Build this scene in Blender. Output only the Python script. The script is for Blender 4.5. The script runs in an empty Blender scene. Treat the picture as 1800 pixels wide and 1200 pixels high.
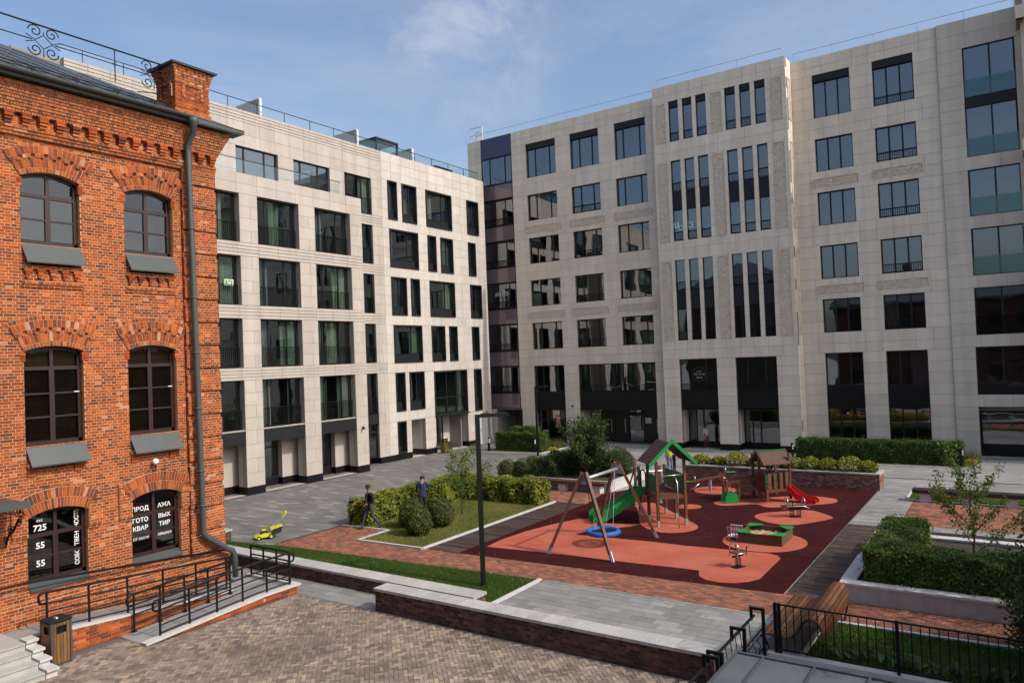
import bpy, math, random
from mathutils import Vector, Matrix
import numpy as np
random.seed(7)
scn = bpy.context.scene
C = scn.collection

# ------------------------------------------------------------------ camera
CAMH = 6.5
FPX = 1296.0                      # focal length in pixels of the 1800 px wide photograph
YAW, PITCH, ROLL = -0.59717, 0.0236, 0.03876
_f = np.array([math.sin(YAW)*math.cos(PITCH), math.cos(YAW)*math.cos(PITCH), math.sin(PITCH)])
_r = np.array([math.cos(YAW), -math.sin(YAW), 0.0])
_d = np.cross(_f, _r)
_r, _d = math.cos(ROLL)*_r + math.sin(ROLL)*_d, -math.sin(ROLL)*_r + math.cos(ROLL)*_d
cam_d = bpy.data.cameras.new('camera'); cam = bpy.data.objects.new('camera', cam_d); C.objects.link(cam)
cam_d.sensor_fit = 'HORIZONTAL'; cam_d.sensor_width = 36.0; cam_d.lens = 36.0*FPX/1800.0
cam_d.clip_start = 0.1; cam_d.clip_end = 3000
cam.matrix_world = Matrix(((_r[0], -_d[0], -_f[0], 0), (_r[1], -_d[1], -_f[1], 0), (_r[2], -_d[2], -_f[2], CAMH), (0, 0, 0, 1)))
scn.camera = cam

# ------------------------------------------------------------------ light
SUN_AZ, SUN_EL = math.radians(3.0), math.radians(41.0)      # azimuth from +X towards +Y
sdir = Vector((math.cos(SUN_EL)*math.cos(SUN_AZ), math.cos(SUN_EL)*math.sin(SUN_AZ), math.sin(SUN_EL)))
sl = bpy.data.lights.new('sun', 'SUN'); sl.energy = 2.05; sl.angle = math.radians(0.5); sl.color = (1.0, 0.94, 0.86)
so = bpy.data.objects.new('sun', sl); C.objects.link(so); so.rotation_euler = sdir.to_track_quat('Z', 'Y').to_euler()
so.location = (30, 0, 40)
w = bpy.data.worlds.new('World'); scn.world = w; w.use_nodes = True
nt = w.node_tree; N = nt.nodes; L = nt.links
bg = N['Background']; bg.inputs[1].default_value = 0.15
sky = N.new('ShaderNodeTexSky'); sky.sky_type = 'NISHITA'; sky.sun_disc = False
sky.sun_elevation = SUN_EL; sky.sun_rotation = math.pi/2 - SUN_AZ
sky.air_density = 1.0; sky.dust_density = 4.0; sky.ozone_density = 2.2
tc = N.new('ShaderNodeTexCoord'); mp = N.new('ShaderNodeMapping'); mp.inputs['Scale'].default_value = (1.0, 1.0, 3.2)
mp.inputs['Rotation'].default_value = (0.25, 0.1, 0.9)
n1 = N.new('ShaderNodeTexNoise'); n1.inputs['Scale'].default_value = 2.3; n1.inputs['Detail'].default_value = 7; n1.inputs['Roughness'].default_value = 0.62; n1.inputs['Distortion'].default_value = 0.35
cr = N.new('ShaderNodeValToRGB'); cr.color_ramp.elements[0].position = 0.46; cr.color_ramp.elements[1].position = 0.86
cr.color_ramp.elements[1].color = (0.40, 0.40, 0.40, 1)
mx = N.new('ShaderNodeMixRGB'); mx.inputs[2].default_value = (3.6, 3.8, 4.2, 1)
L.new(tc.outputs['Generated'], mp.inputs[0]); L.new(mp.outputs[0], n1.inputs['Vector']); L.new(n1.outputs['Fac'], cr.inputs[0])
hs = N.new('ShaderNodeHueSaturation'); hs.inputs['Saturation'].default_value = 1.0; L.new(sky.outputs[0], hs.inputs['Color'])
# one brighter puff of cloud standing over the courtyard
def wm(op, a, b=None, c=None):
    q = N.new('ShaderNodeMath'); q.operation = op
    for i, v in enumerate((a, b, c)):
        if v is None: continue
        if isinstance(v, (int, float)): q.inputs[i].default_value = v
        else: L.new(v, q.inputs[i])
    return q.outputs[0]
nd = N.new('ShaderNodeVectorMath'); nd.operation = 'NORMALIZE'; L.new(tc.outputs['Generated'], nd.inputs[0])
n2 = N.new('ShaderNodeTexNoise'); n2.inputs['Scale'].default_value = 7.0; n2.inputs['Detail'].default_value = 8; n2.inputs['Roughness'].default_value = 0.6; n2.inputs['Distortion'].default_value = 0.4; L.new(nd.outputs[0], n2.inputs['Vector'])
dsp = N.new('ShaderNodeVectorMath'); dsp.operation = 'DISTANCE'; L.new(nd.outputs[0], dsp.inputs[0]); dsp.inputs[1].default_value = (-0.546, 0.728, 0.415)
fall = N.new('ShaderNodeMapRange'); fall.interpolation_type = 'SMOOTHSTEP'; fall.inputs[1].default_value = 0.03; fall.inputs[2].default_value = 0.17; fall.inputs[3].default_value = 1.0; fall.inputs[4].default_value = 0.0; L.new(dsp.outputs['Value'], fall.inputs[0])
nz = N.new('ShaderNodeMapRange'); nz.inputs[1].default_value = 0.38; nz.inputs[2].default_value = 0.72; L.new(n2.outputs['Fac'], nz.inputs[0])
puff = wm('MULTIPLY', wm('MULTIPLY', fall.outputs[0], nz.outputs[0]), 1.0)
cl = wm('MAXIMUM', cr.outputs[0], puff)
L.new(cl, mx.inputs[0]); L.new(hs.outputs[0], mx.inputs[1]); L.new(mx.outputs[0], bg.inputs[0])
vs = scn.view_settings
vs.view_transform = 'Standard'; vs.look = 'None'; vs.gamma = 1.0; vs.use_curve_mapping = False; vs.exposure = 0.42
scn.cycles.max_bounces = 8; scn.cycles.transparent_max_bounces = 12; scn.cycles.glossy_bounces = 4
scn.cycles.caustics_reflective = False; scn.cycles.caustics_refractive = False

# ------------------------------------------------------------------ helpers
def proj(p):
    q = np.array([p[0], p[1], p[2]-CAMH]); z = q @ _f
    if z < 0.3: return None
    return 900+FPX*(q @ _r)/z, 600+FPX*(q @ _d)/z, z

def link(o, parent=None, local=False):
    C.objects.link(o)
    if parent is not None:
        o.parent = parent
        if not local:
            o.matrix_parent_inverse = ROOTM.get(parent.name, Matrix.Identity(4)).inverted()
    return o
ROOTM = {}

def thing(name, label, cat, loc=(0, 0, 0), rz=0.0, group=None):
    o = bpy.data.objects.new(name, None); C.objects.link(o)
    o.location = loc; o.rotation_euler = (0, 0, rz); o.empty_display_size = 0.2
    ROOTM[o.name] = Matrix.Translation(loc) @ Matrix.Rotation(rz, 4, 'Z')
    return tag(o, label, cat, group)

def tag(o, label, cat=None, group=None, kind=None):
    if label: o['label'] = label
    if cat: o['category'] = cat
    if group: o['group'] = group
    if kind: o['kind'] = kind
    return o

class MB:
    """collects faces; build() links them as one mesh object"""
    def __init__(s): s.v = []; s.f = []; s.t = []; s.mi = []
    def poly(s, pts, t=0.5, m=0):
        n = len(s.v); s.v.extend([tuple(p) for p in pts]); s.f.append(tuple(range(n, n+len(pts)))); s.t.append(t); s.mi.append(m); return s
    def box(s, x0, x1, y0, y1, z0, z1, t=0.5, m=0):
        if x0 > x1: x0, x1 = x1, x0
        if y0 > y1: y0, y1 = y1, y0
        n = len(s.v)
        s.v.extend([(x0, y0, z0), (x1, y0, z0), (x1, y1, z0), (x0, y1, z0), (x0, y0, z1), (x1, y0, z1), (x1, y1, z1), (x0, y1, z1)])
        s.f.extend([tuple(n+i for i in q) for q in BOXF]); s.t.extend([t]*6); s.mi.extend([m]*6); return s
    def obox(s, c, ax, h, t=0.5, m=0):
        """oriented box: centre, three axes, three half sizes"""
        c = Vector(c); a = [Vector(ax[i])*h[i] for i in range(3)]; n = len(s.v)
        for sx, sy, sz in CUBEV: s.v.append(tuple(c+a[0]*sx+a[1]*sy+a[2]*sz))
        s.f.extend([tuple(n+i for i in q) for q in BOXF]); s.t.extend([t]*6); s.mi.extend([m]*6); return s
    def beam(s, p, q, wd, ht, t=0.5, m=0, up=(0, 0, 1)):
        p = Vector(p); q = Vector(q); d = (q-p); ln = d.length; d.normalize(); u = Vector(up)
        if abs(d.dot(u)) > 0.98: u = Vector((1, 0, 0))
        sd = d.cross(u).normalized(); u2 = sd.cross(d).normalized()
        return s.obox((p+q)/2, (d, sd, u2), (ln/2, wd/2, ht/2), t, m)
    def tube(s, pts, r, n=8, closed=False, t=0.5, m=0, cap=True):
        pts = [Vector(p) for p in pts]; k = len(pts); base = len(s.v); rr = r if isinstance(r, (list, tuple)) else [r]*k
        prev = None
        for i, p in enumerate(pts):
            if closed: d = (pts[(i+1) % k]-pts[i-1])
            else: d = (pts[min(i+1, k-1)]-pts[max(i-1, 0)])
            d.normalize()
            if prev is None:
                u = Vector((0, 0, 1)) if abs(d.z) < 0.9 else Vector((1, 0, 0)); a = d.cross(u).normalized()
            else:
                a = (prev-d*prev.dot(d)); a = a.normalized() if a.length > 1e-6 else d.orthogonal().normalized()
            prev = a; b = d.cross(a)
            for j in range(n):
                an = 2*math.pi*j/n; s.v.append(tuple(p+(a*math.cos(an)+b*math.sin(an))*rr[i]))
        for i in range(k if closed else k-1):
            i2 = (i+1) % k
            for j in range(n):
                s.f.append((base+i*n+j, base+i*n+(j+1) % n, base+i2*n+(j+1) % n, base+i2*n+j)); s.t.append(t); s.mi.append(m)
        if cap and not closed:
            s.f.append(tuple(base+j for j in reversed(range(n)))); s.t.append(t); s.mi.append(m)
            s.f.append(tuple(base+(k-1)*n+j for j in range(n))); s.t.append(t); s.mi.append(m)
        return s
    def prism(s, poly, z0, z1, t=0.5, m=0):
        """vertical prism over an xy polygon"""
        n = len(s.v); k = len(poly)
        s.v.extend([(p[0], p[1], z0) for p in poly]); s.v.extend([(p[0], p[1], z1) for p in poly])
        s.f.append(tuple(n+i for i in reversed(range(k)))); s.f.append(tuple(n+k+i for i in range(k)))
        for i in range(k): s.f.append((n+i, n+(i+1) % k, n+k+(i+1) % k, n+k+i))
        s.t.extend([t]*(k+2)); s.mi.extend([m]*(k+2)); return s
    def extr(s, poly, off, t=0.5, m=0):
        """3d polygon swept by a vector"""
        n = len(s.v); k = len(poly); off = Vector(off)
        s.v.extend([tuple(p) for p in poly]); s.v.extend([tuple(Vector(p)+off) for p in poly])
        s.f.append(tuple(n+i for i in range(k))); s.f.append(tuple(n+k+i for i in reversed(range(k))))
        for i in range(k): s.f.append((n+i, n+k+i, n+k+(i+1) % k, n+(i+1) % k))
        s.t.extend([t]*(k+2)); s.mi.extend([m]*(k+2)); return s
    def sphere(s, c, r, nu=12, nv=8, sc=(1, 1, 1), t=0.5, m=0):
        b = len(s.v); c = Vector(c)
        for i in range(nv+1):
            th = math.pi*i/nv
            for j in range(nu):
                ph = 2*math.pi*j/nu
                s.v.append((c.x+r*sc[0]*math.sin(th)*math.cos(ph), c.y+r*sc[1]*math.sin(th)*math.sin(ph), c.z+r*sc[2]*math.cos(th)))
        for i in range(nv):
            for j in range(nu):
                s.f.append((b+i*nu+j, b+(i+1)*nu+j, b+(i+1)*nu+(j+1) % nu, b+i*nu+(j+1) % nu)); s.t.append(t); s.mi.append(m)
        return s
    def mesh(s, name, mats, smooth=False):
        me = bpy.data.meshes.new(name); me.from_pydata(s.v, [], s.f)
        for mm in (mats if isinstance(mats, (list, tuple)) else [mats]): me.materials.append(mm)
        at = me.attributes.new('tint', 'FLOAT', 'FACE'); at.data.foreach_set('value', np.array(s.t, dtype=np.float32))
        if any(s.mi): me.polygons.foreach_set('material_index', np.array(s.mi, dtype=np.int32))
        if smooth: me.polygons.foreach_set('use_smooth', np.ones(len(s.f), dtype=bool))
        me.update(); return me
    def build(s, name, mats, parent=None, smooth=False, local=False):
        if not s.f: return None
        return link(bpy.data.objects.new(name, s.mesh(name, mats, smooth)), parent, local)
CUBEV = [(-1, -1, -1), (1, -1, -1), (1, 1, -1), (-1, 1, -1), (-1, -1, 1), (1, -1, 1), (1, 1, 1), (-1, 1, 1)]
BOXF = [(0, 3, 2, 1), (4, 5, 6, 7), (0, 1, 5, 4), (1, 2, 6, 5), (2, 3, 7, 6), (3, 0, 4, 7)]
_unit = {}
def unit_cube(mat):
    if mat.name not in _unit: _unit[mat.name] = MB().box(-1, 1, -1, 1, -1, 1).mesh('piece', mat)
    return _unit[mat.name]

class Pieces:
    """countable pieces of one surface: the largest in view become objects, the rest one joined part"""
    def __init__(s, name, mat_obj, mat_attr, parent, limit=300):
        s.name, s.mo, s.ma, s.parent, s.limit, s.p = name, mat_obj, mat_attr, parent, limit, []
    def add(s, c, h, ax=None, t=None): s.p.append((tuple(c), tuple(h), ax, random.random() if t is None else t))
    def box(s, x0, x1, y0, y1, z0, z1, t=None):
        s.add(((x0+x1)/2, (y0+y1)/2, (z0+z1)/2), (abs(x1-x0)/2, abs(y1-y0)/2, abs(z1-z0)/2), None, t)
    def done(s):
        sc = []
        for i, (c, h, ax, t) in enumerate(s.p):
            q = proj(c); v = 0.0
            if q and -20 < q[0] < 1820 and -20 < q[1] < 1220:
                hh = sorted(h); v = hh[2]*hh[1]/(q[2]*q[2])
            sc.append((v, i))
        sc.sort(reverse=True); big = set(i for v, i in sc[:s.limit] if v > 0)
        me = unit_cube(s.mo); rest = MB()
        for i, (c, h, ax, t) in enumerate(s.p):
            A = ax or ((1, 0, 0), (0, 1, 0), (0, 0, 1))
            if i in big:
                o = bpy.data.objects.new(s.name, me); link(o, s.parent)
                mt = Matrix(((A[0][0]*h[0], A[1][0]*h[1], A[2][0]*h[2], c[0]), (A[0][1]*h[0], A[1][1]*h[1], A[2][1]*h[2], c[1]), (A[0][2]*h[0], A[1][2]*h[1], A[2][2]*h[2], c[2]), (0, 0, 0, 1)))
                o.matrix_basis = mt
                o.color = (t, t, t, 1)
            else: rest.obox(c, A, h, t)
        if rest.f:
            o = rest.build(s.name, s.ma, s.parent); o['kind'] = 'stuff'

# ------------------------------------------------------------------ materials
def M(name, col, rough=0.8, var=0.12, nscale=2.0, bump=0.0, bscale=30.0, spec=0.4, metal=0.0, tint=None, ramp=None, stain=None, em=None, coat=0.0, streak=None, grime=None):
    """procedural surface. tint: None, 'attr' or 'obj' = what drives the colour ramp of single pieces"""
    m = bpy.data.materials.new(name); m.use_nodes = True; nt = m.node_tree; N = nt.nodes; L = nt.links
    b = N['Principled BSDF']; b.inputs['Roughness'].default_value = rough; b.inputs['Metallic'].default_value = metal
    b.inputs['Specular IOR Level'].default_value = spec
    if coat: b.inputs['Coat Weight'].default_value = coat
    geo = N.new('ShaderNodeNewGeometry')
    if tint:
        r = N.new('ShaderNodeValToRGB'); r.color_ramp.interpolation = 'LINEAR'
        els = r.color_ramp.elements
        ramp = ramp or [(0, tuple(c*0.8 for c in col)), (1, tuple(min(1, c*1.2) for c in col))]
        while len(els) < len(ramp): els.new(0.5)
        for e, (p, c) in zip(els, ramp): e.position = p; e.color = (*c, 1)
        if tint == 'attr':
            a = N.new('ShaderNodeAttribute'); a.attribute_name = 'tint'; L.new(a.outputs['Fac'], r.inputs[0])
        else:
            a = N.new('ShaderNodeObjectInfo'); L.new(a.outputs['Color'], r.inputs[0])
        cur = r.outputs[0]
    else:
        rgb = N.new('ShaderNodeRGB'); rgb.outputs[0].default_value = (*col, 1); cur = rgb.outputs[0]
    def mul(cur, fac_out, lo, hi):
        mr = N.new('ShaderNodeMapRange'); mr.inputs[1].default_value = 0.3; mr.inputs[2].default_value = 0.7; mr.inputs[3].default_value = lo; mr.inputs[4].default_value = hi
        L.new(fac_out, mr.inputs[0]); x = N.new('ShaderNodeMixRGB'); x.blend_type = 'MULTIPLY'; x.inputs[0].default_value = 1
        L.new(cur, x.inputs[1]); L.new(mr.outputs[0], x.inputs[2]); return x.outputs[0]
    if var:
        n = N.new('ShaderNodeTexNoise'); n.inputs['Scale'].default_value = nscale; n.inputs['Detail'].default_value = 6; n.inputs['Roughness'].default_value = 0.65
        L.new(geo.outputs['Position'], n.inputs['Vector']); cur = mul(cur, n.outputs['Fac'], 1-var, 1+var)
    if streak:                                   # (scale vector, strength): rain streaks, wood grain
        mpn = N.new('ShaderNodeMapping'); mpn.inputs['Scale'].default_value = streak[0]; L.new(geo.outputs['Position'], mpn.inputs[0])
        n = N.new('ShaderNodeTexNoise'); n.inputs['Scale'].default_value = 1.0; n.inputs['Detail'].default_value = 5
        L.new(mpn.outputs[0], n.inputs['Vector']); cur = mul(cur, n.outputs['Fac'], 1-streak[1], 1+streak[1])
    if stain:                                    # (colour, scale, low, high): patches of dirt or bleaching with a shape of their own
        n = N.new('ShaderNodeTexNoise'); n.inputs['Scale'].default_value = stain[1]; n.inputs['Detail'].default_value = 8; n.inputs['Roughness'].default_value = 0.7
        L.new(geo.outputs['Position'], n.inputs['Vector'])
        mr = N.new('ShaderNodeMapRange'); mr.inputs[1].default_value = stain[2]; mr.inputs[2].default_value = stain[3]; L.new(n.outputs['Fac'], mr.inputs[0])
        mr.inputs[4].default_value = stain[4] if len(stain) > 4 else 1.0
        x = N.new('ShaderNodeMixRGB'); L.new(mr.outputs[0], x.inputs[0]); L.new(cur, x.inputs[1]); x.inputs[2].default_value = (*stain[0], 1); cur = x.outputs[0]
    L.new(cur, b.inputs['Base Color'])
    if bump:
        n = N.new('ShaderNodeTexNoise'); n.inputs['Scale'].default_value = bscale; n.inputs['Detail'].default_value = 5
        L.new(geo.outputs['Position'], n.inputs['Vector']); bp = N.new('ShaderNodeBump'); bp.inputs['Strength'].default_value = bump; bp.inputs['Distance'].default_value = 0.02
        L.new(n.outputs['Fac'], bp.inputs['Height']); L.new(bp.outputs[0], b.inputs['Normal'])
    if em: b.inputs['Emission Color'].default_value = (*em[0], 1); b.inputs['Emission Strength'].default_value = em[1]
    return m
def M2(name, col, **k): return M(name+'_piece', col, tint='obj', **k), M(name, col, tint='attr', **k)

def glass_mat(name, refl, tintc, wavy=0.012, wscale=1.3, alpha_tint=0.5):
    m = bpy.data.materials.new(name); m.use_nodes = True; nt = m.node_tree; N = nt.nodes; L = nt.links
    for n in list(N): N.remove(n)
    out = N.new('ShaderNodeOutputMaterial'); mixs = N.new('ShaderNodeMixShader'); tr = N.new('ShaderNodeBsdfTransparent'); gl = N.new('ShaderNodeBsdfGlossy')
    tr.inputs[0].default_value = (*[c*alpha_tint for c in tintc], 1); gl.inputs['Roughness'].default_value = 0.015; gl.inputs[0].default_value = (0.92, 0.95, 1.0, 1)
    geo = N.new('ShaderNodeNewGeometry'); no = N.new('ShaderNodeTexNoise'); no.inputs['Scale'].default_value = wscale; no.inputs['Detail'].default_value = 1
    bp = N.new('ShaderNodeBump'); bp.inputs['Strength'].default_value = 1.0; bp.inputs['Distance'].default_value = wavy
    L.new(geo.outputs['Position'], no.inputs['Vector']); L.new(no.outputs['Fac'], bp.inputs['Height']); L.new(bp.outputs[0], gl.inputs['Normal'])
    dt = N.new('ShaderNodeVectorMath'); dt.operation = 'DOT_PRODUCT'; L.new(geo.outputs['Normal'], dt.inputs[0]); L.new(geo.outputs['Incoming'], dt.inputs[1])
    def mth(op, a, b=None, v=None):
        q = N.new('ShaderNodeMath'); q.operation = op; L.new(a, q.inputs[0])
        if b is not None: L.new(b, q.inputs[1])
        if v is not None: q.inputs[1].default_value = v
        return q.outputs[0]
    ab = mth('ABSOLUTE', dt.outputs['Value']); om = N.new('ShaderNodeMath'); om.operation = 'SUBTRACT'; om.inputs[0].default_value = 1.0; L.new(ab, om.inputs[1])
    p5 = mth('POWER', om.outputs[0], v=5.0); k = mth('MULTIPLY', p5, v=1.0-refl); fac = mth('ADD', k, v=refl)
    L.new(fac, mixs.inputs[0]); L.new(tr.outputs[0], mixs.inputs[1]); L.new(gl.outputs[0], mixs.inputs[2]); L.new(mixs.outputs[0], out.inputs[0])
    return m
# ------------------------------------------------------------------ surfaces used all over the place
BR_RAMP = [(0.0, (0.10, 0.032, 0.020)), (0.15, (0.19, 0.042, 0.017)), (0.42, (0.275, 0.056, 0.014)), (0.78, (0.36, 0.076, 0.016)), (0.955, (0.44, 0.11, 0.025)), (1.0, (0.44, 0.24, 0.17))]
brickO, brickA = M2('red_brick', (0.3, 0.09, 0.04), ramp=BR_RAMP, rough=0.9, var=0.18, nscale=9, streak=((0.7, 0.7, 0.35), 0.18), bump=0.5, bscale=60, stain=((0.20, 0.06, 0.03), 0.45, 0.54, 0.76, 0.4))
mortar = M('mortar', (0.52, 0.32, 0.165), rough=0.95, var=0.18, nscale=6, bump=0.5, bscale=80)
DK_RAMP = [(0.0, (0.030, 0.016, 0.014)), (0.4, (0.075, 0.032, 0.024)), (0.75, (0.12, 0.050, 0.036)), (1.0, (0.17, 0.082, 0.058))]
wbrickO, wbrickA = M2('dark_brick', (0.1, 0.05, 0.04), ramp=DK_RAMP, rough=0.85, var=0.3, nscale=5, bump=0.5, bscale=60, stain=((0.02, 0.016, 0.015), 1.6, 0.54, 0.66, 0.75))
wmortar = M('wall_mortar', (0.10, 0.075, 0.06), rough=0.95, var=0.2, nscale=8)
PL_RAMP = [(0.0, (0.07, 0.025, 0.022)), (0.35, (0.16, 0.055, 0.045)), (0.7, (0.25, 0.10, 0.075)), (1.0, (0.36, 0.19, 0.14))]
pbrickO, pbrickA = M2('planter_brick', (0.2, 0.1, 0.08), ramp=PL_RAMP, rough=0.9, var=0.2, nscale=6)
pmortar = M('planter_mortar', (0.22, 0.18, 0.15), rough=0.95)
HB_RAMP = [(0.0, (0.150, 0.112, 0.088)), (0.3, (0.220, 0.172, 0.138)), (0.65, (0.275, 0.218, 0.172)), (0.9, (0.345, 0.268, 0.20)), (1.0, (0.42, 0.31, 0.21))]
pavO, pavA = M2('clay_paver', (0.3, 0.25, 0.2), ramp=HB_RAMP, rough=0.85, var=0.28, nscale=0.9, bump=0.4, bscale=70, stain=((0.10, 0.078, 0.064), 0.30, 0.48, 0.72, 0.6))
RP_RAMP = [(0.0, (0.135, 0.075, 0.055)), (0.35, (0.21, 0.085, 0.055)), (0.7, (0.30, 0.105, 0.060)), (1.0, (0.37, 0.150, 0.075))]
rpavO, rpavA = M2('red_paver', (0.25, 0.1, 0.06), ramp=RP_RAMP, rough=0.85, var=0.2, nscale=1.5, bump=0.3, bscale=70)
joint = M('sand_joint', (0.12, 0.10, 0.085), rough=1.0, var=0.2, nscale=10)
joint_l = M('pale_joint', (0.18, 0.175, 0.165), rough=1.0, var=0.2, nscale=10)
SL_RAMP = [(0.0, (0.19, 0.186, 0.175)), (0.5, (0.235, 0.23, 0.215)), (0.85, (0.27, 0.262, 0.245)), (1.0, (0.32, 0.31, 0.285))]
slabO, slabA = M2('granite_slab', (0.36, 0.36, 0.35), ramp=SL_RAMP, rough=0.8, var=0.13, nscale=2.5, bump=0.2, bscale=90, stain=((0.24, 0.235, 0.22), 1.1, 0.55, 0.75, 0.5))
granite = M('pale_granite', (0.52, 0.51, 0.485), rough=0.75, var=0.10, nscale=7, stain=((0.34, 0.32, 0.29), 1.5, 0.55, 0.8, 0.5))
graniteO, graniteA = M2('cap_granite', (0.42, 0.41, 0.38), ramp=[(0, (0.36, 0.35, 0.325)), (1, (0.45, 0.435, 0.405))], rough=0.75, var=0.12, nscale=6, stain=((0.28, 0.26, 0.23), 2.2, 0.56, 0.8, 0.5))
concrete = M('planter_concrete', (0.40, 0.375, 0.355), rough=0.85, var=0.12, nscale=2, stain=((0.25, 0.225, 0.20), 1.3, 0.5, 0.75, 0.6), streak=((6, 6, 0.8), 0.10))
rubber = M('dark_rubber', (0.043, 0.0095, 0.010), rough=1.0, var=0.12, nscale=1.2, bump=0.3, bscale=160, spec=0.05, stain=((0.075, 0.028, 0.026), 0.7, 0.5, 0.78, 0.45))
rubber_or = M('salmon_rubber', (0.42, 0.105, 0.064), rough=0.95, var=0.12, nscale=1.1, bump=0.3, bscale=160, spec=0.05, stain=((0.46, 0.160, 0.115), 0.8, 0.42, 0.72, 0.8))
DKW = [(0.0, (0.030, 0.018, 0.015)), (0.5, (0.052, 0.031, 0.026)), (1.0, (0.088, 0.055, 0.046))]
deckO, deckA = M2('deck_plank', (0.05, 0.03, 0.026), ramp=DKW, rough=0.75, var=0.3, nscale=3, streak=((1.5, 30, 4), 0.45), stain=((0.17, 0.135, 0.12), 2.4, 0.60, 0.75, 0.7))
lawn_m = M('lawn', (0.105, 0.125, 0.026), rough=1.0, var=0.35, nscale=3.0, bump=0.8, bscale=90, spec=0.1, stain=((0.20, 0.165, 0.055), 0.55, 0.50, 0.70, 0.7))
lawn_d = M('green_lawn', (0.040, 0.078, 0.012), rough=1.0, var=0.3, nscale=3.0, bump=0.8, bscale=90, spec=0.1)
soil = M('soil', (0.05, 0.038, 0.028), rough=1.0, var=0.4, nscale=6, bump=0.6, bscale=40)
blackmetal = M('black_paint', (0.008, 0.008, 0.009), rough=0.5, var=0.0, spec=0.2)
darkmetal = M('anthracite_metal', (0.014, 0.0155, 0.018), rough=0.5, var=0.15, nscale=1, spec=0.3)
blackstone = M('black_granite', (0.008, 0.008, 0.0085), rough=0.4, var=0.2, nscale=5, spec=0.25)
roofmetal = M('zinc_grey_metal', (0.085, 0.098, 0.100), rough=0.45, var=0.12, nscale=1.2, spec=0.5, metal=0.25)
greypaint = M('grey_paint_metal', (0.062, 0.072, 0.070), rough=0.5, var=0.10, nscale=1.5, spec=0.5)
steel = M('stainless_steel', (0.62, 0.62, 0.63), rough=0.28, var=0.05, metal=0.9)
galv = M('galvanised', (0.42, 0.43, 0.44), rough=0.5, var=0.15, nscale=8, metal=0.6)
winbrown = M('brown_window_frame', (0.030, 0.0125, 0.011), rough=0.45, var=0.1, spec=0.5)
white = M('white_vinyl', (0.80, 0.80, 0.79), rough=0.5, var=0.0)
silverrail = M('rail_wire', (0.35, 0.38, 0.42), rough=0.4, metal=0.5)

# ------------------------------------------------------------------ ground
def sheet(name, poly, z, mat, parent=None):
    return MB().poly([(p[0], p[1], z) for p in poly]).build(name, mat, parent)
def rect(x0, x1, y0, y1): return [(x0, y0), (x1, y0), (x1, y1), (x0, y1)]
gm = M('base_paving', (0.30, 0.30, 0.29), rough=0.9, var=0.15, nscale=1.0)
ground = tag(sheet('ground', rect(-400, 400, -300, 500), -0.03, gm), None, kind='structure')

# wide grey yard in front of the pale building: thin strip pavers laid along x, too far off to tell apart
def strip_paving(name, c1, c2, c3, bw, bh, sx=1.0, rot=0.0):
    m = bpy.data.materials.new(name); m.use_nodes = True; nt = m.node_tree; N = nt.nodes; L = nt.links; b = N['Principled BSDF']
    b.inputs['Roughness'].default_value = 0.75; b.inputs['Specular IOR Level'].default_value = 0.35
    g = N.new('ShaderNodeNewGeometry'); mp = N.new('ShaderNodeMapping'); mp.inputs['Rotation'].default_value = (0, 0, rot); L.new(g.outputs['Position'], mp.inputs[0])
    br = N.new('ShaderNodeTexBrick'); br.inputs['Scale'].default_value = 1.0; br.inputs['Brick Width'].default_value = bw; br.inputs['Row Height'].default_value = bh
    br.inputs['Mortar Size'].default_value = 0.006; br.inputs['Color1'].default_value = (0, 0, 0, 1); br.inputs['Color2'].default_value = (1, 1, 1, 1); br.inputs['Mortar'].default_value = (0.1, 0.1, 0.1, 1)
    br.inputs['Bias'].default_value = 0.0; L.new(mp.outputs[0], br.inputs['Vector'])
    r = N.new('ShaderNodeValToRGB'); e = r.color_ramp.elements; e[0].color = (*c1, 1); e[1].color = (*c3, 1); e[1].position = 1.0
    x = e.new(0.6); x.color = (*c2, 1); x = e.new(0.88); x.color = (*c2, 1); L.new(br.outputs['Color'], r.inputs[0])
    n = N.new('ShaderNodeTexNoise'); n.inputs['Scale'].default_value = 0.5; n.inputs['Detail'].default_value = 6; L.new(g.outputs['Position'], n.inputs['Vector'])
    mr = N.new('ShaderNodeMapRange'); mr.inputs[1].default_value = 0.3; mr.inputs[2].default_value = 0.7; mr.inputs[3].default_value = 0.82; mr.inputs[4].default_value = 1.15; L.new(n.outputs['Fac'], mr.inputs[0])
    mu = N.new('ShaderNodeMixRGB'); mu.blend_type = 'MULTIPLY'; mu.inputs[0].default_value = 1; L.new(r.outputs[0], mu.inputs[1]); L.new(mr.outputs[0], mu.inputs[2]); L.new(mu.outputs[0], b.inputs['Base Color'])
    return m
yard_m = strip_paving('yard_paving', (0.118, 0.118, 0.110), (0.168, 0.165, 0.152), (0.31, 0.285, 0.25), 0.62, 0.21)
yard2_m = strip_paving('walk_paving', (0.22, 0.216, 0.205), (0.27, 0.265, 0.252), (0.35, 0.34, 0.32), 0.6, 0.25)
path = tag(sheet('yard', [(-60, 12), (-24.9, 12), (-24.9, 17.05), (-22.95, 17.85), (-22.95, 42.0), (-27, 42.0), (-27, 60), (-60, 60)], -0.005, yard_m), None, kind='structure')
walk = tag(sheet('walkway', [(-22.95, 31.0), (-20.9, 31.0), (-20.9, 36.0), (-14.3, 36.0), (-5.25, 36.0), (-5.25, 36.9), (-3.7, 36.9), (30, 36.9), (30, 60), (-27, 60), (-27, 42.0), (-22.95, 42.0)], -0.005, yard2_m), None, kind='structure')
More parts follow.
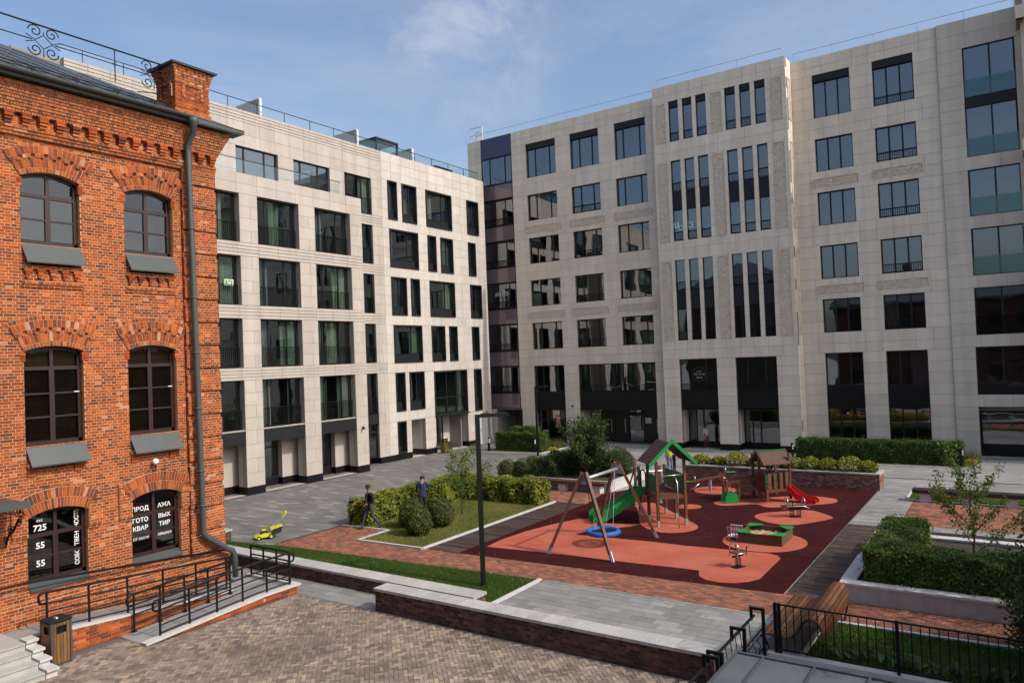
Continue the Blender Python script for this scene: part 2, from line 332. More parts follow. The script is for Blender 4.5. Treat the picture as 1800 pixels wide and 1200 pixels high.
# drain slots
ds = MB(); ds.box(-33.0, -32.88, 15, 32.5, 0.0, 0.006); ds.box(-26.9, 30, 40.05, 40.15, 0.0, 0.006); ds.box(-22.98, -22.88, 17.9, 20.8, 0.0, 0.006); ds.box(-24.9, -22.95, 17.0, 17.06, 0, 0.006)
tag(ds.build('drain_slot', blackmetal), None, kind='structure')

# red paver strip and fields
red = tag(MB().poly([(p[0], p[1], -0.012) for p in [(-23, 17.4), (-11.7, 18.2), (-11.7, 18.42), (8, 18.42), (8, 20.3), (-23, 20.3)]]).poly([(p[0], p[1], -0.012) for p in rect(-22.9, -15.9, 19.4, 31.0)]).poly([(p[0], p[1], -0.012) for p in rect(-3.72, 8, 29.9, 34.6)]).build('red_paving', joint), None, kind='structure')
rp = Pieces('paver', rpavO, rpavA, red, 300)
def lay_rect(P, x0, x1, y0, y1, lx, ly, gap, z0, z1, along='x', skip=None, jit=0.0, stag=0.5):
    """running-bond pieces"""
    if along == 'x':
        j = 0; y = y0
        while y < y1-0.02:
            ye = min(y+ly, y1); x = x0-(lx*stag if j % 2 else 0)
            while x < x1-0.02:
                xa, xb = max(x, x0), min(x+lx, x1)
                if xb-xa > 0.03 and not (skip and skip((xa+xb)/2, (y+ye)/2)):
                    dz = random.uniform(-jit, jit); P.box(xa+gap/2, xb-gap/2, y+gap/2, ye-gap/2, z0, z1+dz)
                x += lx
            y += ly; j += 1
    else:
        i = 0; x = x0
        while x < x1-0.02:
            xe = min(x+lx, x1); y = y0-(ly*stag if i % 2 else 0)
            while y < y1-0.02:
                ya, yb = max(y, y0), min(y+ly, y1)
                if yb-ya > 0.03 and not (skip and skip((x+xe)/2, (ya+yb)/2)):
                    dz = random.uniform(-jit, jit); P.box(x+gap/2, xe-gap/2, ya+gap/2, yb-gap/2, z0, z1+dz)
                y += ly
            x += lx; i += 1
lay_rect(rp, -22.9, 5, 17.5, 20.26, 0.2, 0.1, 0.01, -0.02, 0.0, 'x', lambda x, y: (-20.45 < x < -17.35 and y > 19.4) or (-17.4 < x < -15.9 and y > 19.62) or (x < -11.7 and y < 17.44+(x+22.26)*0.0765) or (x > -11.7 and y < 18.43) or (x > 0.6) or (-15.9 < x < -5.3 and y > 19.75+(x+15.9)*0.053), 0.002)
lay_rect(rp, -22.9, -20.5, 20.26, 21.0, 0.2, 0.1, 0.012, -0.02, 0.0, 'x', None, 0.002)
lay_rect(rp, -22, -15.9, 28.6, 31.0, 0.2, 0.2, 0.012, -0.02, 0.0, 'x', None, 0.002)
lay_rect(rp, -3.7, 3, 29.9, 34.6, 0.2, 0.2, 0.012, -0.02, 0.0, 'x', None, 0.002)
rp.done()

# granite slab terrace behind the low wall, path beside the lawn and the strip by the rubber
sl_bed = tag(MB().poly([(p[0], p[1], -0.012) for p in rect(-11.7, 8, 14.0, 18.42)]).poly([(p[0], p[1], -0.012) for p in rect(-26, -11.7, 14.0, 16.0)]).poly([(p[0], p[1], -0.012) for p in rect(-5.3, -3.7, 29.25, 36.9)]).poly([(p[0], p[1], -0.012) for p in rect(-3.7, 5, 27.6, 29.9)]).build('slab_paving', joint_l), None, kind='structure')
sp = Pieces('slab', slabO, slabA, sl_bed, 300)
lay_rect(sp, -11.65, 2, 14.5, 18.3, 0.62, 0.30, 0.012, -0.02, 0.0, 'x', None, 0.0015, 0.37)
lay_rect(sp, -11.65, 2, 18.3, 18.42, 1.0, 0.12, 0.01, -0.02, 0.004, 'x')
lay_rect(sp, -22.0, -11.9, 14.06, 15.9, 0.62, 0.30, 0.012, -0.02, 0.0, 'x', lambda x, y: x < -19.9 and y < 14, 0.0015, 0.37)
lay_rect(sp, -5.28, -3.72, 29.28, 36.85, 0.5, 0.3, 0.012, -0.02, 0.0, 'x', None, 0.001, 0.4)
lay_rect(sp, -3.7, 2, 27.62, 29.88, 0.5, 0.3, 0.012, -0.02, 0.0, 'x', None, 0.001, 0.4)
sp.done()

# herringbone forecourt
plaza = tag(sheet('forecourt', [(-24, -8), (12, -8), (12, 14.06), (-24, 14.06)], -0.014, joint), None, kind='structure')
hp = Pieces('paver', pavO, pavA, plaza, 300)
U = 0.1; G = 0.006; c45 = math.sqrt(0.5)
def herring(P, inside):
    ux, uy = Vector((c45, c45, 0)), Vector((-c45, c45, 0))
    for a in range(-40, 60):
        for k in range(-60, 45):
            bx, by = a+2*k, a-2*k
            for (px, py, hor) in ((bx, by, True), (bx+2, by-1, False)):
                if hor: cx, cy, hx, hy = px+1.0, py+0.5, 1.0, 0.5
                else: cx, cy, hx, hy = px+0.5, py+1.0, 0.5, 1.0
                p = ux*(cx*U)+uy*(cy*U)
                X, Y = p.x-6, p.y+9
                if not inside(X, Y): continue
                P.add((X, Y, -0.012+random.uniform(-0.002, 0.002)), (hx*U-G, hy*U-G, 0.012), ((c45, c45, 0), (-c45, c45, 0), (0, 0, 1)))
def in_plaza(x, y):
    if y > 13.98 or y < 6.0 or x < -18.4: return False
    if x < -17.35 and y > 9.7: return False
    q = proj((x, y, 0))
    return q is not None and -60 < q[0] < 1500 and q[1] < 1290
herring(hp, in_plaza); hp.done()

# rubber playground floor with salmon patches
rub = tag(sheet('rubber_floor', [(-15.9, 19.62), (-5.35, 20.18), (-5.3, 36.3), (-14.3, 36.3), (-16.3, 31.0), (-15.9, 29)], 0.004, rubber), None, kind='structure')
def smooth_blob(pts, k=3):
    for _ in range(k):
        q = []
        for i in range(len(pts)):
            a, b = pts[i], pts[(i+1) % len(pts)]
            q += [(a[0]*.75+b[0]*.25, a[1]*.75+b[1]*.25), (a[0]*.25+b[0]*.75, a[1]*.25+b[1]*.75)]
        pts = q
    return pts
def ell(cx, cy, rx, ry, n=40): return [(cx+rx*math.cos(2*math.pi*i/n), cy+ry*math.sin(2*math.pi*i/n)) for i in range(n)]
patches = [
    [(-15.5, 20.75), (-15.6, 21.7), (-15.5, 23.2), (-15.2, 24.55), (-14.75, 25.85), (-14.3, 26.1), (-13.9, 25.95), (-13.5, 25.6), (-13.0, 25.75), (-12.4, 25.95), (-12.1, 26.0),
     (-12.3, 25.5), (-13.05, 24.75), (-13.4, 24.3), (-13.57, 23.55), (-12.1, 23.68), (-10.6, 23.78), (-9.5, 23.77), (-8.5, 23.85), (-6.75, 23.98), (-6.45, 23.85), (-6.27, 23.55),
     (-6.25, 21.2), (-6.45, 20.8), (-6.75, 20.53), (-7.13, 20.4), (-7.55, 20.46), (-7.85, 20.72), (-8.05, 21.25), (-8.6, 21.23), (-10.8, 21.08), (-13.4, 20.95), (-14.93, 20.78)],
    smooth_blob([(-13.97, 29.41), (-13.8, 29.85), (-13.5, 30.1), (-13.1, 29.95), (-11.93, 28.67), (-11.0, 27.69), (-10.33, 27.02), (-9.95, 26.5), (-9.9, 26.0), (-10.1, 25.55), (-10.45, 25.25),
     (-10.83, 25.15), (-11.25, 25.25), (-11.7, 25.6), (-12.1, 26.0), (-12.6, 27.0), (-13.4, 28.6)], 2),
    smooth_blob([(-8.75, 29.1), (-8.6, 29.8), (-7.95, 30.4), (-7.2, 31.1), (-6.7, 30.9), (-5.95, 30.1), (-6.0, 29.7), (-6.9, 28.2), (-7.4, 28.05), (-8.2, 28.4)], 2),
    smooth_blob([(-11.0, 30.9), (-10.9, 31.5), (-9.5, 32.8), (-8.24, 33.8), (-7.4, 34.1), (-6.6, 33.85), (-6.35, 33.2), (-6.58, 32.6), (-7.61, 31.74), (-8.67, 30.75), (-9.2, 31.5), (-9.8, 31.0), (-10.4, 30.5)], 2),
    ell(-11.85, 33.85, 0.98, 1.0), ell(-11.6, 29.85, 0.5, 0.5), ell(-7.28, 25.42, 1.36, 1.4, 48)]
for p in patches: sheet('salmon_patch', p, 0.008, rubber_or, rub)
# decks either side
dk = tag(MB().box(-17.3, -15.88, 19.6, 28.5, -0.03, -0.012).box(-5.32, -3.98, 20.25, 29.22, -0.03, -0.012).build('timber_deck', soil), None, kind='structure')
dp = Pieces('plank', deckO, deckA, dk, 300)
y = 19.62
while y < 28.4: dp.box(-17.28, -15.92, y, y+0.125, -0.01, 0.006+random.uniform(-.002, .002)); y += 0.135
y = 20.27
while y < 29.1: dp.box(-5.3, -4.0, y, y+0.125, -0.01, 0.006+random.uniform(-.002, .002)); y += 0.135
y = 27.3
dp.done()
# ------------------------------------------------------------------ facade frames: u along the wall, d outwards
class Fac:
    def __init__(s, axis, c, sign):        # axis 'x': plane x=c facing sign*x, u=y ; axis 'y': plane y=c facing sign*y, u=x
        s.axis, s.c, s.s = axis, c, sign
    def p(s, u, d, z): return (s.c+s.s*d, u, z) if s.axis == 'x' else (u, s.c+s.s*d, z)
    def n(s): return Vector((s.s, 0, 0)) if s.axis == 'x' else Vector((0, s.s, 0))
    def ud(s): return Vector((0, 1, 0)) if s.axis == 'x' else Vector((1, 0, 0))
    def box(s, B, u0, u1, d0, d1, z0, z1, **k):
        a, b = s.p(u0, d0, z0), s.p(u1, d1, z1); B.box(a[0], b[0], a[1], b[1], z0, z1, **k)
    def quad(s, B, u0, u1, d, z0, z1, **k):
        q = [s.p(u0, d, z0), s.p(u1, d, z0), s.p(u1, d, z1), s.p(u0, d, z1)]
        B.poly(q, **k)
def subtract(a, b, blocks):
    iv = [(a, b)]
    for p, q in blocks:
        nv = []
        for s, e in iv:
            if q <= s or p >= e: nv.append((s, e)); continue
            if p > s: nv.append((s, p))
            if q < e: nv.append((q, e))
        iv = nv
    return [(s, e) for s, e in iv if e-s > 0.012]
def brick_wall(P, MO, F, u0, u1, z0, z1, blocked=lambda z: [], d=0.0, depth=0.1, course=0.075, lb=0.27, gap=0.0135, proud=0.003, ends=None, tfun=None):
    nrow = int(round((z1-z0)/course)); course = (z1-z0)/nrow
    for r in range(nrow):
        za = z0+r*course; zb = za+course; zc = (za+zb)/2; dd = d(zc) if callable(d) else d
        iv = subtract(u0, u1, blocked(zc))
        for s, e in iv: F.box(MO, s+0.006, e-0.006, dd-depth, dd-proud, za, zb)
        hdr = r % 2 == 0; L_ = lb/2 if hdr else lb; off = (lb*0.25 if hdr else 0)-(lb if not hdr else lb/2)
        u = u0+off
        while u < u1:
            le = L_
            if not hdr and random.random() < 0.12: le = lb/2
            for s, e in subtract(max(u, u0), min(u+le, u1), blocked(zc)):
                if e-s > 0.03:
                    j = random.uniform(-0.002, 0.003)
                    a, b = F.p(s+gap/2, dd-depth, za+gap/2), F.p(e-gap/2, dd+j, zb-gap/2)
                    P.box(a[0], b[0], a[1], b[1], za+gap/2, zb-gap/2, tfun() if tfun else None)
            u += le
class Arch:
    """segmental window head"""
    def __init__(s, uc, w, zsill, zspring, rise, fan, flare):
        s.uc, s.w, s.z0, s.zs, s.h, s.fan, s.fl = uc, w, zsill, zspring, rise, fan, flare; s.mb = MB()
        s.r = (w*w+rise*rise)/(2*rise); s.c = zspring+rise-s.r; s.ro = s.r+fan; s.am = math.asin(min(1, w/s.r))
    def block(s, z, extra=0.0):
        if z < s.z0 or z > s.c+s.ro: return []
        if z < s.zs: hw = s.w
        else:
            hw = s.w+(z-s.zs)*s.fl
            k = s.ro*s.ro-(z-s.c)**2
            hw = min(hw, math.sqrt(k)) if k > 0 and z > s.c+s.ro*math.cos(s.am*1.35) else hw
        return [(s.uc-hw-extra, s.uc+hw+extra)]
    def ring(s, P, F, r0, r1, n, d1, depth=0.12, skip=None, gap=0.016, am=None, MO=None):
        am = am or s.am*(1+0.12*(r0-s.r)/max(s.fan, .01))
        for i in range(n):
            if skip and skip(i): continue
            a = -am+(i+0.5)*2*am/n; rm = (r0+r1)/2; wdt = 2*am/n*rm
            rad = Vector((0, 0, 1))*math.cos(a)+F.ud()*math.sin(a); tan = F.ud()*math.cos(a)-Vector((0, 0, 1))*math.sin(a)
            dd = d1(i) if callable(d1) else d1
            c = Vector(F.p(s.uc, dd-depth/2, s.c))+rad*rm
            P.add(c, (wdt/2-gap/2, depth/2, (r1-r0)/2-gap/2), (tan, F.n(), rad))
            s.mb.obox(c-F.n()*0.006, (tan, F.n(), rad), (wdt/2-0.001, depth/2-0.002, (r1-r0)/2-0.001))
    def backing(s, MO, F, d=-0.006, n=16):
        am = s.am*1.02
        for i in range(n):
            a0, a1 = -am+2*am*i/n, -am+2*am*(i+1)/n; q = []
            def pt(a, r, d): return F.p(s.uc+math.sin(a)*r, d, s.c+math.cos(a)*r)
            k0, k1 = s.am*1.14/am, 1.0
            MO.poly([pt(a0, s.r, d), pt(a1, s.r, d), pt(a1*k0, s.ro, d), pt(a0*k0, s.ro, d)])
            MO.poly([pt(a0, s.r, d), pt(a0, s.r, d-0.22), pt(a1, s.r, d-0.22), pt(a1, s.r, d)])

# ------------------------------------------------------------------ the old red brick house
XB = -19.85
house = thing('brick_house', 'old red brick house with arched windows, corbelled cornice and grey metal roof', 'house', (-25, 8, 0))
FB = Fac('x', XB, 1)
bp = Pieces('brick', brickO, brickA, house, 300); bm = MB()
Y0, Y1 = 4.6, 13.36
wins = []
for uc in (6.27, 8.81, 11.355):
    wins.append(('up', Arch(uc, 0.69, 9.80, 11.44, 0.16, 0.66, 0.22)))
    wins.append(('mid', Arch(uc, 0.69, 4.83, 7.14, 0.13, 0.66, 0.26)))
    if uc > 7: wins.append(('low', Arch(uc, 0.70, 1.34, 3.10, 0.16, 0.50, 0.42)))
def blk(z):
    out = []
    for k, a in wins: out += a.block(z)
    return out
brick_wall(bp, bm, FB, Y0, 12.34, 0.55, 13.0, blk)
for k, a in wins:
    a.backing(bm, FB)
    if k == 'low':
        a.ring(bp, FB, a.r, a.r+0.25, 21, lambda i: 0.075 if i % 2 else 0.07, skip=None)
        a.ring(bp, FB, a.r+0.25, a.ro, 22, 0.072)
        # hood shoulders, two bricks proud
        for s in (-1, 1):
            e0, e1 = a.uc+s*a.w, a.uc+s*(a.w+0.36)
            lo, hi = min(e0, e1), max(e0, e1)
            brick_wall(bp, bm, FB, lo, hi, 2.66, 3.18, d=0.07, lb=0.27)
            lo2, hi2 = (a.uc+a.w+0.20, hi) if s > 0 else (lo, a.uc-a.w-0.20)
            brick_wall(bp, bm, FB, lo2, hi2, 3.18, 3.58, d=0.068, lb=0.27)
            brick_wall(bp, bm, FB, lo, hi-0.02, 2.585, 2.66, d=0.035)
    else:
        a.ring(bp, FB, a.r, a.r+0.12, 19, 0.045)
        a.ring(bp, FB, a.r+0.12, a.r+0.36, 19, lambda i: 0.045 if i % 3 != 1 else 0.004)
        a.ring(bp, FB, a.r+0.36, a.r+0.46, 19, lambda i: 0.065 if i % 3 != 2 else -0.002)
        a.ring(bp, FB, a.r+0.46, a.ro, 19, 0.065)
        if k == 'mid': a.ring(bp, FB, a.ro, a.ro+0.11, 24, 0.02, am=a.am*1.17)
    a.mb.build('arch_mortar', mortar, house)
    # jambs: recessed brick cheeks and a shoulder course below the springing
    for s in (-1, 1):
        e = a.uc+s*a.w
        zz = a.z0
        while zz < a.zs-0.01:
            u0, u1 = (e, e+0.1) if s > 0 else (e-0.1, e)
            bp.box(XB-0.30, XB-0.112, u0+0.003, u1, zz+0.006, zz+0.069); zz += 0.075
        u0, u1 = (e+0.004, e+0.1) if s > 0 else (e-0.1, e-0.004)
        FB.box(bm, u0+0.004, u1, -0.30, -0.101, a.z0, a.zs+0.05)
        if k != 'low':
            for q in range(3):
                u0, u1 = (e-0.035, e+0.08) if s > 0 else (e-0.08, e+0.035)
                bp.box(XB-0.12, XB+0.012, u0, u1, a.zs-0.25+q*0.075+0.005, a.zs-0.25+(q+1)*0.075-0.005)
# corbel tables under the sills
for uc in (6.27, 8.81, 11.355):
    zt = 9.24; lo, hi = uc-0.70, uc+0.70
    brick_wall(bp, bm, FB, lo, hi, zt-0.075, zt, d=0.10, depth=0.16)
    for q in range(5):
        c = lo+0.07+q*0.285
        for rr in range(3): bp.box(XB-0.02, XB+0.085-0.012*rr, c-0.03*(rr == 0), c+0.15-0.04*rr, zt-0.15-0.075*rr+0.005, zt-0.08-0.075*rr)
    brick_wall(bp, bm, FB, lo, hi+0.02, zt-0.45, zt-0.375, d=0.075, depth=0.12)
    brick_wall(bp, bm, FB, lo-0.02, hi+0.04, zt-0.525, zt-0.45, d=0.04, depth=0.10)
    brick_wall(bp, bm, FB, hi+0.01, hi+0.07, zt-0.90, zt-0.525, d=0.03, depth=0.10)
    zt = 4.40
    brick_wall(bp, bm, FB, lo, hi, zt-0.075, zt, d=0.09, depth=0.14)
    for s in (0, 1):
        c = lo+0.02 if s == 0 else hi-0.30
        for rr in range(3): bp.box(XB-0.02, XB+0.075-0.015*rr, c, c+0.28-0.05*rr, zt-0.15-0.075*rr+0.005, zt-0.08-0.075*rr)
# corner pier with recessed bands
def pier_d(z):
    k = (z-1.2) % 0.675
    return 0.06 if k > 0.525 else 0.12
brick_wall(bp, bm, FB, 12.32, 13.40, 1.2, 12.45, d=pier_d, depth=0.22)
FPS = Fac('y', 12.32, -1)
for r in range(int((12.45-1.2)/0.075)):       # the cheek of the pier that looks at the forecourt
    za = 1.2+r*0.075; dd = pier_d(za+0.03)
    bp.box(XB-0.01, XB+dd-0.004, 12.312, 12.33, za+0.006, za+0.069)
# plinth
brick_wall(bp, bm, FB, Y0, 13.55, 0.0, 1.12, d=lambda z: 0.10 if z < 1.05 else 0.05, depth=0.2)
# cornice
brick_wall(bp, bm, FB, Y0, 13.42, 12.40, 12.625, d=lambda z: 0.10+0.035*int((z-12.4)/0.075), depth=0.3)
y = Y0
while y < 13.5:
    for rr in range(4): bp.box(XB-0.1, XB+(0.28, 0.28, 0.25, 0.21)[rr], y+0.012*rr, y+0.225-0.012*rr, 12.93-0.075*(rr+1)+0.005, 12.93-0.075*rr-0.005)
    y += 0.388
brick_wall(bp, bm, FB, Y0, 13.42, 12.625, 12.925, d=0.10, depth=0.2)
for r in range(9):
    za = 12.93+r*0.075
    brick_wall(bp, bm, FB, Y0, 13.46+0.035*r, za, za+0.075, d=0.22+0.028*r, depth=0.4, lb=0.27 if r % 2 else 0.135)
bp.done()
mo = bm.build('mortar_bed', mortar, house)
bd = MB(); bd.box(-31.5, XB-1.3, -6, 13.3, 0, 13.5); bd.build('wall_core', M('room_wall', (0.05, 0.045, 0.04), var=0.3), house)
# windows of the brick house
brglass = glass_mat('house_glass', 0.075, (0.70, 0.72, 0.72), 0.003, 2.0, 0.85)
def arch_pane(B, a, u0, u1, z0, z1, x, n=8):
    """pane clipped by the arch head"""
    pts = [(x, u0, z0), (x, u1, z0)]
    rr = a.r-0.06
    for i in range(n+1):
        u = u1+(u0-u1)*i/n; zt = a.c+math.sqrt(max(0, rr*rr-(u-a.uc)**2)); pts.append((x, u, min(z1, zt)))
    B.poly(pts)
blind_m = M('wooden_blind', (0.14, 0.085, 0.04), rough=0.6, var=0.15)
for k, a in wins:
    if a.uc < 7: continue
    x = XB-0.20; fr = MB(); w_ = a.w; zb0 = a.z0+(0.16 if k == 'low' else 0.0)
    for s in (-1, 1): fr.box(x-0.05, x+0.03, a.uc+s*w_, a.uc+s*(w_-0.075), zb0, a.zs+0.02)
    fr.box(x-0.05, x+0.03, a.uc-w_, a.uc+w_, zb0, zb0+0.09)
    zt = a.zs-0.42 if k != 'low' else 2.62
    fr.box(x-0.05, x+0.035, a.uc-w_+0.02, a.uc+w_-0.02, zt-0.045, zt+0.045)
    fr.box(x-0.05, x+0.033, a.uc-0.06, a.uc+0.06, zb0, zt); fr.box(x-0.05, x+0.031, a.uc-0.04, a.uc+0.04, zt, a.zs+a.h-0.02)
    n = 16
    for i in range(n):      # curved head of the frame
        u0, u1 = a.uc-w_+2*w_*i/n, a.uc-w_+2*w_*(i+1)/n
        z0_, z1_ = [a.c+math.sqrt(a.r**2-(u-a.uc)**2) for u in (u0, u1)]
        fr.extr([(x-0.05, u0, z0_-0.085), (x-0.05, u1, z1_-0.085), (x-0.05, u1, z1_), (x-0.05, u0, z0_)], (0.08, 0, 0))
    rows = {'up': 1, 'mid': 2, 'low': 1}[k]
    zs = [zb0+0.09+(zt-0.045-zb0-0.09)*(i+1)/(rows+1) for i in range(rows)]
    for zc in zs: fr.box(x-0.03, x+0.025, a.uc-w_+0.05, a.uc+w_-0.05, zc-0.022, zc+0.022)
    win = fr.build('window', winbrown, house)
    lv = [zb0+0.09]+zs+[zt]
    for s in (-1, 1):
        u0, u1 = (a.uc-w_+0.075, a.uc-0.06) if s < 0 else (a.uc+0.06, a.uc+w_-0.075)
        for i in range(len(lv)-1): MB().box(x-0.012, x-0.004, u0, u1, lv[i]+0.02, lv[i+1]-0.02).build('pane', brglass, win)
        B = MB(); arch_pane(B, a, u0-0.02, u1+0.02, zt+0.045, 99, x-0.006); B.build('pane', brglass, win)
    if k == 'mid':
        bl = MB(); zz = a.z0+0.1
        while zz < a.zs+0.1: bl.obox((x-0.06, a.uc, zz), ((0.6, 0, 0.8), (0, 1, 0), (-0.8, 0, 0.6)), (0.03, w_-0.09, 0.002)); zz += 0.052
        bl.build('blind', blind_m, win)
        hd = MB().box(x+0.03, x+0.06, a.uc+w_-0.17, a.uc+w_-0.05, 6.09, 6.115); hd.build('handle', white, win)
    # metal sill
    zt_ = zb0-0.005; out = 0.24 if k != 'low' else 0.06; dr = 0.46 if k != 'low' else 0.13
    sb = MB(); y0, y1 = a.uc-w_+0.0, a.uc+w_+0.0
    xi, xo = XB-0.18, XB+out
    if k != 'low': xi = XB-0.02
    sb.extr([(xi, y0, zt_), (xo, y0+0.03, zt_-dr), (xo, y0+0.03, zt_-dr-0.035), (xo-0.02, y0+0.03, zt_-dr-0.035), (xi, y0, zt_-0.06)], (0, y1-y0+0.0, 0))
    if k != 'low': sb.box(XB-0.2, XB-0.02, y0, y1, zt_-0.02, zt_)
    sb.build('sill', greypaint, win)
# ---- lettering on the ground floor windows
def text_obj(name, body, mat, parent, size, mat4, ext=0.002, bold=0.0, spacing=1.0):
    cu = bpy.data.curves.new('t', 'FONT'); cu.body = body; cu.size = size; cu.extrude = ext; cu.offset = bold; cu.align_x = 'CENTER'; cu.align_y = 'CENTER'; cu.space_character = spacing
    cu.resolution_u = 2
    to = bpy.data.objects.new('t', cu); C.objects.link(to); bpy.context.view_layer.update()
    me = bpy.data.meshes.new_from_object(to.evaluated_get(bpy.context.evaluated_depsgraph_get())); bpy.data.objects.remove(to)
    me.materials.clear(); me.materials.append(mat); me.name = name
    me.transform(mat4); o = bpy.data.objects.new(name, me); return link(o, parent)
def face_x(x, y, z, rot=0.0):      # text readable from +x
    return Matrix.Translation((x, y, z)) @ Matrix.Rotation(math.pi/2, 4, 'Z') @ Matrix.Rotation(math.pi/2, 4, 'X') @ Matrix.Rotation(rot, 4, 'Z')
def face_y(x, y, z, rot=0.0):      # text readable from -y
    return Matrix.Translation((x, y, z)) @ Matrix.Rotation(math.pi/2, 4, 'X') @ Matrix.Rotation(rot, 4, 'Z')
lowwins = [o for o in house.children if o.name.startswith('window')]
w5 = [o for o, (k, a) in zip([o for o in lowwins], [q for q in wins if q[1].uc > 7]) if k == 'low']
XT = XB-0.198
w5a, w5b = w5[0], w5[1]
for t, y, z, s in (('495', 8.46, 2.97, 0.10), ('725', 8.47, 2.79, 0.21), ('55', 8.47, 2.36, 0.21), ('55', 8.47, 1.92, 0.21)):
    text_obj('lettering', t, white, w5a, s, face_x(XT+0.006, y, z), bold=0.004 if s > .15 else 0)
for t, y, z in (('НОСТЬ', 9.33, 2.88), ('ТВЕН', 9.33, 2.36), ('СОБС', 9.33, 1.89)):
    text_obj('lettering', t, white, w5a, 0.145, face_x(XT+0.006, y, z, math.pi/2), bold=0.0022, spacing=0.95)
for t, y, z, s in (('ПРОД', 10.99, 2.78, 0.165), ('АЖА', 11.68, 2.78, 0.165), ('ГОТО', 10.99, 2.47, 0.165), ('ВЫХ', 11.68, 2.49, 0.165), ('КВАР', 10.99, 2.25, 0.165), ('ТИР', 11.68, 2.26, 0.165), ('ОТ ЗАСТР', 11.0, 1.97, 0.09), ('ОЙЩИКА', 11.68, 1.98, 0.09)):
    text_obj('lettering', t, white, w5b, s, face_x(XT+0.006, y, z), bold=0.0028 if s > .15 else 0.001)
# ---- roof, gutter, downpipe
rz, ex, ey = 13.78, XB+0.62, 14.05
B = MB(); sl = 0.52; t = 6.2
top = (ex-t, ey-t, rz+sl*t); tl = (ex-t, -12, rz+sl*t)
B.poly([(ex, -12, rz), (ex, ey, rz), top, tl]); B.poly([(ex, ey, rz), (ex-2*t, ey, rz), top])
B.poly([(ex-2*t, ey, rz), (ex-2*t, -12, rz), tl, top])
B.poly([(ex, -12, rz-0.05), (ex-2*t, -12, rz-0.05), (ex-2*t, ey, rz-0.05), (ex, ey, rz-0.05)])
roof = B.build('roof', roofmetal, house)
B = MB(); y = 4.0
nrm = Vector((sl, 0, 1)).normalized(); upv = Vector((-1, 0, sl)).normalized()
while y < 13.6:               # standing seams, laid in diagonal tiles
    for k in range(9):
        tt0, tt1 = 0.3+k*0.62, 0.3+(k+1)*0.62
        y0_, y1_ = y+(k % 2)*0.3, y+(k % 2)*0.3
        if ey-y0_ < tt1+0.2: continue
        B.beam((ex-tt0, y0_, rz+sl*tt0+0.012), (ex-tt1, y0_+0.30, rz+sl*tt1+0.012), 0.025, 0.03, up=nrm)
        B.beam((ex-tt0, y0_, rz+sl*tt0+0.012), (ex-tt1, y0_-0.30, rz+sl*tt1+0.012), 0.02, 0.02, up=nrm)
    y += 0.6
B.build('seams', roofmetal, roof)
B = MB(); pr_ = []
for i in range(9): an = math.pi*i/8; pr_.append((ex+0.085-0.085*math.cos(an), rz+0.02-0.085*math.sin(an)))
prof = [(p[0], Y0-1, p[1]) for p in pr_]
B.extr(prof, (0, 12.35-(Y0-1), 0)); B.box(ex-0.04, ex+0.02, Y0-1, 14.1, rz-0.1, rz+0.01); B.box(ex-0.5, ex, Y0-1, 14.05, rz-0.13, rz-0.06)
B.poly([(ex+0.02, 12.35, rz+0.03), (ex+0.05, 14.1, rz+0.0), (ex-0.9, 14.1, rz+0.3), (ex-0.9, 12.35, rz+0.45)])
B.build('gutter', greypaint, roof)
B = MB()
for y in np.arange(5.2, 12.1, 1.05): B.beam((ex-0.35, y, rz+sl*.35), (ex-0.42, y, rz+sl*.42+0.12), 0.03, 0.03); B.beam((ex-0.42, y-0.09, rz+sl*.42+0.1), (ex-0.42, y+0.09, rz+sl*.42+0.1), 0.025, 0.05)
B.tube([(ex-0.42, 4, rz+sl*.42+0.08), (ex-0.42, 12, rz+sl*.42+0.08)], 0.012, 6); B.tube([(ex-0.42, 4, rz+sl*.42+0.15), (ex-0.42, 12, rz+sl*.42+0.15)], 0.012, 6)
B.build('snow_guard', blackmetal, roof)
B = MB(); xp = XB+0.30
B.tube([(ex+0.06, 12.35, rz-0.02), (ex+0.06, 12.37, rz-0.14), (ex+0.05, 12.38, rz-0.24), (ex-0.02, 12.40, rz-0.42), (xp, 12.41, rz-0.72), (xp, 12.42, rz-0.95), (xp, 12.56, 1.86), (xp, 12.62, 1.74), (xp+0.03, 13.30, 1.22), (xp+0.04, 13.45, 1.14), (xp+0.05, 13.52, 1.0), (xp+0.05, 13.53, 0.34)],
       [0.15, 0.15, 0.09, 0.085, 0.085, 0.085, 0.085, 0.085, 0.085, 0.085, 0.085, 0.085], 14)
for z in (10.6, 8.6, 7.0, 5.4, 3.6, 2.6): B.tube([(xp, 12.42+(12.9-z)*0.0125, z), (xp, 12.42+(12.9-z)*0.0125, z+0.05)], 0.098, 14); B.box(XB, xp, 12.44, 12.47, z+.01, z+0.04)
B.build('downpipe', greypaint, house, smooth=True)
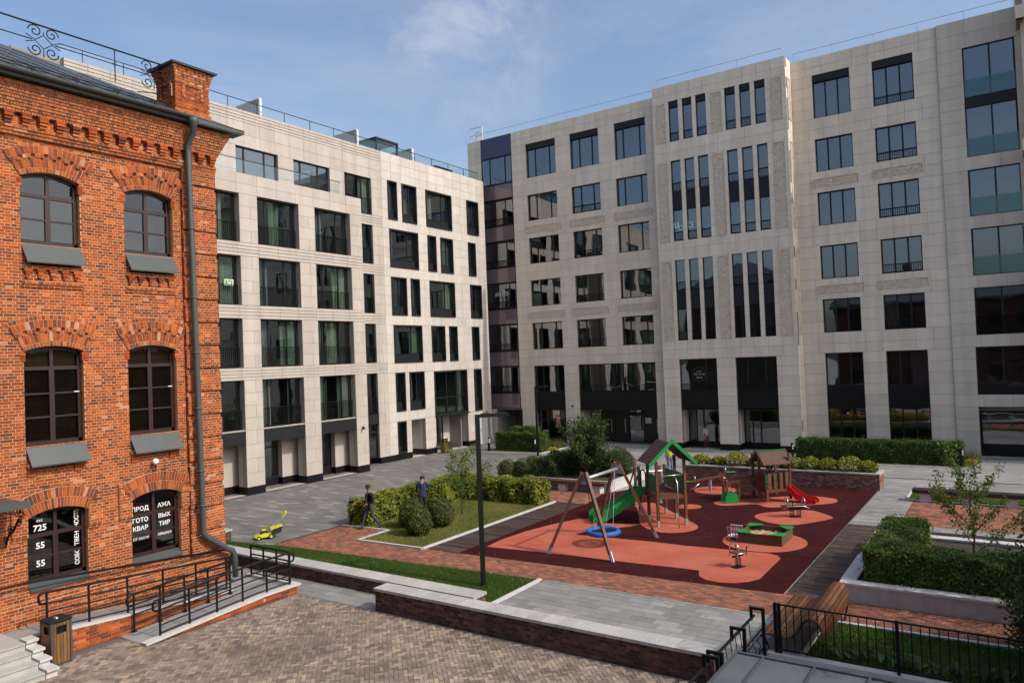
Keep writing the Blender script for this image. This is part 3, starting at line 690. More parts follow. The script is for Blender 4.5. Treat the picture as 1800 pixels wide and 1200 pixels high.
# ---- chimney on the corner
chp = Pieces('brick', brickO, brickA, None, 0)
cx0, cx1, cy0, cy1 = -20.95, -19.95, 12.32, 13.42
ch = MB(); ch.box(cx0+0.012, cx1-0.012, cy0+0.012, cy1-0.012, 13.6, 15.5)
chim = ch.build('chimney', mortar, house); chp.parent = chim; chp.limit = 0
FC = Fac('x', cx1, 1); FD = Fac('y', cy0, -1); dm = MB()
def ch_side(F, u0, u1):
    brick_wall(chp, dm, F, u0, u1, 14.15, 15.05, d=0.0, depth=0.02, proud=0.014)
    brick_wall(chp, dm, F, u0-0.04, u1+0.04, 13.9, 14.22, d=0.04, depth=0.05)
    for r in range(6): brick_wall(chp, dm, F, u0-0.02*r, u1+0.02*r, 15.05+r*0.075, 15.125+r*0.075, d=0.018*r, depth=0.1)
    uc = (u0+u1)/2
    brick_wall(chp, dm, F, uc-0.3, uc+0.3, 14.97, 15.045, d=0.04, depth=0.05)
    for s in (-1, 1): brick_wall(chp, dm, F, uc+s*0.3-0.06, uc+s*0.3+0.06, 14.6, 14.97, d=0.035, depth=0.05)
ch_side(FC, cy0, cy1); ch_side(FD, cx0, cx1); chp.done(); dm.build('mortar_bed', mortar, chim)
cp = MB(); z0 = 15.5
cp.box(cx0-0.18, cx1+0.18, cy0-0.18, cy1+0.18, z0, z0+0.04)
a4 = [(cx0-0.2, cy0-0.2), (cx1+0.2, cy0-0.2), (cx1+0.2, cy1+0.2), (cx0-0.2, cy1+0.2)]; ap = ((cx0+cx1)/2, (cy0+cy1)/2, z0+0.26)
for i in range(4): cp.poly([(*a4[i], z0+0.04), (*a4[(i+1) % 4], z0+0.04), ap])
cp.build('chimney_cap', greypaint, chim); cp = MB(); cp.box(cx0-0.03, cx1+0.055, cy0-0.055, cy1+0.03, 13.7, 13.98); cp.build('flashing', greypaint, chim)
# ---- wrought iron roof railing
def scroll(B, c, r, a0, turns, sgn, x, n=22, rad=0.016):
    pts = []
    for i in range(n):
        k = i/(n-1); a = a0+sgn*turns*2*math.pi*k; q = r*(1-0.82*k); pts.append((x, c[0]+q*math.cos(a), c[1]+q*math.sin(a)))
    B.tube(pts, rad, 6)
B = MB(); xr = -20.5
B.tube([(xr, 3, 15.62), (xr, 12.3, 15.6)], 0.022, 6); B.tube([(xr, 3, 15.19), (xr, 8.75, 15.19)], 0.014, 6); B.tube([(xr, 9.3, 15.19), (xr, 12.25, 15.18)], 0.014, 6)
for y in (6.9, 10.86): B.tube([(xr, y, 15.6), (xr, y, 14.7)], 0.016, 6); B.tube([(xr, y+0.05*math.cos(t_), 15.19+0.05*math.sin(t_)) for t_ in np.linspace(0, 6.28, 12)], 0.008, 5)
for yc in (9.02, 12.0, 5.0):
    for sy in (-1, 1):
        for sz in (-1, 1):
            scroll(B, (yc+sy*0.20, 15.19+sz*0.24), 0.17, math.pi/2*(1-sz)+ (0 if sy*sz > 0 else math.pi), 1.35, sy*sz, xr)
    for s in (-1, 1): B.tube([(xr, yc+s*0.42, 15.19+0.10), (xr, yc+s*0.2, 15.19+0.01), (xr, yc, 15.19+0.18*1), (xr, yc, 15.45)], 0.012, 5); B.tube([(xr, yc+s*0.42, 15.19-0.10), (xr, yc+s*0.2, 15.19-0.01), (xr, yc, 15.01), (xr, yc, 14.8)], 0.012, 5)
B.tube([(xr, 12.3, 14.75), (xr-0.9, 12.0, 14.95)], 0.016, 5)
B.build('roof_railing', blackmetal, house, smooth=True)
# ---- small globe camera over the window and the canopy at the frame edge
B = MB(); B.tube([(XB, 11.27, 3.80), (XB+0.10, 11.27, 3.80), (XB+0.16, 11.27, 3.84), (XB+0.16, 11.27, 3.98)], 0.018, 7); gl = B.build('camera_bracket', blackmetal, house)
MB().sphere((XB+0.16, 11.27, 4.06), 0.085, 14, 10).build('globe', white, gl, smooth=True)
B = MB(); B.box(XB, XB+1.15, 3.6, 7.70, 3.60, 3.66); B.box(XB+1.1, XB+1.18, 3.6, 7.72, 3.54, 3.70)
cn = B.build('canopy', greypaint, house); B = MB(); B.tube([(XB+1.1, 7.6, 3.55), (XB, 7.6, 3.55)], 0.018, 6); B.tube([(XB+1.1, 7.6, 3.35), (XB, 7.6, 3.35)], 0.012, 6)
for i in range(6):
    for s in (0, 1): B.tube([(XB+0.15+0.17*i+0.07*math.cos(q), 7.6, 3.45+0.075*math.sin(q)) for q in np.linspace(0, 6.28, 10)], 0.009, 5)
for k in range(3): 
    pts = [(XB+0.1+0.9*q, 7.6, 3.3-0.7*(1-q)**1.7-0.04*k+0.05*math.sin(9*q)) for q in np.linspace(0, 1, 12)]; B.tube(pts, 0.013, 5)
for q in ((0.85, 3.18, 0.11), (0.35, 2.98, 0.12), (0.12, 2.72, 0.10)):
    B.tube([(XB+q[0]+q[2]*(1-0.8*i/18)*math.cos(i*.5), 7.6, q[1]+q[2]*(1-0.8*i/18)*math.sin(i*.5)) for i in range(19)], 0.012, 5)
B.build('bracket', blackmetal, cn)
# ------------------------------------------------------------------ stone-clad apartment blocks
def stone(name, lo, hi, st):
    return M2(name, lo, ramp=[(0, lo), (0.5, tuple((a+b)/2 for a, b in zip(lo, hi))), (1, hi)], rough=0.8, var=0.07, nscale=1.4, bump=0.12, bscale=50, stain=(st, 0.35, 0.50, 0.80, 0.45), streak=((2.2, 2.2, 0.12), 0.08))
LstO, LstA = stone('limestone', (0.42, 0.375, 0.33), (0.47, 0.42, 0.372), (0.36, 0.315, 0.27))
WstO, WstA = stone('white_stone', (0.50, 0.455, 0.405), (0.565, 0.515, 0.465), (0.44, 0.395, 0.345))
RstO, RstA = stone('sandstone', (0.665, 0.585, 0.475), (0.73, 0.645, 0.53), (0.58, 0.50, 0.395))
TstO, TstA = stone('tower_stone', (0.68, 0.60, 0.495), (0.74, 0.66, 0.55), (0.60, 0.525, 0.42))
BstO, BstA = stone('bay_stone', (0.58, 0.51, 0.42), (0.64, 0.57, 0.475), (0.53, 0.46, 0.375))
jointL = M('joint_light', (0.34, 0.30, 0.26), rough=0.95, var=0.1)
jointR = M('joint_grey', (0.22, 0.195, 0.165), rough=0.95, var=0.1)
room_m = M('room', (0.24, 0.22, 0.19), rough=0.9, var=0.3, nscale=0.6)
glassL = glass_mat('apartment_glass', 0.15, (0.76, 0.85, 0.80), 0.004, 0.9, 0.92)
glassR = glass_mat('dark_apartment_glass', 0.17, (0.70, 0.74, 0.76), 0.006, 0.8, 0.78)
glassT = glass_mat('teal_rail_glass', 0.06, (0.72, 0.86, 0.82), 0.002, 1.0, 0.9)
glassP = glass_mat('panel_glass', 0.38, (0.12, 0.10, 0.14), 0.004, 0.7, 0.5)
glassC = glass_mat('clear_rail_glass', 0.035, (0.95, 0.98, 0.975), 0.001, 1.0, 1.0)
curt = [M('curtain_cream', (0.70, 0.66, 0.57), rough=0.9, var=0.1), M('curtain_green', (0.50, 0.54, 0.46), rough=0.9, var=0.1), M('curtain_grey', (0.52, 0.51, 0.49), rough=0.9, var=0.1)]
paper = M('paper_sheet', (0.55, 0.38, 0.27), rough=0.9, var=0.1)
sidem = M('interior_side', (0.2, 0.19, 0.17), rough=0.9)

def window(F, root, u0, u1, z0, z1, rec=0.22, fw=0.06, mull=(), rail=0.0, glass=None, frame=None, sp=0.0, proud=0.0, curtain=0, transom=None, label=None, railtype='bars'):
    frame = frame or darkmetal; fr = MB(); d0, d1 = -rec-0.05, -rec+0.03
    if proud: d1b = proud
    else: d1b = d1
    for a, b in ((u0, u0+fw), (u1-fw, u1)): F.box(fr, a, b, d0, d1b, z0, z1)
    F.box(fr, u0+fw, u1-fw, d0, d1b, z1-fw, z1); F.box(fr, u0+fw, u1-fw, d0, d1b, z0, z0+fw)
    us = [u0+fw]+[u0+(u1-u0)*q for q in mull]+[u1-fw]
    zb = z0+fw+sp
    for q in mull: c = u0+(u1-u0)*q; F.box(fr, c-0.045, c+0.045, d0, d1-0.004, zb, z1-fw)
    if transom: F.box(fr, u0+fw, u1-fw, d0, d1-0.006, transom-0.035, transom+0.035)
    if sp: F.box(fr, u0+fw, u1-fw, d0, d1-0.002, zb-0.05, zb)
    w = fr.build('window', frame, root)
    if label: w['label'] = label
    for i in range(len(us)-1):
        B = MB(); F.box(B, us[i]+0.01, us[i+1]-0.01, -rec-0.018, -rec-0.006, zb, z1-fw); B.build('pane', glass, w)
    if sp:
        B = MB(); F.box(B, u0+fw, u1-fw, d0+0.01, -rec-0.002, z0+fw, zb-0.05); B.build('spandrel_panel', darkmetal, w)
    if rail:
        B = MB(); dr = -rec+0.10
        if railtype == 'bars':
            F.box(B, u0+0.01, u1-0.01, dr-0.02, dr+0.02, z0+rail-0.035, z0+rail); F.box(B, u0+0.01, u1-0.01, dr-0.012, dr+0.012, z0+0.06, z0+0.09)
            n = max(3, int((u1-u0)/0.115))
            for i in range(n+1): c = u0+0.02+(u1-u0-0.04)*i/n; F.box(B, c-0.008, c+0.008, dr-0.012, dr+0.012, z0+0.09, z0+rail-0.035)
            B.build('railing', blackmetal, w)
        else:
            F.box(B, u0+0.01, u1-0.01, dr-0.006, dr+0.006, z0+0.02, z0+rail); B.build('glass_balustrade', glassT, w)
    if curtain:
        rr = random.Random(int(u0*97+z0*31))
        for k in range(curtain):
            B = MB(); wd = rr.uniform(0.18, 0.42)*(u1-u0); a = u0+fw+rr.choice([0.0, 0.0, (u1-u0)*0.4, (u1-u0)-wd-2*fw]); n = 22; dd = -rec-0.22
            zt = z1-0.05; zl = zb+0.02
            for i in range(n):
                p0, p1 = a+wd*i/n, a+wd*(i+1)/n
                e0, e1 = 0.05*math.sin(i*1.9), 0.05*math.sin((i+1)*1.9)
                B.poly([F.p(p0, dd+e0, zl), F.p(p1, dd+e1, zl), F.p(p1, dd+e1, zt), F.p(p0, dd+e0, zt)])
            B.build('curtain', curt[rr.randrange(3)], w)
    return w

def clad(F, P, core, rev, u0, u1, z0, z1, openings, zl, wpan=0.95, d=0.0, thick=0.03, gap=0.013, coredepth=0.32, ribs=(), stag=False, revd=0.32):
    """panels with open joints round rectangular openings"""
    zs = sorted(set([z0, z1]+[z for z in zl if z0 < z < z1]+[z for o in openings for z in (o[2], o[3]) if z0 < z < z1]))
    z2 = [zs[0]]
    for a in zs[1:]:
        if a-z2[-1] > 0.04: z2.append(a)
        elif a == z1: z2[-1] = a
    lines = []
    for a, b in zip(z2[:-1], z2[1:]):
        n = max(1, int(round((b-a)/0.66))) if b-a > 0.85 else 1
        lines += [(a+(b-a)*i/n, a+(b-a)*(i+1)/n) for i in range(n)]
    for k, (a, b) in enumerate(lines):
        zc = (a+b)/2
        iv = subtract(u0, u1, [(o[0], o[1]) for o in openings if o[2] < zc < o[3]])
        rib = any(r0 < zc < r1 for r0, r1 in ribs)
        for s, e in iv:
            F.box(core, s, e, d-coredepth, d-thick, a, b)
            n = max(1, int(round((e-s)/wpan)))
            cuts = [s+(e-s)*i/n for i in range(n+1)]
            if stag and k % 2 and n == 1 and e-s > 0.8: cuts = [s, s+(e-s)*0.62, e]
            for p, q in zip(cuts[:-1], cuts[1:]):
                hs = [(a, b)] if not rib else [(a+(b-a)*i/4, a+(b-a)*(i+1)/4) for i in range(4)]
                for i, (za, zb) in enumerate(hs):
                    g = gap if not rib else 0.035
                    x, y = F.p(p+gap/2, d-thick, za), F.p(q-gap/2, d+random.uniform(-.001, .001), zb)
                    P.box(x[0], y[0], x[1], y[1], za+g/2, zb-g/2, None)
    for o in openings:
        for a, b in ((o[0]-0.03, o[0]-0.002), (o[1]+0.002, o[1]+0.03)): F.box(rev, a, b, d-revd, d-0.032, o[2], o[3])
        F.box(rev, o[0], o[1], d-revd, d-0.034, o[3]+0.002, o[3]+0.03); F.box(rev, o[0], o[1], d-revd, d-0.034, o[2]-0.03, o[2]-0.002)

# ================= pale block along the left side of the yard
XL = -34.5
FL = Fac('x', XL, 1); FV = Fac('x', -33.0, 1)
pale = thing('apartment_building', 'pale limestone apartment block with dark windows, behind the red brick house', 'building', (-40, 33, 0))
PL = Pieces('panel', LstO, LstA, pale, 300); PW = Pieces('panel', WstO, WstA, pale, 300)
coreL, revL, coreW, revW = MB(), MB(), MB(), MB()
# projecting lower volume with piers
cols = [(20.0, 23.76), (24.87, 27.63), (28.78, 31.53)]
rowsV = [(3.32, 5.92), (6.57, 9.13), (9.83, 12.40), (13.12, 15.68)]
opV = [(a, b, z0, z1) for a, b in cols for z0, z1 in rowsV]+[(a, b, 0.0, 3.32) for a, b in cols]
clad(FV, PL, coreL, revL, 16, 32.5, 0.38, 16.76, opV, [], 1.3, ribs=[(5.95, 6.55), (9.16, 9.8), (12.45, 13.1)], stag=True, revd=0.55)
FV.box(coreL, 16, 32.5, -1.48, -0.05, 16.5, 16.72); FV.box(coreL, 32.2, 32.48, -1.48, -0.05, 0.4, 16.7)
for z in (6.2, 9.5, 12.75, 16.2): FV.box(coreL, 16, 32.2, -1.45, -0.33, z-0.12, z+0.12)
wi = 0
for j, (z0, z1) in enumerate(rowsV):
    for i, (a, b) in enumerate(cols):
        mull = (0.72,) if i == 0 else ((0.22, 0.70) if (i+j) % 2 else (0.28, 0.72))
        window(FV, pale, a, b, z0, z1, rec=0.40, mull=mull, rail=1.08, glass=glassL, curtain=(2 if (i+j) % 3 != 1 else 1))
for a, b in cols:                       # dark fascia over the colonnade
    B = MB(); FV.box(B, a, b, -0.5, -0.02, 2.62, 3.30); B.build('fascia', darkmetal, pale)
    B = MB(); FV.box(B, a, b, -1.45, -0.5, 2.62, 2.68); B.build('soffit', M('soffit', (0.30, 0.27, 0.23)), pale)
for a, b in ((23.76, 24.87), (27.63, 28.78), (31.53, 32.5)):   # free-standing pier bases and returns
    B = MB(); FV.box(B, a, b, -0.72, 0.012, 0.0, 0.40); B.build('plinth', blackstone, pale)
    for zz in (0.40, 1.0, 1.6, 2.2):
        FV.box(revL, a+0.004, b-0.004, -0.70, -0.034, zz+0.008, min(zz+0.59, 2.62))
    FV.box(coreL, a+0.02, b-0.02, -0.68, -0.05, 0.4, 2.7)
    B = MB(); FL.box(B, a-0.75, b-0.35, 0.0, 0.36, 0.40, 2.65); B.build('wall_return', LstA, pale)
    B = MB(); FL.box(B, a-0.75, b-0.35, 0.0, 0.365, 0.0, 0.40); B.build('plinth', blackstone, pale)
for a, b in ((20.4, 23.2), (24.55, 27.0), (28.45, 30.8)):
    window(FL, pale, a, b, 0.42, 2.66, rec=0.02, mull=(0.08, 0.55), glass=glassL, transom=2.12)
    B = MB(); FL.box(B, a, b, -0.3, 0.02, 0.0, 0.42); B.build('plinth', blackstone, pale)
FL.box(coreL, 16, 32.6, -0.35, -0.12, 0.0, 0.4)
# upper storey on the main plane and the white end
rows4 = [(3.28, 5.90), (6.58, 9.13), (9.82, 12.38), (13.06, 15.62), (16.33, 18.72)]
opM = [(24.72, 27.52, 16.3, 18.72), (28.62, 31.40, 16.3, 18.72), (20.0, 23.3, 16.3, 18.72)]+[(32.6, 34.95, a, b) for a, b in rows4]+[(32.6, 34.95, 0.4, 3.28)]
clad(FL, PL, coreL, revL, 16, 32.5, 16.72, 20.75, opM, [], 1.05, ribs=[(20.0, 20.76)])
clad(FL, PL, coreL, revL, 32.5, 35.9, 0.38, 20.75, opM, [20.02], 1.0, ribs=[(20.02, 20.76)]+[(5.95, 6.55), (9.16, 9.8), (12.42, 13.02), (15.65, 16.3)], stag=True)
window(FL, pale, 24.72, 27.52, 16.3, 18.72, mull=(0.22, 0.70), glass=glassL, rec=0.18)
window(FL, pale, 28.62, 31.40, 16.3, 18.72, mull=(0.22, 0.70), glass=glassL, rec=0.18)
window(FL, pale, 20.0, 23.3, 16.3, 18.72, mull=(0.22, 0.70), glass=glassL, rec=0.18)
for i, (a, b) in enumerate(rows4): window(FL, pale, 32.6, 34.95, a, b, mull=(0.15, 0.68), glass=glassL, rail=1.05, rec=0.18, curtain=1)
B = MB(); FL.box(B, 32.6, 34.95, -0.2, 0.015, 2.62, 3.27); B.build('fascia', darkmetal, pale)
window(FL, pale, 32.6, 34.95, 0.42, 2.62, rec=0.18, mull=(0.6,), glass=glassL, transom=2.1)
W2 = {(16.25, 18.90): [(36.45, 37.35), (37.85, 39.35), (40.36, 43.28), (45.15, 46.63)], (13.02, 15.62): [(36.50, 39.37), (40.41, 41.34), (41.84, 43.28), (45.17, 46.11)],
      (9.76, 12.36): [(36.52, 38.02), (38.46, 39.38), (40.47, 43.32), (45.25, 46.70)], (6.53, 9.10): [(36.60, 39.46), (40.50, 42.0), (42.50, 43.45), (45.27, 46.18)],
      (3.25, 5.87): [(36.63, 37.55), (38.0, 39.53)], (2.63, 5.83): [(40.60, 44.43), (45.33, 46.27)]}
opW = [(a, b, z0, z1) for (z0, z1), l in W2.items() for a, b in l]+[(36.66, 37.53, 0.45, 2.56), (38.07, 39.53, 0.0, 2.58), (40.66, 44.43, 0.0, 2.62), (45.55, 47.25, 0.0, 2.2)]
clad(FL, PW, coreW, revW, 35.9, 47.4, 0.38, 20.75, opW, [], 0.95, stag=True, revd=0.6)
for (z0, z1), l in W2.items():
    for i, (a, b) in enumerate(l):
        wd = b-a; big = wd > 3.5
        window(FL, pale, a, b, z0, z1, rec=0.22, fw=0.10, proud=0.07, sp=0.0 if big else (0.95 if z0 == 2.63 else 0.52), mull=((0.42, 0.72) if big else ((0.68,) if wd > 2.5 else ((0.62,) if wd > 1.3 else ()))), glass=glassL, curtain=(1 if not big else 0), transom=(z0+1.25 if big else None))
window(FL, pale, 36.66, 37.53, 0.42, 2.56, rec=0.22, fw=0.09, proud=0.05, glass=glassL, curtain=1)
for a, b in ((35.9, 36.66), (36.66, 37.53), (37.53, 38.07), (39.53, 40.66), (44.43, 45.55)):
    B = MB(); FL.box(B, a, b, -1.3 if (a > 38 or a == 37.53) else -0.3, 0.012, 0.0, 0.40); B.build('plinth', blackstone, pale)
B = MB(); FL.box(B, 35.0, 35.9, -0.3, 0.012, 0.0, 0.40); B.build('plinth', blackstone, pale)
# deep porch and entrance recess
B = MB(); FL.box(B, 38.0, 39.6, -1.6, -1.5, 0, 2.7); FL.box(B, 39.53, 39.60, -1.5, -0.61, 0.4, 2.58); FL.box(B, 38.0, 38.07, -1.5, -0.61, 0.4, 2.58); FL.box(B, 38.0, 39.6, -1.5, -0.61, 2.58, 2.65)
FL.box(B, 42.95, 44.43, -1.6, -1.5, 0.4, 2.62); FL.box(B, 44.43, 44.5, -1.5, -0.61, 0.4, 2.62); FL.box(B, 40.6, 44.5, -1.5, -0.61, 2.62, 2.7)
B.build('porch_lining', WstA, pale)
window(FL, pale, 40.66, 42.95, 0.0, 2.62, rec=1.3, mull=(0.22, 0.62), glass=glassL, fw=0.08, label='glazed entrance door with dark frame')
B = MB(); FL.box(B, 40.6, 44.48, -0.05, 0.16, 2.55, 2.64); B.build('canopy', darkmetal, pale)
doorm = M('pale_door', (0.52, 0.55, 0.50), rough=0.5, var=0.05)
for a, b in ((45.6, 46.35), (46.5, 47.2)):
    B = MB(); FL.box(B, a, b, -0.25, -0.20, 0.0, 2.15); o = B.build('door', doorm, pale); B = MB(); FL.box(B, b-0.12, b-0.08, -0.20, -0.14, 1.0, 1.14); B.build('handle', steel, o)
B = MB(); FL.box(B, 45.5, 47.3, -0.4, -0.26, 0, 2.3); B.build('wall_back', WstA, pale)
PL.done(); PW.done()
coreL.build('wall_core', jointL, pale); coreW.build('wall_core', jointL, pale); revL.build('reveal', LstA, pale); revW.build('reveal', WstA, pale)
B = MB(); FL.box(B, 14, 47.4, -3.2, -3.0, 0, 20.7); FL.box(B, 14, 47.6, -9, -0.3, 20.2, 20.70)
for z in (2.95, 6.22, 9.47, 12.72, 15.97, 19.3): FL.box(B, 14, 47.4, -3.0, -0.35, z-0.15, z+0.15)
for y in (23.9, 28.1, 32.0, 35.6, 39.9, 44.0): FL.box(B, y, y+0.1, -3.0, -0.4, 0, 20.2)
B.build('rooms', room_m, pale)
B = MB(); FL.box(B, 47.4, 47.5, -9, -0.01, 0, 20.7); B.build('end_wall', WstA, pale)
# terrace rail, roof rail and roof-top things
B = MB(); FV.box(B, 16, 30.9, -0.12, -0.10, 16.76, 17.50); FV.box(B, 30.88, 30.9, -1.4, -0.12, 16.76, 17.5); r_ = B.build('terrace_balustrade', glassC, pale)
B = MB(); FV.box(B, 16, 30.92, -0.13, -0.09, 17.50, 17.53); B.build('top_rail', blackmetal, r_)
B = MB(); FL.box(B, 16, 47.4, -0.42, -0.40, 20.75, 21.45); r_ = B.build('roof_balustrade', glassC, pale)
B = MB(); FL.box(B, 16, 47.4, -0.43, -0.39, 21.45, 21.48)
for y in np.arange(17, 47, 1.9): FL.box(B, y, y+0.02, -0.44, -0.40, 20.75, 21.45)
B.build('top_rail', blackmetal, r_)
whitem = M('white_frame', (0.68, 0.66, 0.62), rough=0.6)
for y, zt in ((26.9, 22.0), (34.5, 22.0), (39.9, 21.9)):
    B = MB()
    for d in (-2.9, -0.75): FL.box(B, y, y+0.14, d-0.07, d+0.07, 20.7, zt)
    FL.box(B, y, y+0.14, -2.9, -0.75, zt, zt+0.06)
    o = B.build('roof_screen', whitem, pale)
    for k in range(12): 
        B = MB(); FL.box(B, y+0.03, y+0.11, -2.83, -0.82, 20.8+k*0.1, 20.86+k*0.1); B.build('slat', M('screen_slat', (0.38, 0.38, 0.36)) if k == 0 and y < 27 else bpy.data.materials['screen_slat'], o)
B = MB()
for y in (36.4, 38.5): 
    for d in (-2.6, -0.9): FL.box(B, y, y+0.12, d-0.06, d+0.06, 20.7, 21.9)
FL.box(B, 36.4, 38.62, -2.66, -0.84, 21.9, 22.02); FL.box(B, 36.4, 38.62, -2.66, -0.84, 20.7, 20.8); o = B.build('roof_hatch', darkmetal, pale)
B = MB(); FL.box(B, 36.52, 38.5, -0.92, -0.90, 20.8, 21.9); B.build('pane', glassT, o); B = MB(); FL.box(B, 36.43, 36.45, -2.54, -0.96, 20.8, 21.9); B.build('pane', glassT, o)
B = MB(); FL.box(B, 43.3, 45.4, -2.5, -1.4, 20.7, 21.5); B.build('roof_vent', darkmetal, pale)
# number sheet in the window nearest the brick house
grn = M('green_sheet', (0.50, 0.72, 0.45), rough=0.6); ink = M('dark_ink', (0.02, 0.025, 0.02))
B = MB(); FV.box(B, 23.02, 23.56, -0.39, -0.385, 10.85, 11.18); o = B.build('number_sheet', grn, pale)
text_obj('lettering', '873', ink, o, 0.27, face_x(-33.38, 23.29, 11.015), bold=0.003, spacing=1.1)
B = MB(); B.beam((-32.98, 32.0, 2.72), (-32.75, 31.9, 2.62), 0.09, 0.09); B.build('security_camera', blackmetal, pale)
B = MB(); FL.box(B, 37.98, 38.9, -0.65, -0.62, 16.8, 18.0); B.build('paper', paper, pale)
B = MB(); FL.box(B, 36.6, 37.1, -0.52, -0.50, 16.8, 17.9); B.build('paper', curt[0], pale)
# ================= grey sandstone block closing the yard, with the tower bay
grey = thing('apartment_building', 'grey sandstone apartment block with carved panels and a projecting tower bay', 'building', (-16, 55, 0))
FRl, FT, FRr = Fac('y', 48.3, -1), Fac('y', 47.7, -1), Fac('y', 49.1, -1)
P_l = Pieces('panel', RstO, RstA, grey, 130); P_t = Pieces('panel', TstO, TstA, grey, 100); P_b = Pieces('panel', BstO, BstA, grey, 70)
core, revR, revT = MB(), MB(), MB()
def carve_mat():
    m = bpy.data.materials.new('carved_stone'); m.use_nodes = True; nt = m.node_tree; N = nt.nodes; L = nt.links; b = N['Principled BSDF']; b.inputs['Roughness'].default_value = 0.9
    g = N.new('ShaderNodeNewGeometry'); n = N.new('ShaderNodeTexNoise'); n.inputs['Scale'].default_value = 4.2; n.inputs['Detail'].default_value = 1.0; n.inputs['Distortion'].default_value = 1.6
    L.new(g.outputs['Position'], n.inputs['Vector'])
    w = N.new('ShaderNodeMath'); w.operation = 'MULTIPLY'; w.inputs[1].default_value = 38; L.new(n.outputs['Fac'], w.inputs[0])
    s = N.new('ShaderNodeMath'); s.operation = 'SINE'; L.new(w.outputs[0], s.inputs[0])
    bp = N.new('ShaderNodeBump'); bp.inputs['Strength'].default_value = 1.0; bp.inputs['Distance'].default_value = 0.010; L.new(s.outputs[0], bp.inputs['Height']); L.new(bp.outputs[0], b.inputs['Normal'])
    b.inputs['Base Color'].default_value = (0.66, 0.57, 0.46, 1)
    return m
carved = carve_mat()
def carve_panel(F, u0, u1, z0, z1, root):
    """carved frieze: slab with real scroll ridges"""
    B = MB(); F.box(B, u0, u1, -0.01, 0.006, z0, z1)
    for a, b in ((u0, u0+0.03), (u1-0.03, u1)): F.box(B, a, b, 0.006, 0.028, z0, z1)
    F.box(B, u0+0.03, u1-0.03, 0.006, 0.028, z0, z0+0.03); F.box(B, u0+0.03, u1-0.03, 0.006, 0.028, z1-0.03, z1)
    o = B.build('carved_panel', carved, root)
    rr = random.Random(int(u0*13+z0*7)); R = MB(); vert = (z1-z0) > (u1-u0); W_ = (u1-u0) if vert else (z1-z0); Ln = (z1-z0) if vert else (u1-u0)
    n = int(Ln/0.36); st = Ln/n
    for i in range(n):
        for s in (-1, 1):
            cu = (u0+u1)/2+s*W_*0.24 if vert else u0+(i+0.5)*st
            cz = z0+(i+0.5)*st if vert else (z0+z1)/2+s*W_*0.22
            r = min(W_*0.2, st*0.42); pts = []
            for k in range(11):
                q = k/10; an = q*8.5*s*(1 if i % 2 else -1)+i*1.3; ra = r*(1-0.75*q); pts.append(F.p(cu+ra*math.cos(an), 0.008, cz+ra*math.sin(an)))
            R.tube(pts, 0.010, 4, cap=False)
    ob = R.build('scroll', TstA, o); ob['kind'] = 'stuff'

rows = [(3.83, 5.89), (7.16, 9.21), (10.51, 12.52), (13.82, 15.82), (17.17, 19.18)]
colL = [(-30.88, -28.2), (-26.92, -24.52), (-23.22, -20.80)]
opL = [(a, b, z0, z1) for a, b in colL for z0, z1 in rows[1:]]+[(a, b, 20.53, 23.19) for a, b in colL]+[(-30.88, -28.17, 0.0, 5.89), (-26.95, -20.80, 0.0, 5.89)]+[(-35.22, -32.22, 2.55, 24.36), (-34.6, -32.1, 0, 2.55)]
clad(FRl, P_l, core, revR, -36.55, -19.9, 0.0, 24.38, opL, [6.55, 20.05, 23.75], 0.92, revd=0.34)
def rmull(i): return ((0.28, 0.76), (0.30, 0.74), (0.25, 0.78))[i % 3]
for j, (z0, z1) in enumerate(rows[1:]):
    for i, (a, b) in enumerate(colL):
        window(FRl, grey, a, b, z0, z1, mull=rmull(i+j), glass=glassR, rail=(0.55 if i == 1 else 0), curtain=(1 if (i*3+j) % 4 == 0 else 0))
for i, (a, b) in enumerate(colL):
    window(FRl, grey, a, b, 20.53, 22.76, mull=rmull(i), glass=glassR, curtain=2 if i < 2 else 0)
    B = MB(); FRl.box(B, a, b, -0.30, -0.06, 22.76, 23.19); B.build('lintel', darkmetal, grey)
for i, (a, b) in enumerate(colL):
    for z in (16.2, 9.55): carve_panel(FRl, a-0.25, b+0.28, z, z+0.52, grey)
window(FRl, grey, -30.88, -28.17, 3.83, 5.89, mull=(0.28, 0.76), glass=glassR)
window(FRl, grey, -26.95, -20.80, 3.83, 5.89, mull=(0.13, 0.28, 0.46, 0.58, 0.72, 0.86), glass=glassR, rail=0.5)
for a, b in ((-30.88, -28.17), (-26.95, -20.80)):
    B = MB(); FRl.box(B, a, b, -0.32, -0.10, 2.50, 3.83); B.build('fascia', blackstone, grey)
# recessed ground floor
window(FRl, grey, -30.88, -28.17, 0.0, 2.5, rec=0.45, mull=(0.33,), glass=glassR, transom=1.75)
FD_ = Fac('y', 49.95, -1)
window(FD_, grey, -26.95, -26.0, 0.0, 2.5, rec=0.0, glass=glassR)
window(FD_, grey, -23.75, -22.55, 0.0, 2.5, rec=0.0, glass=glassR, transom=2.05)
dkdoor = M('dark_door', (0.012, 0.010, 0.010), rough=0.35, spec=0.4)
for a, b in ((-26.0, -24.9), (-24.88, -23.77), (-22.53, -20.80)):
    B = MB(); FD_.box(B, a+0.01, b-0.01, -0.05, 0.02, 0.0, 2.5); o = B.build('door', dkdoor, grey)
    B = MB(); FD_.box(B, b-0.30 if a < -23 else a+1.0, (b-0.26) if a < -23 else a+1.04, 0.02, 0.09, 0.75, 1.75); B.build('handle', steel, o)
B = MB(); FRl.box(B, -26.95, -20.8, -1.65, -0.12, 2.5, 2.58); B.build('soffit', blackstone, grey)
for a, b in ((-27.0, -26.94), (-20.81, -20.75)): B = MB(); FRl.box(B, a, b, -1.65, -0.34, 0, 2.5); B.build('reveal', RstA, grey)
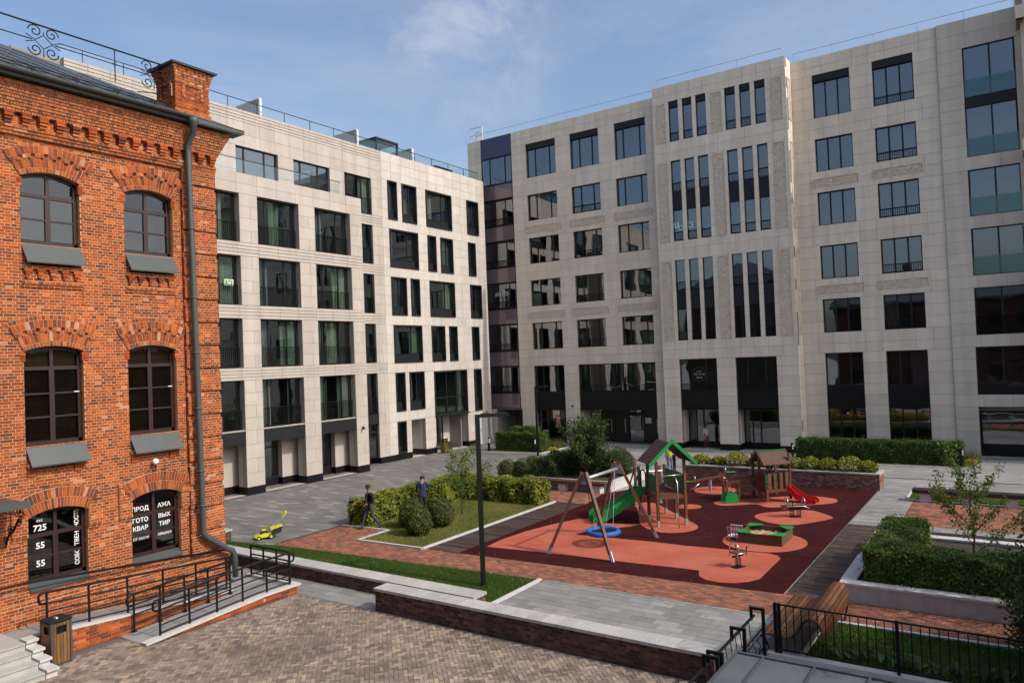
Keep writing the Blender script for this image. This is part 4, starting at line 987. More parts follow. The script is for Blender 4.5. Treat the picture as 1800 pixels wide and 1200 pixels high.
redm = M('red_poster', (0.45, 0.06, 0.06), rough=0.5); 
for F_, u, z in ((FD_, -26.62, 1.15), (FRl, -29.1, 1.2)):
    B = MB(); dd = 0.02 if F_ is FD_ else -0.40; F_.box(B, u-0.22, u+0.22, dd, dd+0.01, z, z+0.85); o = B.build('poster', redm, grey)
    yy = F_.p(0, dd+0.014, 0)[1]
    for k, t in enumerate(('548', '46', '86')): text_obj('lettering', t, white, o, 0.24, face_y(u, yy, z+0.66-k*0.22), bold=0.004)
B = MB(); FD_.box(B, -22.45, -22.0, 0.022, 0.03, 1.45, 1.83); o = B.build('notice', white, grey)
for k in range(3): B = MB(); FD_.box(B, -22.41, -22.2, 0.031, 0.034, 1.52+k*0.09, 1.56+k*0.09); B.build('print', redm, o)
B = MB(); FRl.box(B, -27.6, -27.5, 0.0, 0.12, 2.75, 2.86); B.build('security_camera', blackmetal, grey)
# corner bay with glass spandrels
mauve_refl = M('painted_reflection_panel', (0.155, 0.110, 0.125), rough=0.12, var=0.05, spec=0.8)  # pink reflection of the pale block opposite, painted in as mauve base colour
bayr = [(20.53, 22.70)]+[(z0, z1) for z0, z1 in rows[::-1]]
for i, (z0, z1) in enumerate(bayr):
    window(FRl, grey, -35.2, -32.25, z0, z1, rec=0.05, mull=((0.28, 0.78), (0.28, 0.74), (0.25, 0.74))[i % 3], glass=glassR, rail=0.55 if i else 0, curtain=1 if i == 0 else 0)
    zb = z0-1.30
    B = MB(); FRl.box(B, -35.2, -32.25, -0.12, -0.02, zb+0.02, z0-0.01); o = B.build('spandrel', blackmetal, grey)
    B = MB(); FRl.box(B, -35.14, -32.31, -0.02, -0.012, zb+0.1, z0-0.08); B.build('pane', mauve_refl, o)
bluep = M('blue_panel', (0.035, 0.042, 0.10), rough=0.15, spec=0.6)
B = MB(); FRl.box(B, -35.22, -32.24, -0.1, 0.0, 22.74, 24.36); B.build('blue_panel', bluep, grey)
B = MB(); B.box(-36.5, -35.0, 48.8, 60, 0, 2.6); B.build('passage_wall', WstA, grey)
B = MB(); B.box(-35.0, -32.1, 48.4, 60, 2.5, 2.58); B.box(-35.2, -31, 60, 60.2, 0, 3); B.box(-32.1, -31.9, 48.7, 60, 0, 2.5); B.build('passage', M('passage_dark', (0.16, 0.15, 0.14)), grey)
# tower
slots = [(-18.80, -18.11), (-17.82, -17.15), (-16.88, -16.18), (-14.92, -14.23), (-13.95, -13.27), (-12.99, -12.33)]
opT = [(a, b, 20.85, 23.62) for a, b in slots]+[(a, b, 14.05, 19.53) for a, b in slots]+[(a, b, 7.30, 12.74) for a, b in slots]+[(-18.80, -16.22, 0.0, 6.03), (-14.98, -12.38, 0.0, 6.03)]
clad(FT, P_t, core, revT, -19.95, -11.04, 0.40, 24.76, opT, [6.68, 13.52, 20.16, 24.1], 0.9, revd=0.34, coredepth=0.34)
for k, (a, b) in enumerate(slots):
    window(FT, grey, a, b, 20.85, 23.2, rec=0.16, fw=0.045, glass=glassR, rail=0.62, curtain=0)
    B = MB(); FT.box(B, a, b, -0.30, -0.06, 23.2, 23.62); B.build('lintel', darkmetal, grey)
    for zb in (14.05, 7.30):
        window(FT, grey, a, b, zb, zb+2.12, rec=0.16, fw=0.045, glass=glassR, rail=0.62, curtain=1 if (zb < 8 and k > 2) else 0)
        B = MB(); FT.box(B, a, b, -0.30, -0.10, zb+2.12, zb+3.36); B.build('spandrel', darkmetal, grey)
        window(FT, grey, a, b, zb+3.36, zb+5.46, rec=0.16, fw=0.045, glass=glassR, rail=0.62)
for u0, u1 in ((-19.72, -19.02), (-15.84, -15.12), (-11.97, -11.27)):
    for z0, z1 in ((20.85, 23.52), (14.05, 19.45), (7.30, 12.68)): carve_panel(FT, u0, u1, z0, z1, grey)
for a, b in ((-18.80, -16.22), (-14.98, -12.38)):
    window(FT, grey, a, b, 3.88, 6.03, rec=0.2, mull=(0.28, 0.72) if a > -16 else (0.7,), glass=glassR, rail=0.5)
    B = MB(); FT.box(B, a, b, -0.30, -0.12, 2.65, 3.88); B.build('fascia', blackstone, grey)
    window(Fac('y', 49.0, -1), grey, a, b, 0.35, 2.65, rec=0.0, mull=(0.22, 0.42, 0.9), glass=glassR)
    B = MB(); FT.box(B, a, b, -1.5, -1.28, 0, 0.35); FT.box(B, a, b, -1.4, -0.12, 2.65, 2.72); B.build('fascia', blackstone, grey)
    B = MB(); FT.box(B, a-0.06, a, -1.3, -0.34, 0.4, 2.65); B.build('reveal', TstA, grey); B = MB(); FT.box(B, b, b+0.06, -1.3, -0.34, 0.4, 2.65); B.build('reveal', TstA, grey)
for a, b in ((-19.95, -18.80), (-16.22, -14.98), (-12.38, -11.04)):
    B = MB(); FT.box(B, a-0.005, b+0.005, -1.28, 0.015, 0.0, 0.38); B.build('plinth', blackstone, grey)
# lit cheek of the tower
FTs = Fac('x', -11.04, 1); P_s = Pieces('panel', TstO, TstA, grey, 60)
clad(FTs, P_s, core, revT, 47.72, 49.1, 0.0, 24.76, [], [6.68, 13.52, 20.16, 24.1], 1.6, coredepth=0.3)
P_s.done()
for z0, z1 in ((20.85, 23.52), (14.05, 19.45), (7.30, 12.68)): carve_panel(FTs, 48.0, 48.7, z0, z1, grey)
# right part
rowsR = [(4.05, 6.10), (7.38, 9.45), (10.73, 12.80), (14.08, 16.15), (17.47, 19.52)]
colR = [(-9.78, -7.62), (-6.35, -4.18)]
opR = [(a, b, z0, z1) for a, b in colR for z0, z1 in rowsR[1:]]+[(a, b, 20.84, 23.58) for a, b in colR]+[(a, b, 0.3, 6.10) for a, b in colR]
clad(FRr, P_l, core, revR, -11.04, -2.92, 0.0, 24.72, opR, [6.7, 20.15, 24.1], 0.92, revd=0.34)
for i, (a, b) in enumerate(colR):
    for j, (z0, z1) in enumerate(rowsR[1:]): window(FRr, grey, a, b, z0, z1, mull=(0.33, 0.66), glass=glassR, rail=(0.55 if i else 0), curtain=(1 if j == 0 else 0))
    window(FRr, grey, a, b, 20.84, 23.14, mull=(0.33, 0.66), glass=glassR, rail=(0.55 if i else 0))
    B = MB(); FRr.box(B, a, b, -0.30, -0.06, 23.14, 23.58); B.build('lintel', darkmetal, grey)
    window(FRr, grey, a, b, 4.05, 6.10, mull=(0.33, 0.66), glass=glassR, curtain=1)
    B = MB(); FRr.box(B, a, b, -0.30, -0.10, 2.73, 4.05); B.build('fascia', blackstone, grey)
    window(FRr, grey, a, b, 0.3, 2.73, mull=(0.33, 0.66), glass=glassR)
    for z in (16.5, 9.8): carve_panel(FRr, a-0.27, b+0.25, z, z+0.52, grey)
# bay with broad panes
FBy = Fac('y', 49.0, -1)
bayw = [(20.24, 23.10), (16.88, 19.69), (13.52, 16.14), (10.17, 12.82), (6.83, 9.48)]
opB = [(-1.70, 0.76, 16.88, 23.10)]+[(-1.72, 0.72, a, b) for a, b in bayw[2:]]+[(-1.80, 4.0, 3.48, 6.16), (-1.80, 4.0, 0.0, 2.80)]
clad(FBy, P_b, core, revR, -2.92, 2.6, 0.0, 24.74, opB, [], 1.35, revd=0.34)
for a, b in bayw: window(FBy, grey, -1.70, 0.74, a, b, rec=0.10, mull=(0.52,), glass=glassR, rail=1.05, railtype='glass')
B = MB(); FBy.box(B, -1.70, 0.74, -0.2, -0.05, 19.69, 20.24); B.build('lintel', darkmetal, grey)
window(FBy, grey, -1.80, 4.0, 4.12, 6.16, rec=0.15, mull=(0.22, 0.4, 0.6, 0.8), glass=glassR); B = MB(); FBy.box(B, -1.8, 4.0, -0.3, -0.12, 3.48, 4.12); B.build('fascia', blackstone, grey)
window(Fac('y', 49.6, -1), grey, -1.75, 4.0, 0.62, 2.80, rec=0.0, glass=glassR); B = MB(); FBy.box(B, -1.8, 4.0, -0.75, -0.55, 0, 0.62); B.build('plinth', blackstone, grey)
P_l.done(); P_t.done(); P_b.done()
# projecting wing at the right edge
FW = Fac('y', 47.2, -1); FWs = Fac('x', 0.84, -1); P_w = Pieces('panel', BstO, BstA, grey, 40)
clad(FW, P_w, core, revR, 0.84, 9, 23.4, 26.2, [], [], 1.3); clad(FWs, P_w, core, revR, 47.2, 49.0, 23.4, 26.2, [], [], 1.8)
for z in (16.75, 10.05, 3.3): clad(FW, P_w, core, revR, 0.84, 9, z-0.35, z+0.3, [], [], 1.4); clad(FWs, P_w, core, revR, 47.2, 49.0, z-0.35, z+0.3, [], [], 1.8)
P_w.done()
B = MB(); B.box(1.05, 9, 48.0, 60, 0, 24.7); B.build('wing_wall', BstA, grey)
core.build('wall_core', jointR, grey); revR.build('reveal', RstA, grey); revT.build('reveal', TstA, grey)
B = MB(); B.box(-36, 3, 51.6, 51.8, 0, 24); B.box(-36.5, -11.1, 48.75, 60, 23.8, 24.3); B.box(-11.1, 9, 49.55, 60, 23.8, 24.3)
for z in (2.75, 6.5, 9.85, 13.2, 16.5, 19.85): B.box(-35, 3, 49.45, 51.6, z-0.2, z+0.2); 
for z in (2.75, 6.5, 9.85, 13.2, 16.5, 19.85): B.box(-35.2, -11.1, 48.66, 49.45, z-0.2, z+0.2)
for x in (-36.0, -31.8, -27.5, -23.9, -19.7, -15.5, -11.1, -7.0, -3.2, 0.9): B.box(x, x+0.12, 49.45, 51.6, 2.9, 23.8)
B.build('rooms', room_m, grey)
# roof rails
B = MB()
for (a, b, y, z) in ((-36.4, -20.3, 48.6, 24.38), (-19.7, -11.3, 48.0, 24.76), (-10.9, 0.8, 49.4, 24.72)):
    B.tube([(a, y, z+0.62), (b, y, z+0.62)], 0.018, 5)
    n = int((b-a)/2.2)
    for i in range(n+1): x = a+(b-a)*i/n; B.tube([(x, y, z-0.05), (x, y, z+0.62)], 0.012, 5)
B.build('roof_rail', silverrail, grey)
B = MB()
for (x0, x1, y, z0, z1) in ((-36.4, -35.2, 48.6, 24.4, 25.6), (-36.0, -35.5, 48.9, 24.7, 25.3)):
    for p, q in (((x0, y, z0), (x0, y, z1)), ((x0, y, z1), (x1, y, z1)), ((x1, y, z1), (x1, y, z0)), ((x0, y, (z0+z1)/2), (x1, y, (z0+z1)/2))): B.beam(p, q, 0.06, 0.06)
B.build('roof_ladder_hoop', whitem, grey)
# window lettering
lettm = M('pale_blue_letters', (0.55, 0.75, 0.78), rough=0.5); lettf = M('faint_letters', (0.22, 0.30, 0.32), rough=0.6)
tw = [o for o in grey.children if o.name.startswith('window')]
B = MB(); FT.box(B, -18.76, -18.45, -0.15, -0.145, 14.95, 15.35); o = B.build('letter_sheet', lettm, grey); text_obj('lettering', '1', ink, o, 0.42, face_y(-18.6, 47.84, 15.16), bold=0.006)
B = MB(); FT.box(B, -18.45, -18.14, -0.15, -0.145, 14.75, 15.12); o = B.build('letter_sheet', lettm, grey); text_obj('lettering', 'К', ink, o, 0.36, face_y(-18.3, 47.84, 14.93), bold=0.006)
B = MB(); FT.box(B, -17.8, -17.48, -0.15, -0.145, 14.85, 15.25); o = B.build('letter_sheet', lettm, grey); text_obj('lettering', 'К', ink, o, 0.38, face_y(-17.64, 47.84, 15.04), bold=0.006)
B = MB(); FT.box(B, -17.48, -17.18, -0.15, -0.145, 14.83, 15.2); o = B.build('letter_sheet', lettm, grey); text_obj('lettering', 'В', ink, o, 0.38, face_y(-17.33, 47.84, 15.0), bold=0.006)
text_obj('lettering', '#212724', lettm, grey, 0.42, face_y(-33.6, 48.34, 11.7), bold=0.0)
yel = M('yellow_letters', (0.34, 0.28, 0.03), rough=0.6)
B = MB(); B.tube([(-17.5+0.46*math.cos(a), 47.88, 5.0+0.46*math.sin(a)) for a in np.linspace(0, 2*math.pi, 36)[:-1]], 0.012, 5, closed=True); o = B.build('round_sticker', M('sticker_line', (0.07, 0.08, 0.09)), grey)
text_obj('lettering', '8 495', lettf, o, 0.15, face_y(-17.5, 47.87, 5.17)); text_obj('lettering', '545 46 86', lettf, o, 0.19, face_y(-17.5, 47.87, 5.0), bold=0.002); text_obj('lettering', 'SALE', yel, o, 0.19, face_y(-17.5, 47.87, 4.77), bold=0.005)

# neighbour on the sunny side, also seen only in the panes
east = thing('brick_house', 'low dark brick house on the sunny side, seen only mirrored in the panes opposite', 'house', (28, 12, 0))
B = MB(); B.box(20, 32, -20, 40, 0, 8.5); B.build('wall', wbrickA, east)
B = MB(); B.extr([(19.6, -20.5, 8.5), (32.4, -20.5, 8.5), (26, -20.5, 11.5)], (0, 61, 0)); B.build('roof', roofmetal, east)
for y in np.arange(-18, 38, 3.1):
    for z in (1.2, 4.8):
        B = MB(); B.box(19.96, 20.02, y, y+1.4, z, z+2.2); B.build('window', darkmetal, east)
for y in (2.0, 16.0, 27.0): B = MB(); B.box(24.5, 25.5, y, y+1.1, 10, 13.0); B.build('chimney', wbrickA, east)
# neighbour behind the photographer's back: seen only as a reflection in the panes
back = thing('brick_house', 'red brick house behind the viewer, seen only mirrored in the panes of the grey block', 'house', (-8, -14, 0))
B = MB(); B.box(-20, 14, -24, -9, 0, 11.5); B.build('wall', wbrickA, back)
B = MB(); B.box(-20.5, 14.5, -24.5, -8.6, 11.5, 11.8); B.poly([(-20.5, -8.6, 11.8), (14.5, -8.6, 11.8), (14.5, -16, 15), (-20.5, -16, 15)]); B.poly([(-20.5, -24.5, 11.8), (14.5, -24.5, 11.8), (14.5, -16, 15), (-20.5, -16, 15)]); B.build('roof', roofmetal, back)
for x in np.arange(-18, 13, 3.1):
    for z in (1.2, 4.8, 8.4):
        B = MB(); B.box(x, x+1.4, -9.02, -8.96, z, z+2.2); B.build('window', darkmetal, back)
for x in (-12.0, 2.0):
    B = MB(); B.box(x, x+1.1, -15, -14, 13, 17.2); B.build('chimney', wbrickA, back)
# ------------------------------------------------------------------ low walls, kerbs, steps and ramp
def low_wall(name, label, x0, x1, y0, y1, hb, hc, capw, pieces, mort, over=0.03, limit=300, ends=True):
    t = thing(name, label, 'wall', ((x0+x1)/2, (y0+y1)/2, 0))
    P = Pieces('brick', pieces[0], pieces[1], t, limit); mb = MB()
    brick_wall(P, mb, Fac('y', y0, -1), x0, x1, 0.0, hb, depth=0.08, course=0.072, lb=0.26)
    brick_wall(P, mb, Fac('x', x1, 1), y0+0.01, y1, 0.0, hb, depth=0.08, course=0.072, lb=0.26)
    brick_wall(P, mb, Fac('x', x0, -1), y0+0.01, y1, 0.0, hb, depth=0.08, course=0.072, lb=0.26)
    mb.box(x0+0.05, x1-0.05, y0+0.05, y1, 0, hb-0.002); P.done(); mb.build('mortar_bed', mort, t)
    Cp = Pieces('capstone', graniteO, graniteA, t, 300); n = int(round((x1-x0)/capw)); w_ = (x1-x0)/n
    for i in range(n):
        e0 = over if i == 0 else 0; e1 = over if i == n-1 else 0
        Cp.box(x0+i*w_+0.005-e0, x0+(i+1)*w_-0.005+e1, y0-over, y1+over, hb+0.002, hb+hc+random.uniform(-.002, .002))
    Cp.done(); return t
low_wall('low_wall', 'long low dark brick wall with pale granite capstones along the herringbone forecourt', -14.25, -5.1, 14.06, 14.52, 0.53, 0.07, 0.405, (wbrickO, wbrickA), wmortar)
low_wall('low_wall', 'low brick wall with granite capstones edging the green lawn strip', -23.4, -11.76, 15.08, 15.60, 0.36, 0.07, 0.545, (wbrickO, wbrickA), wmortar)
low_wall('low_wall', 'short brick wall stub beside the corner of the red brick house', -25.6, -24.75, 16.55, 17.05, 0.42, 0.07, 0.43, (wbrickO, wbrickA), wmortar, limit=60)
low_wall('planter_wall', 'brick planter wall with white coping behind the rubber playground', -14.3, -5.22, 36.35, 37.5, 0.68, 0.07, 0.8, (pbrickO, pbrickA), pmortar, over=0.04)
sheet_o = MB().box(-14.1, -5.4, 36.5, 37.4, 0.70, 0.765).build('soil_bed', soil); tag(sheet_o, None, kind='structure')

# kerbs
def kerb(name, label, pts, wd=0.1, h=0.05, z0=-0.02, mat=granite, seg=1.0, grp='pale granite kerbs'):
    t = thing(name, label, 'kerb', (pts[0][0], pts[0][1], 0), 0, None)
    for a, b in zip(pts[:-1], pts[1:]):
        a, b = Vector((*a, 0)), Vector((*b, 0)); n = max(1, int((b-a).length/seg))
        for i in range(n):
            p, q = a.lerp(b, i/n), a.lerp(b, (i+1)/n); d = (q-p).normalized()*0.004
            B = MB(); B.beam((p+d)+Vector((0, 0, (z0+h)/2)), (q-d)+Vector((0, 0, (z0+h)/2)), wd, h-z0); B.build('kerbstone', mat, t)
kerb('kerb', 'pale granite kerb round the lawn with the ball bushes', [(-22.85, 20.88), (-20.45, 21.05), (-20.45, 19.38), (-17.38, 19.50), (-17.38, 28.5)])
kerb('kerb', 'pale granite kerb closing the end of the green lawn strip by the slab terrace', [(-11.78, 15.62), (-11.78, 18.32)])
kerb('kerb', 'granite kerb round the hedge bed at the far left corner of the yard', [(-31.6, 41.85), (-26.9, 42.55), (-26.9, 47.4)], mat=granite)
kerb('kerb', 'granite kerb in front of the long hedge below the grey block', [(-10.95, 48.0), (-10.9, 43.9), (-1.95, 44.25), (-1.95, 48.4)])
kerb('kerb', 'granite kerb behind the curved timber bench', [(-3.98, 16.1), (-3.98, 18.62), (0.5, 18.75)])
kerb('kerb', 'granite kerb of the grass bed behind the far long bench', [(-4.0, 35.0), (-4.0, 36.7), (1.5, 36.75)])

# stairs and ramp in front of the brick house
stairs = thing('stairs', 'pale stone steps leading up to the platform of the brick house', 'stairs', (-18.5, 6, 0))
stepm = M('step_stone', (0.40, 0.385, 0.35), rough=0.85, var=0.12, nscale=2.5, stain=((0.28, 0.25, 0.21), 1.2, 0.5, 0.75, 0.5))
for i, (xe, z) in enumerate(((-18.50, 0.60), (-18.2, 0.45), (-17.88, 0.30), (-17.56, 0.15))):
    B = MB(); B.box(-19.75, xe-0.012*0, 3.0, 7.46-0.001*i, 0.0 if i == 3 else z-0.15-0.001, z-0.032); B.build('riser', stepm, stairs)
    B = MB(); B.box(-19.74 if i == 0 else xe-0.36, xe+0.03, 3.0, 7.455-0.001*i, z-0.03, z); B.build('tread', stepm, stairs)
    B = MB(); B.box(xe-0.30, xe+0.06, 7.47, 7.72, z-0.01, z+0.045); B.build('side_stone', granite, stairs)
    B = MB(); B.box(xe-0.27, xe, 7.475, 7.70, 0.0, z-0.012); B.build('side_stone', granite, stairs)
ramp = thing('ramp', 'brick-sided wheelchair ramp with pale edge stones along the brick house', 'ramp', (-18.5, 11, 0))
rampfloor = M('ramp_floor', (0.27, 0.265, 0.255), rough=0.85, var=0.15, nscale=2)
def slope_slab(B, x0, x1, y0, y1, z0, z1, th): B.extr([(x0, y0, z0), (x0, y1, z1), (x0, y1, z1-th), (x0, y0, z0-th)], (x1-x0, 0, 0))
B = MB(); slope_slab(B, -18.62, -17.62, 9.62, 12.95, 0.01, 0.21, 0.2); B.box(-19.74, -17.62, 12.95, 14.1, 0.0, 0.21); slope_slab(B, -19.74, -18.86, 8.1, 12.95, 0.58, 0.21, 0.5); B.box(-19.74, -18.86, 7.2, 8.1, 0, 0.578)
B.build('ramp_floor', rampfloor, ramp)
Pr = Pieces('brick', brickO, brickA, ramp, 300); mb = MB()
def side_wall(F, u0, u1, za, zb):       # brick face under a sloping edge
    n = 40; co = 0.075
    for r in range(12):
        z0 = r*co; 
        lim = []
        u = u0+(0.065 if r % 2 else 0)
        while u < u1:
            e = min(u+0.27, u1); zt = za+(zb-za)*((u+e)/2-u0)/(u1-u0)
            if z0 < zt-0.02:
                z1 = min(z0+co, zt); a, b = F.p(u+0.005, -0.06, 0), F.p(e-0.005, 0.0, 0)
                Pr.box(a[0], b[0], a[1], b[1], z0+0.005, z1-0.004)
            u = e
    for i in range(n):
        p, q = u0+(u1-u0)*i/n, u0+(u1-u0)*(i+1)/n; F.box(mb, p, q, -0.07, -0.008, 0, za+(zb-za)*(i+.5)/n)
side_wall(Fac('x', -17.42, 1), 9.75, 12.95, 0.01, 0.19); side_wall(Fac('x', -17.42, 1), 12.95, 14.12, 0.19, 0.19)
mb.build('mortar_bed', mortar, ramp); mb = MB()
side_wall(Fac('x', -18.66, 1), 7.75, 12.9, 0.56, 0.20)
Pr.done(); mb.build('mortar_bed', mortar, ramp)
for (p, q, w_) in (((-17.50, 9.60, 0.035), (-17.50, 12.95, 0.235), 0.24), ((-17.50, 12.95, 0.235), (-17.50, 14.22, 0.235), 0.241), ((-17.62, 14.11, 0.237), (-19.7, 14.11, 0.237), 0.2), ((-18.76, 7.9, 0.60), (-18.76, 12.9, 0.235), 0.24)):
    B = MB(); B.beam(p, q, w_, 0.05); B.build('edge_stone', granite, ramp)
# railings of the ramp
def rail(name, label, path, h=0.92, posts=6, bars=(0.48, 0.28, 0.09), loop0=False, loop1=False, wall=False):
    t = thing(name, label, 'railing', path[0]); ln = [0]
    P_ = [Vector(p) for p in path]
    for a, b in zip(P_[:-1], P_[1:]): ln.append(ln[-1]+(b-a).length)
    def at(s):
        for i in range(len(P_)-1):
            if s <= ln[i+1]+1e-6: return P_[i].lerp(P_[i+1], (s-ln[i])/(ln[i+1]-ln[i]))
        return P_[-1]
    if not wall:
        for i in range(posts):
            p = at(ln[-1]*i/(posts-1)); B = MB(); B.beam(p, p+Vector((0, 0, h)), 0.04, 0.04); B.build('post', blackmetal, t)
            B = MB(); B.box(p.x-.05, p.x+.05, p.y-.05, p.y+.05, p.z, p.z+0.012); B.build('foot_plate', blackmetal, t)
    up = Vector((0, 0, 1))
    def end_loop(p, d):
        return [p+up*h, p+d*0.12+up*(h-0.01), p+d*0.17+up*(h-0.06), p+d*0.17+up*(h-0.20), p+d*0.12+up*(h-0.25), p+up*(h-0.26)]
    hr = [p+up*h for p in P_]; d0 = (P_[0]-P_[1]).normalized(); d1 = (P_[-1]-P_[-2]).normalized()
    B = MB(); B.tube([*(list(reversed(end_loop(P_[0], d0)))[:-1] if loop0 else []), *hr, *(end_loop(P_[-1], d1)[1:] if loop1 else [])], 0.030, 8); B.build('handrail', blackmetal, t, smooth=True)
    if not wall:
        for b in bars:
            B = MB(); B.tube([p+up*b for p in P_], 0.019, 6); B.build('bar', blackmetal, t)
        B = MB(); B.tube([p+up*(h-0.26) for p in P_], 0.024, 6); B.build('handrail', blackmetal, t)
rail('ramp_railing', 'black railing along the outer edge of the ramp, nearest the forecourt', [(-17.56, 10.05, 0.05), (-17.56, 12.95, 0.235), (-17.56, 13.95, 0.235)], posts=6, loop0=True, loop1=True)
rail('ramp_railing', 'black railing across the far end of the ramp landing', [(-17.66, 14.05, 0.235), (-19.45, 14.05, 0.235)], posts=4)
rail('ramp_railing', 'black railing on the inner ramp run, ending beside the litter bin', [(-18.80, 8.05, 0.60), (-18.80, 12.75, 0.25)], posts=6, loop0=True, loop1=True)
rail('ramp_railing', 'second black railing along the inner side of the lower ramp run', [(-18.56, 9.95, 0.04), (-18.56, 12.7, 0.2)], posts=5, loop0=True, bars=(0.42, 0.2))
rail('wall_handrail', 'black handrail fixed to the brick wall above the ramp', [(XB+0.22, 6.2, 0.75), (XB+0.22, 8.0, 0.72), (XB+0.22, 13.4, 0.25)], wall=True)
# litter bins
woodO, woodA = M2('bin_wood', (0.30, 0.16, 0.06), ramp=[(0, (0.13, 0.065, 0.024)), (1, (0.21, 0.11, 0.042))], rough=0.6, var=0.2, nscale=4, streak=((20, 20, 1.5), 0.25))
def bin_(label, x, y, rz, h=0.98, s=0.42):
    t = thing('litter_bin', label, 'bin', (x, y, 0), rz); hs = s/2
    B = MB()
    for a in (-1, 1):
        for b in (-1, 1): B.box(a*hs-0.02, a*hs+0.02, b*hs-0.02, b*hs+0.02, 0, h)
    B.box(-hs, hs, -hs, hs, 0.02, 0.05); B.build('frame', greypaint, t, local=True)
    B = MB(); B.box(-hs-0.03, hs+0.03, -hs-0.03, hs+0.03, h, h+0.035); B.build('lid', darkmetal, t, local=True)
    B = MB(); B.box(-hs+0.04, hs-0.04, -hs+0.04, hs-0.04, 0.05, h-0.02); B.build('liner', blackmetal, t, local=True)
    B = MB(); B.sphere((0, 0, h+0.04), 0.06, 10, 6, (1.3, .8, .6)); B.build('ashtray', steel, t, local=True)
    n = 5; w_ = (s-0.05)/n
    for side in range(4):
        for i in range(n):
            u = -hs+0.025+w_*(i+0.5); zt = h-0.27 if 0 < i < n-1 else h-0.03
            c = [(u, -hs), (hs, u), (u, hs), (-hs, u)][side]; hx = (w_/2-0.005, 0.012) if side % 2 == 0 else (0.012, w_/2-0.005)
            B = MB(); B.box(c[0]-hx[0], c[0]+hx[0], c[1]-hx[1], c[1]+hx[1], 0.06, zt, t=random.random()); B.build('slat', woodA, t, local=True)
            if 0 < i < n-1: B = MB(); B.box(c[0]-hx[0], c[0]+hx[0], c[1]-hx[1], c[1]+hx[1], h-0.10, h-0.03, t=random.random()); B.build('slat', woodA, t, local=True)
bin_('timber slatted litter bin with dark lid beside the stone steps', -18.30, 8.02, 0.08)
bin_('small orange timber litter bin at the entrance of the pale block', -33.9, 40.75, 0.0, 1.0, 0.35)
# lamps
def lamp(label, x, y, h=4.9, rz=0.0, grp='tall black yard lamps'):
    t = thing('yard_lamp', label, 'lamp', (x, y, 0), rz, grp)
    B = MB(); B.box(-0.06, 0.06, -0.06, 0.06, 0, h); B.build('post', blackmetal, t, local=True)
    B = MB(); B.box(0.06, 0.95, -0.05, 0.05, h-0.09, h); B.build('arm', blackmetal, t, local=True)
    for xx in (0.25, 0.72):
        B = MB(); B.box(xx-0.14, xx+0.14, -0.045, 0.045, h, h+0.03); B.tube([(xx-0.05, 0, h+0.03), (xx-0.08, 0, h+0.1)], 0.012, 5); B.tube([(xx+0.03, 0, h+0.03), (xx+0.07, 0, h+0.1)], 0.012, 5); B.build('spotlight', darkmetal, t, local=True)
    B = MB(); B.box(-0.12, 0.12, -0.12, 0.12, 0, 0.02); B.build('base_plate', blackmetal, t, local=True)
lamp('tall black square-section lamp post in the green lawn strip, nearest the viewer', -12.92, 17.06, 4.93, 0.9)
lamp('tall thin black lamp post far off beside the hedge at the corner of the yard', -26.55, 41.6, 4.6, 0.35)
lamp('black lamp post standing just beyond the right edge of the picture', 0.75, 31.9, 4.9, 3.3)
def bollard(label, x, y):
    t = thing('bollard_light', label, 'light', (x, y, 0), 0.3, 'short black bollard lights at the hedges')
    B = MB(); B.box(-0.07, 0.07, -0.07, 0.07, 0, 0.62); B.box(-0.07, 0.07, -0.07, 0.07, 0.90, 0.98); B.box(-0.07, 0.0, 0.0, 0.07, 0.62, 0.9); B.build('post', blackmetal, t, local=True)
    B = MB(); B.box(0.005, 0.065, -0.065, 0.065, 0.62, 0.9); B.build('diffuser', M('diffuser', (0.6, 0.6, 0.6), rough=0.4) if 'diffuser' not in bpy.data.materials else bpy.data.materials['diffuser'], t, local=True)
for lb, x, y in (('bollard light at the left end of the far corner hedge', -31.2, 42.45), ('bollard light at the right end of the far corner hedge', -27.55, 42.8), ('bollard light at the left end of the long hedge below the grey block', -10.95, 44.7), ('bollard light at the right end of the long hedge below the grey block', -2.5, 44.75), ('dark bollard light hidden in the near end of the yellow-green hedge', -22.55, 21.15)):
    bollard(lb, x, y)
# benches
slatO, slatA = M2('bench_slat', (0.10, 0.045, 0.03), ramp=[(0, (0.07, 0.028, 0.02)), (1, (0.14, 0.06, 0.036))], rough=0.55, var=0.2, nscale=3)
def long_bench(label, x0, x1, y0, y1, z, nl, mat=slatA, leg=True):
    t = thing('bench', label, 'bench', ((x0+x1)/2, (y0+y1)/2, 0)); n = 5; w_ = (y1-y0)/n
    for i in range(n): B = MB(); B.box(x0, x1, y0+i*w_+0.006, y0+(i+1)*w_-0.006, z-0.06, z, t=random.random()); B.build('slat', mat, t)
    B = MB(); B.box(x0, x1, y0-0.012, y0+0.02, z-0.14, z-0.062, t=0.3); B.build('front_board', mat, t)
    for i in range(nl): xc = x0+0.45+(x1-x0-0.9)*i/max(1, nl-1); B = MB(); B.box(xc-0.18, xc+0.18, y0+0.06, y1-0.06, 0, z-0.062); B.build('leg', granite, t)
long_bench('long dark timber bench along the front of the planted bed behind the swing', -20.9, -16.15, 30.95, 31.5, 0.50, 3)
darkslat = M('dark_slat', (0.035, 0.022, 0.022), rough=0.5, var=0.2)
long_bench('long dark bench on white stone blocks at the far right, red plants behind it', -3.75, 1.6, 34.35, 34.95, 0.50, 4, darkslat)
long_bench('dark timber bench behind the clipped hedge, under the right-hand sapling', -2.5, 1.6, 26.6, 27.1, 0.45, 3, darkslat)
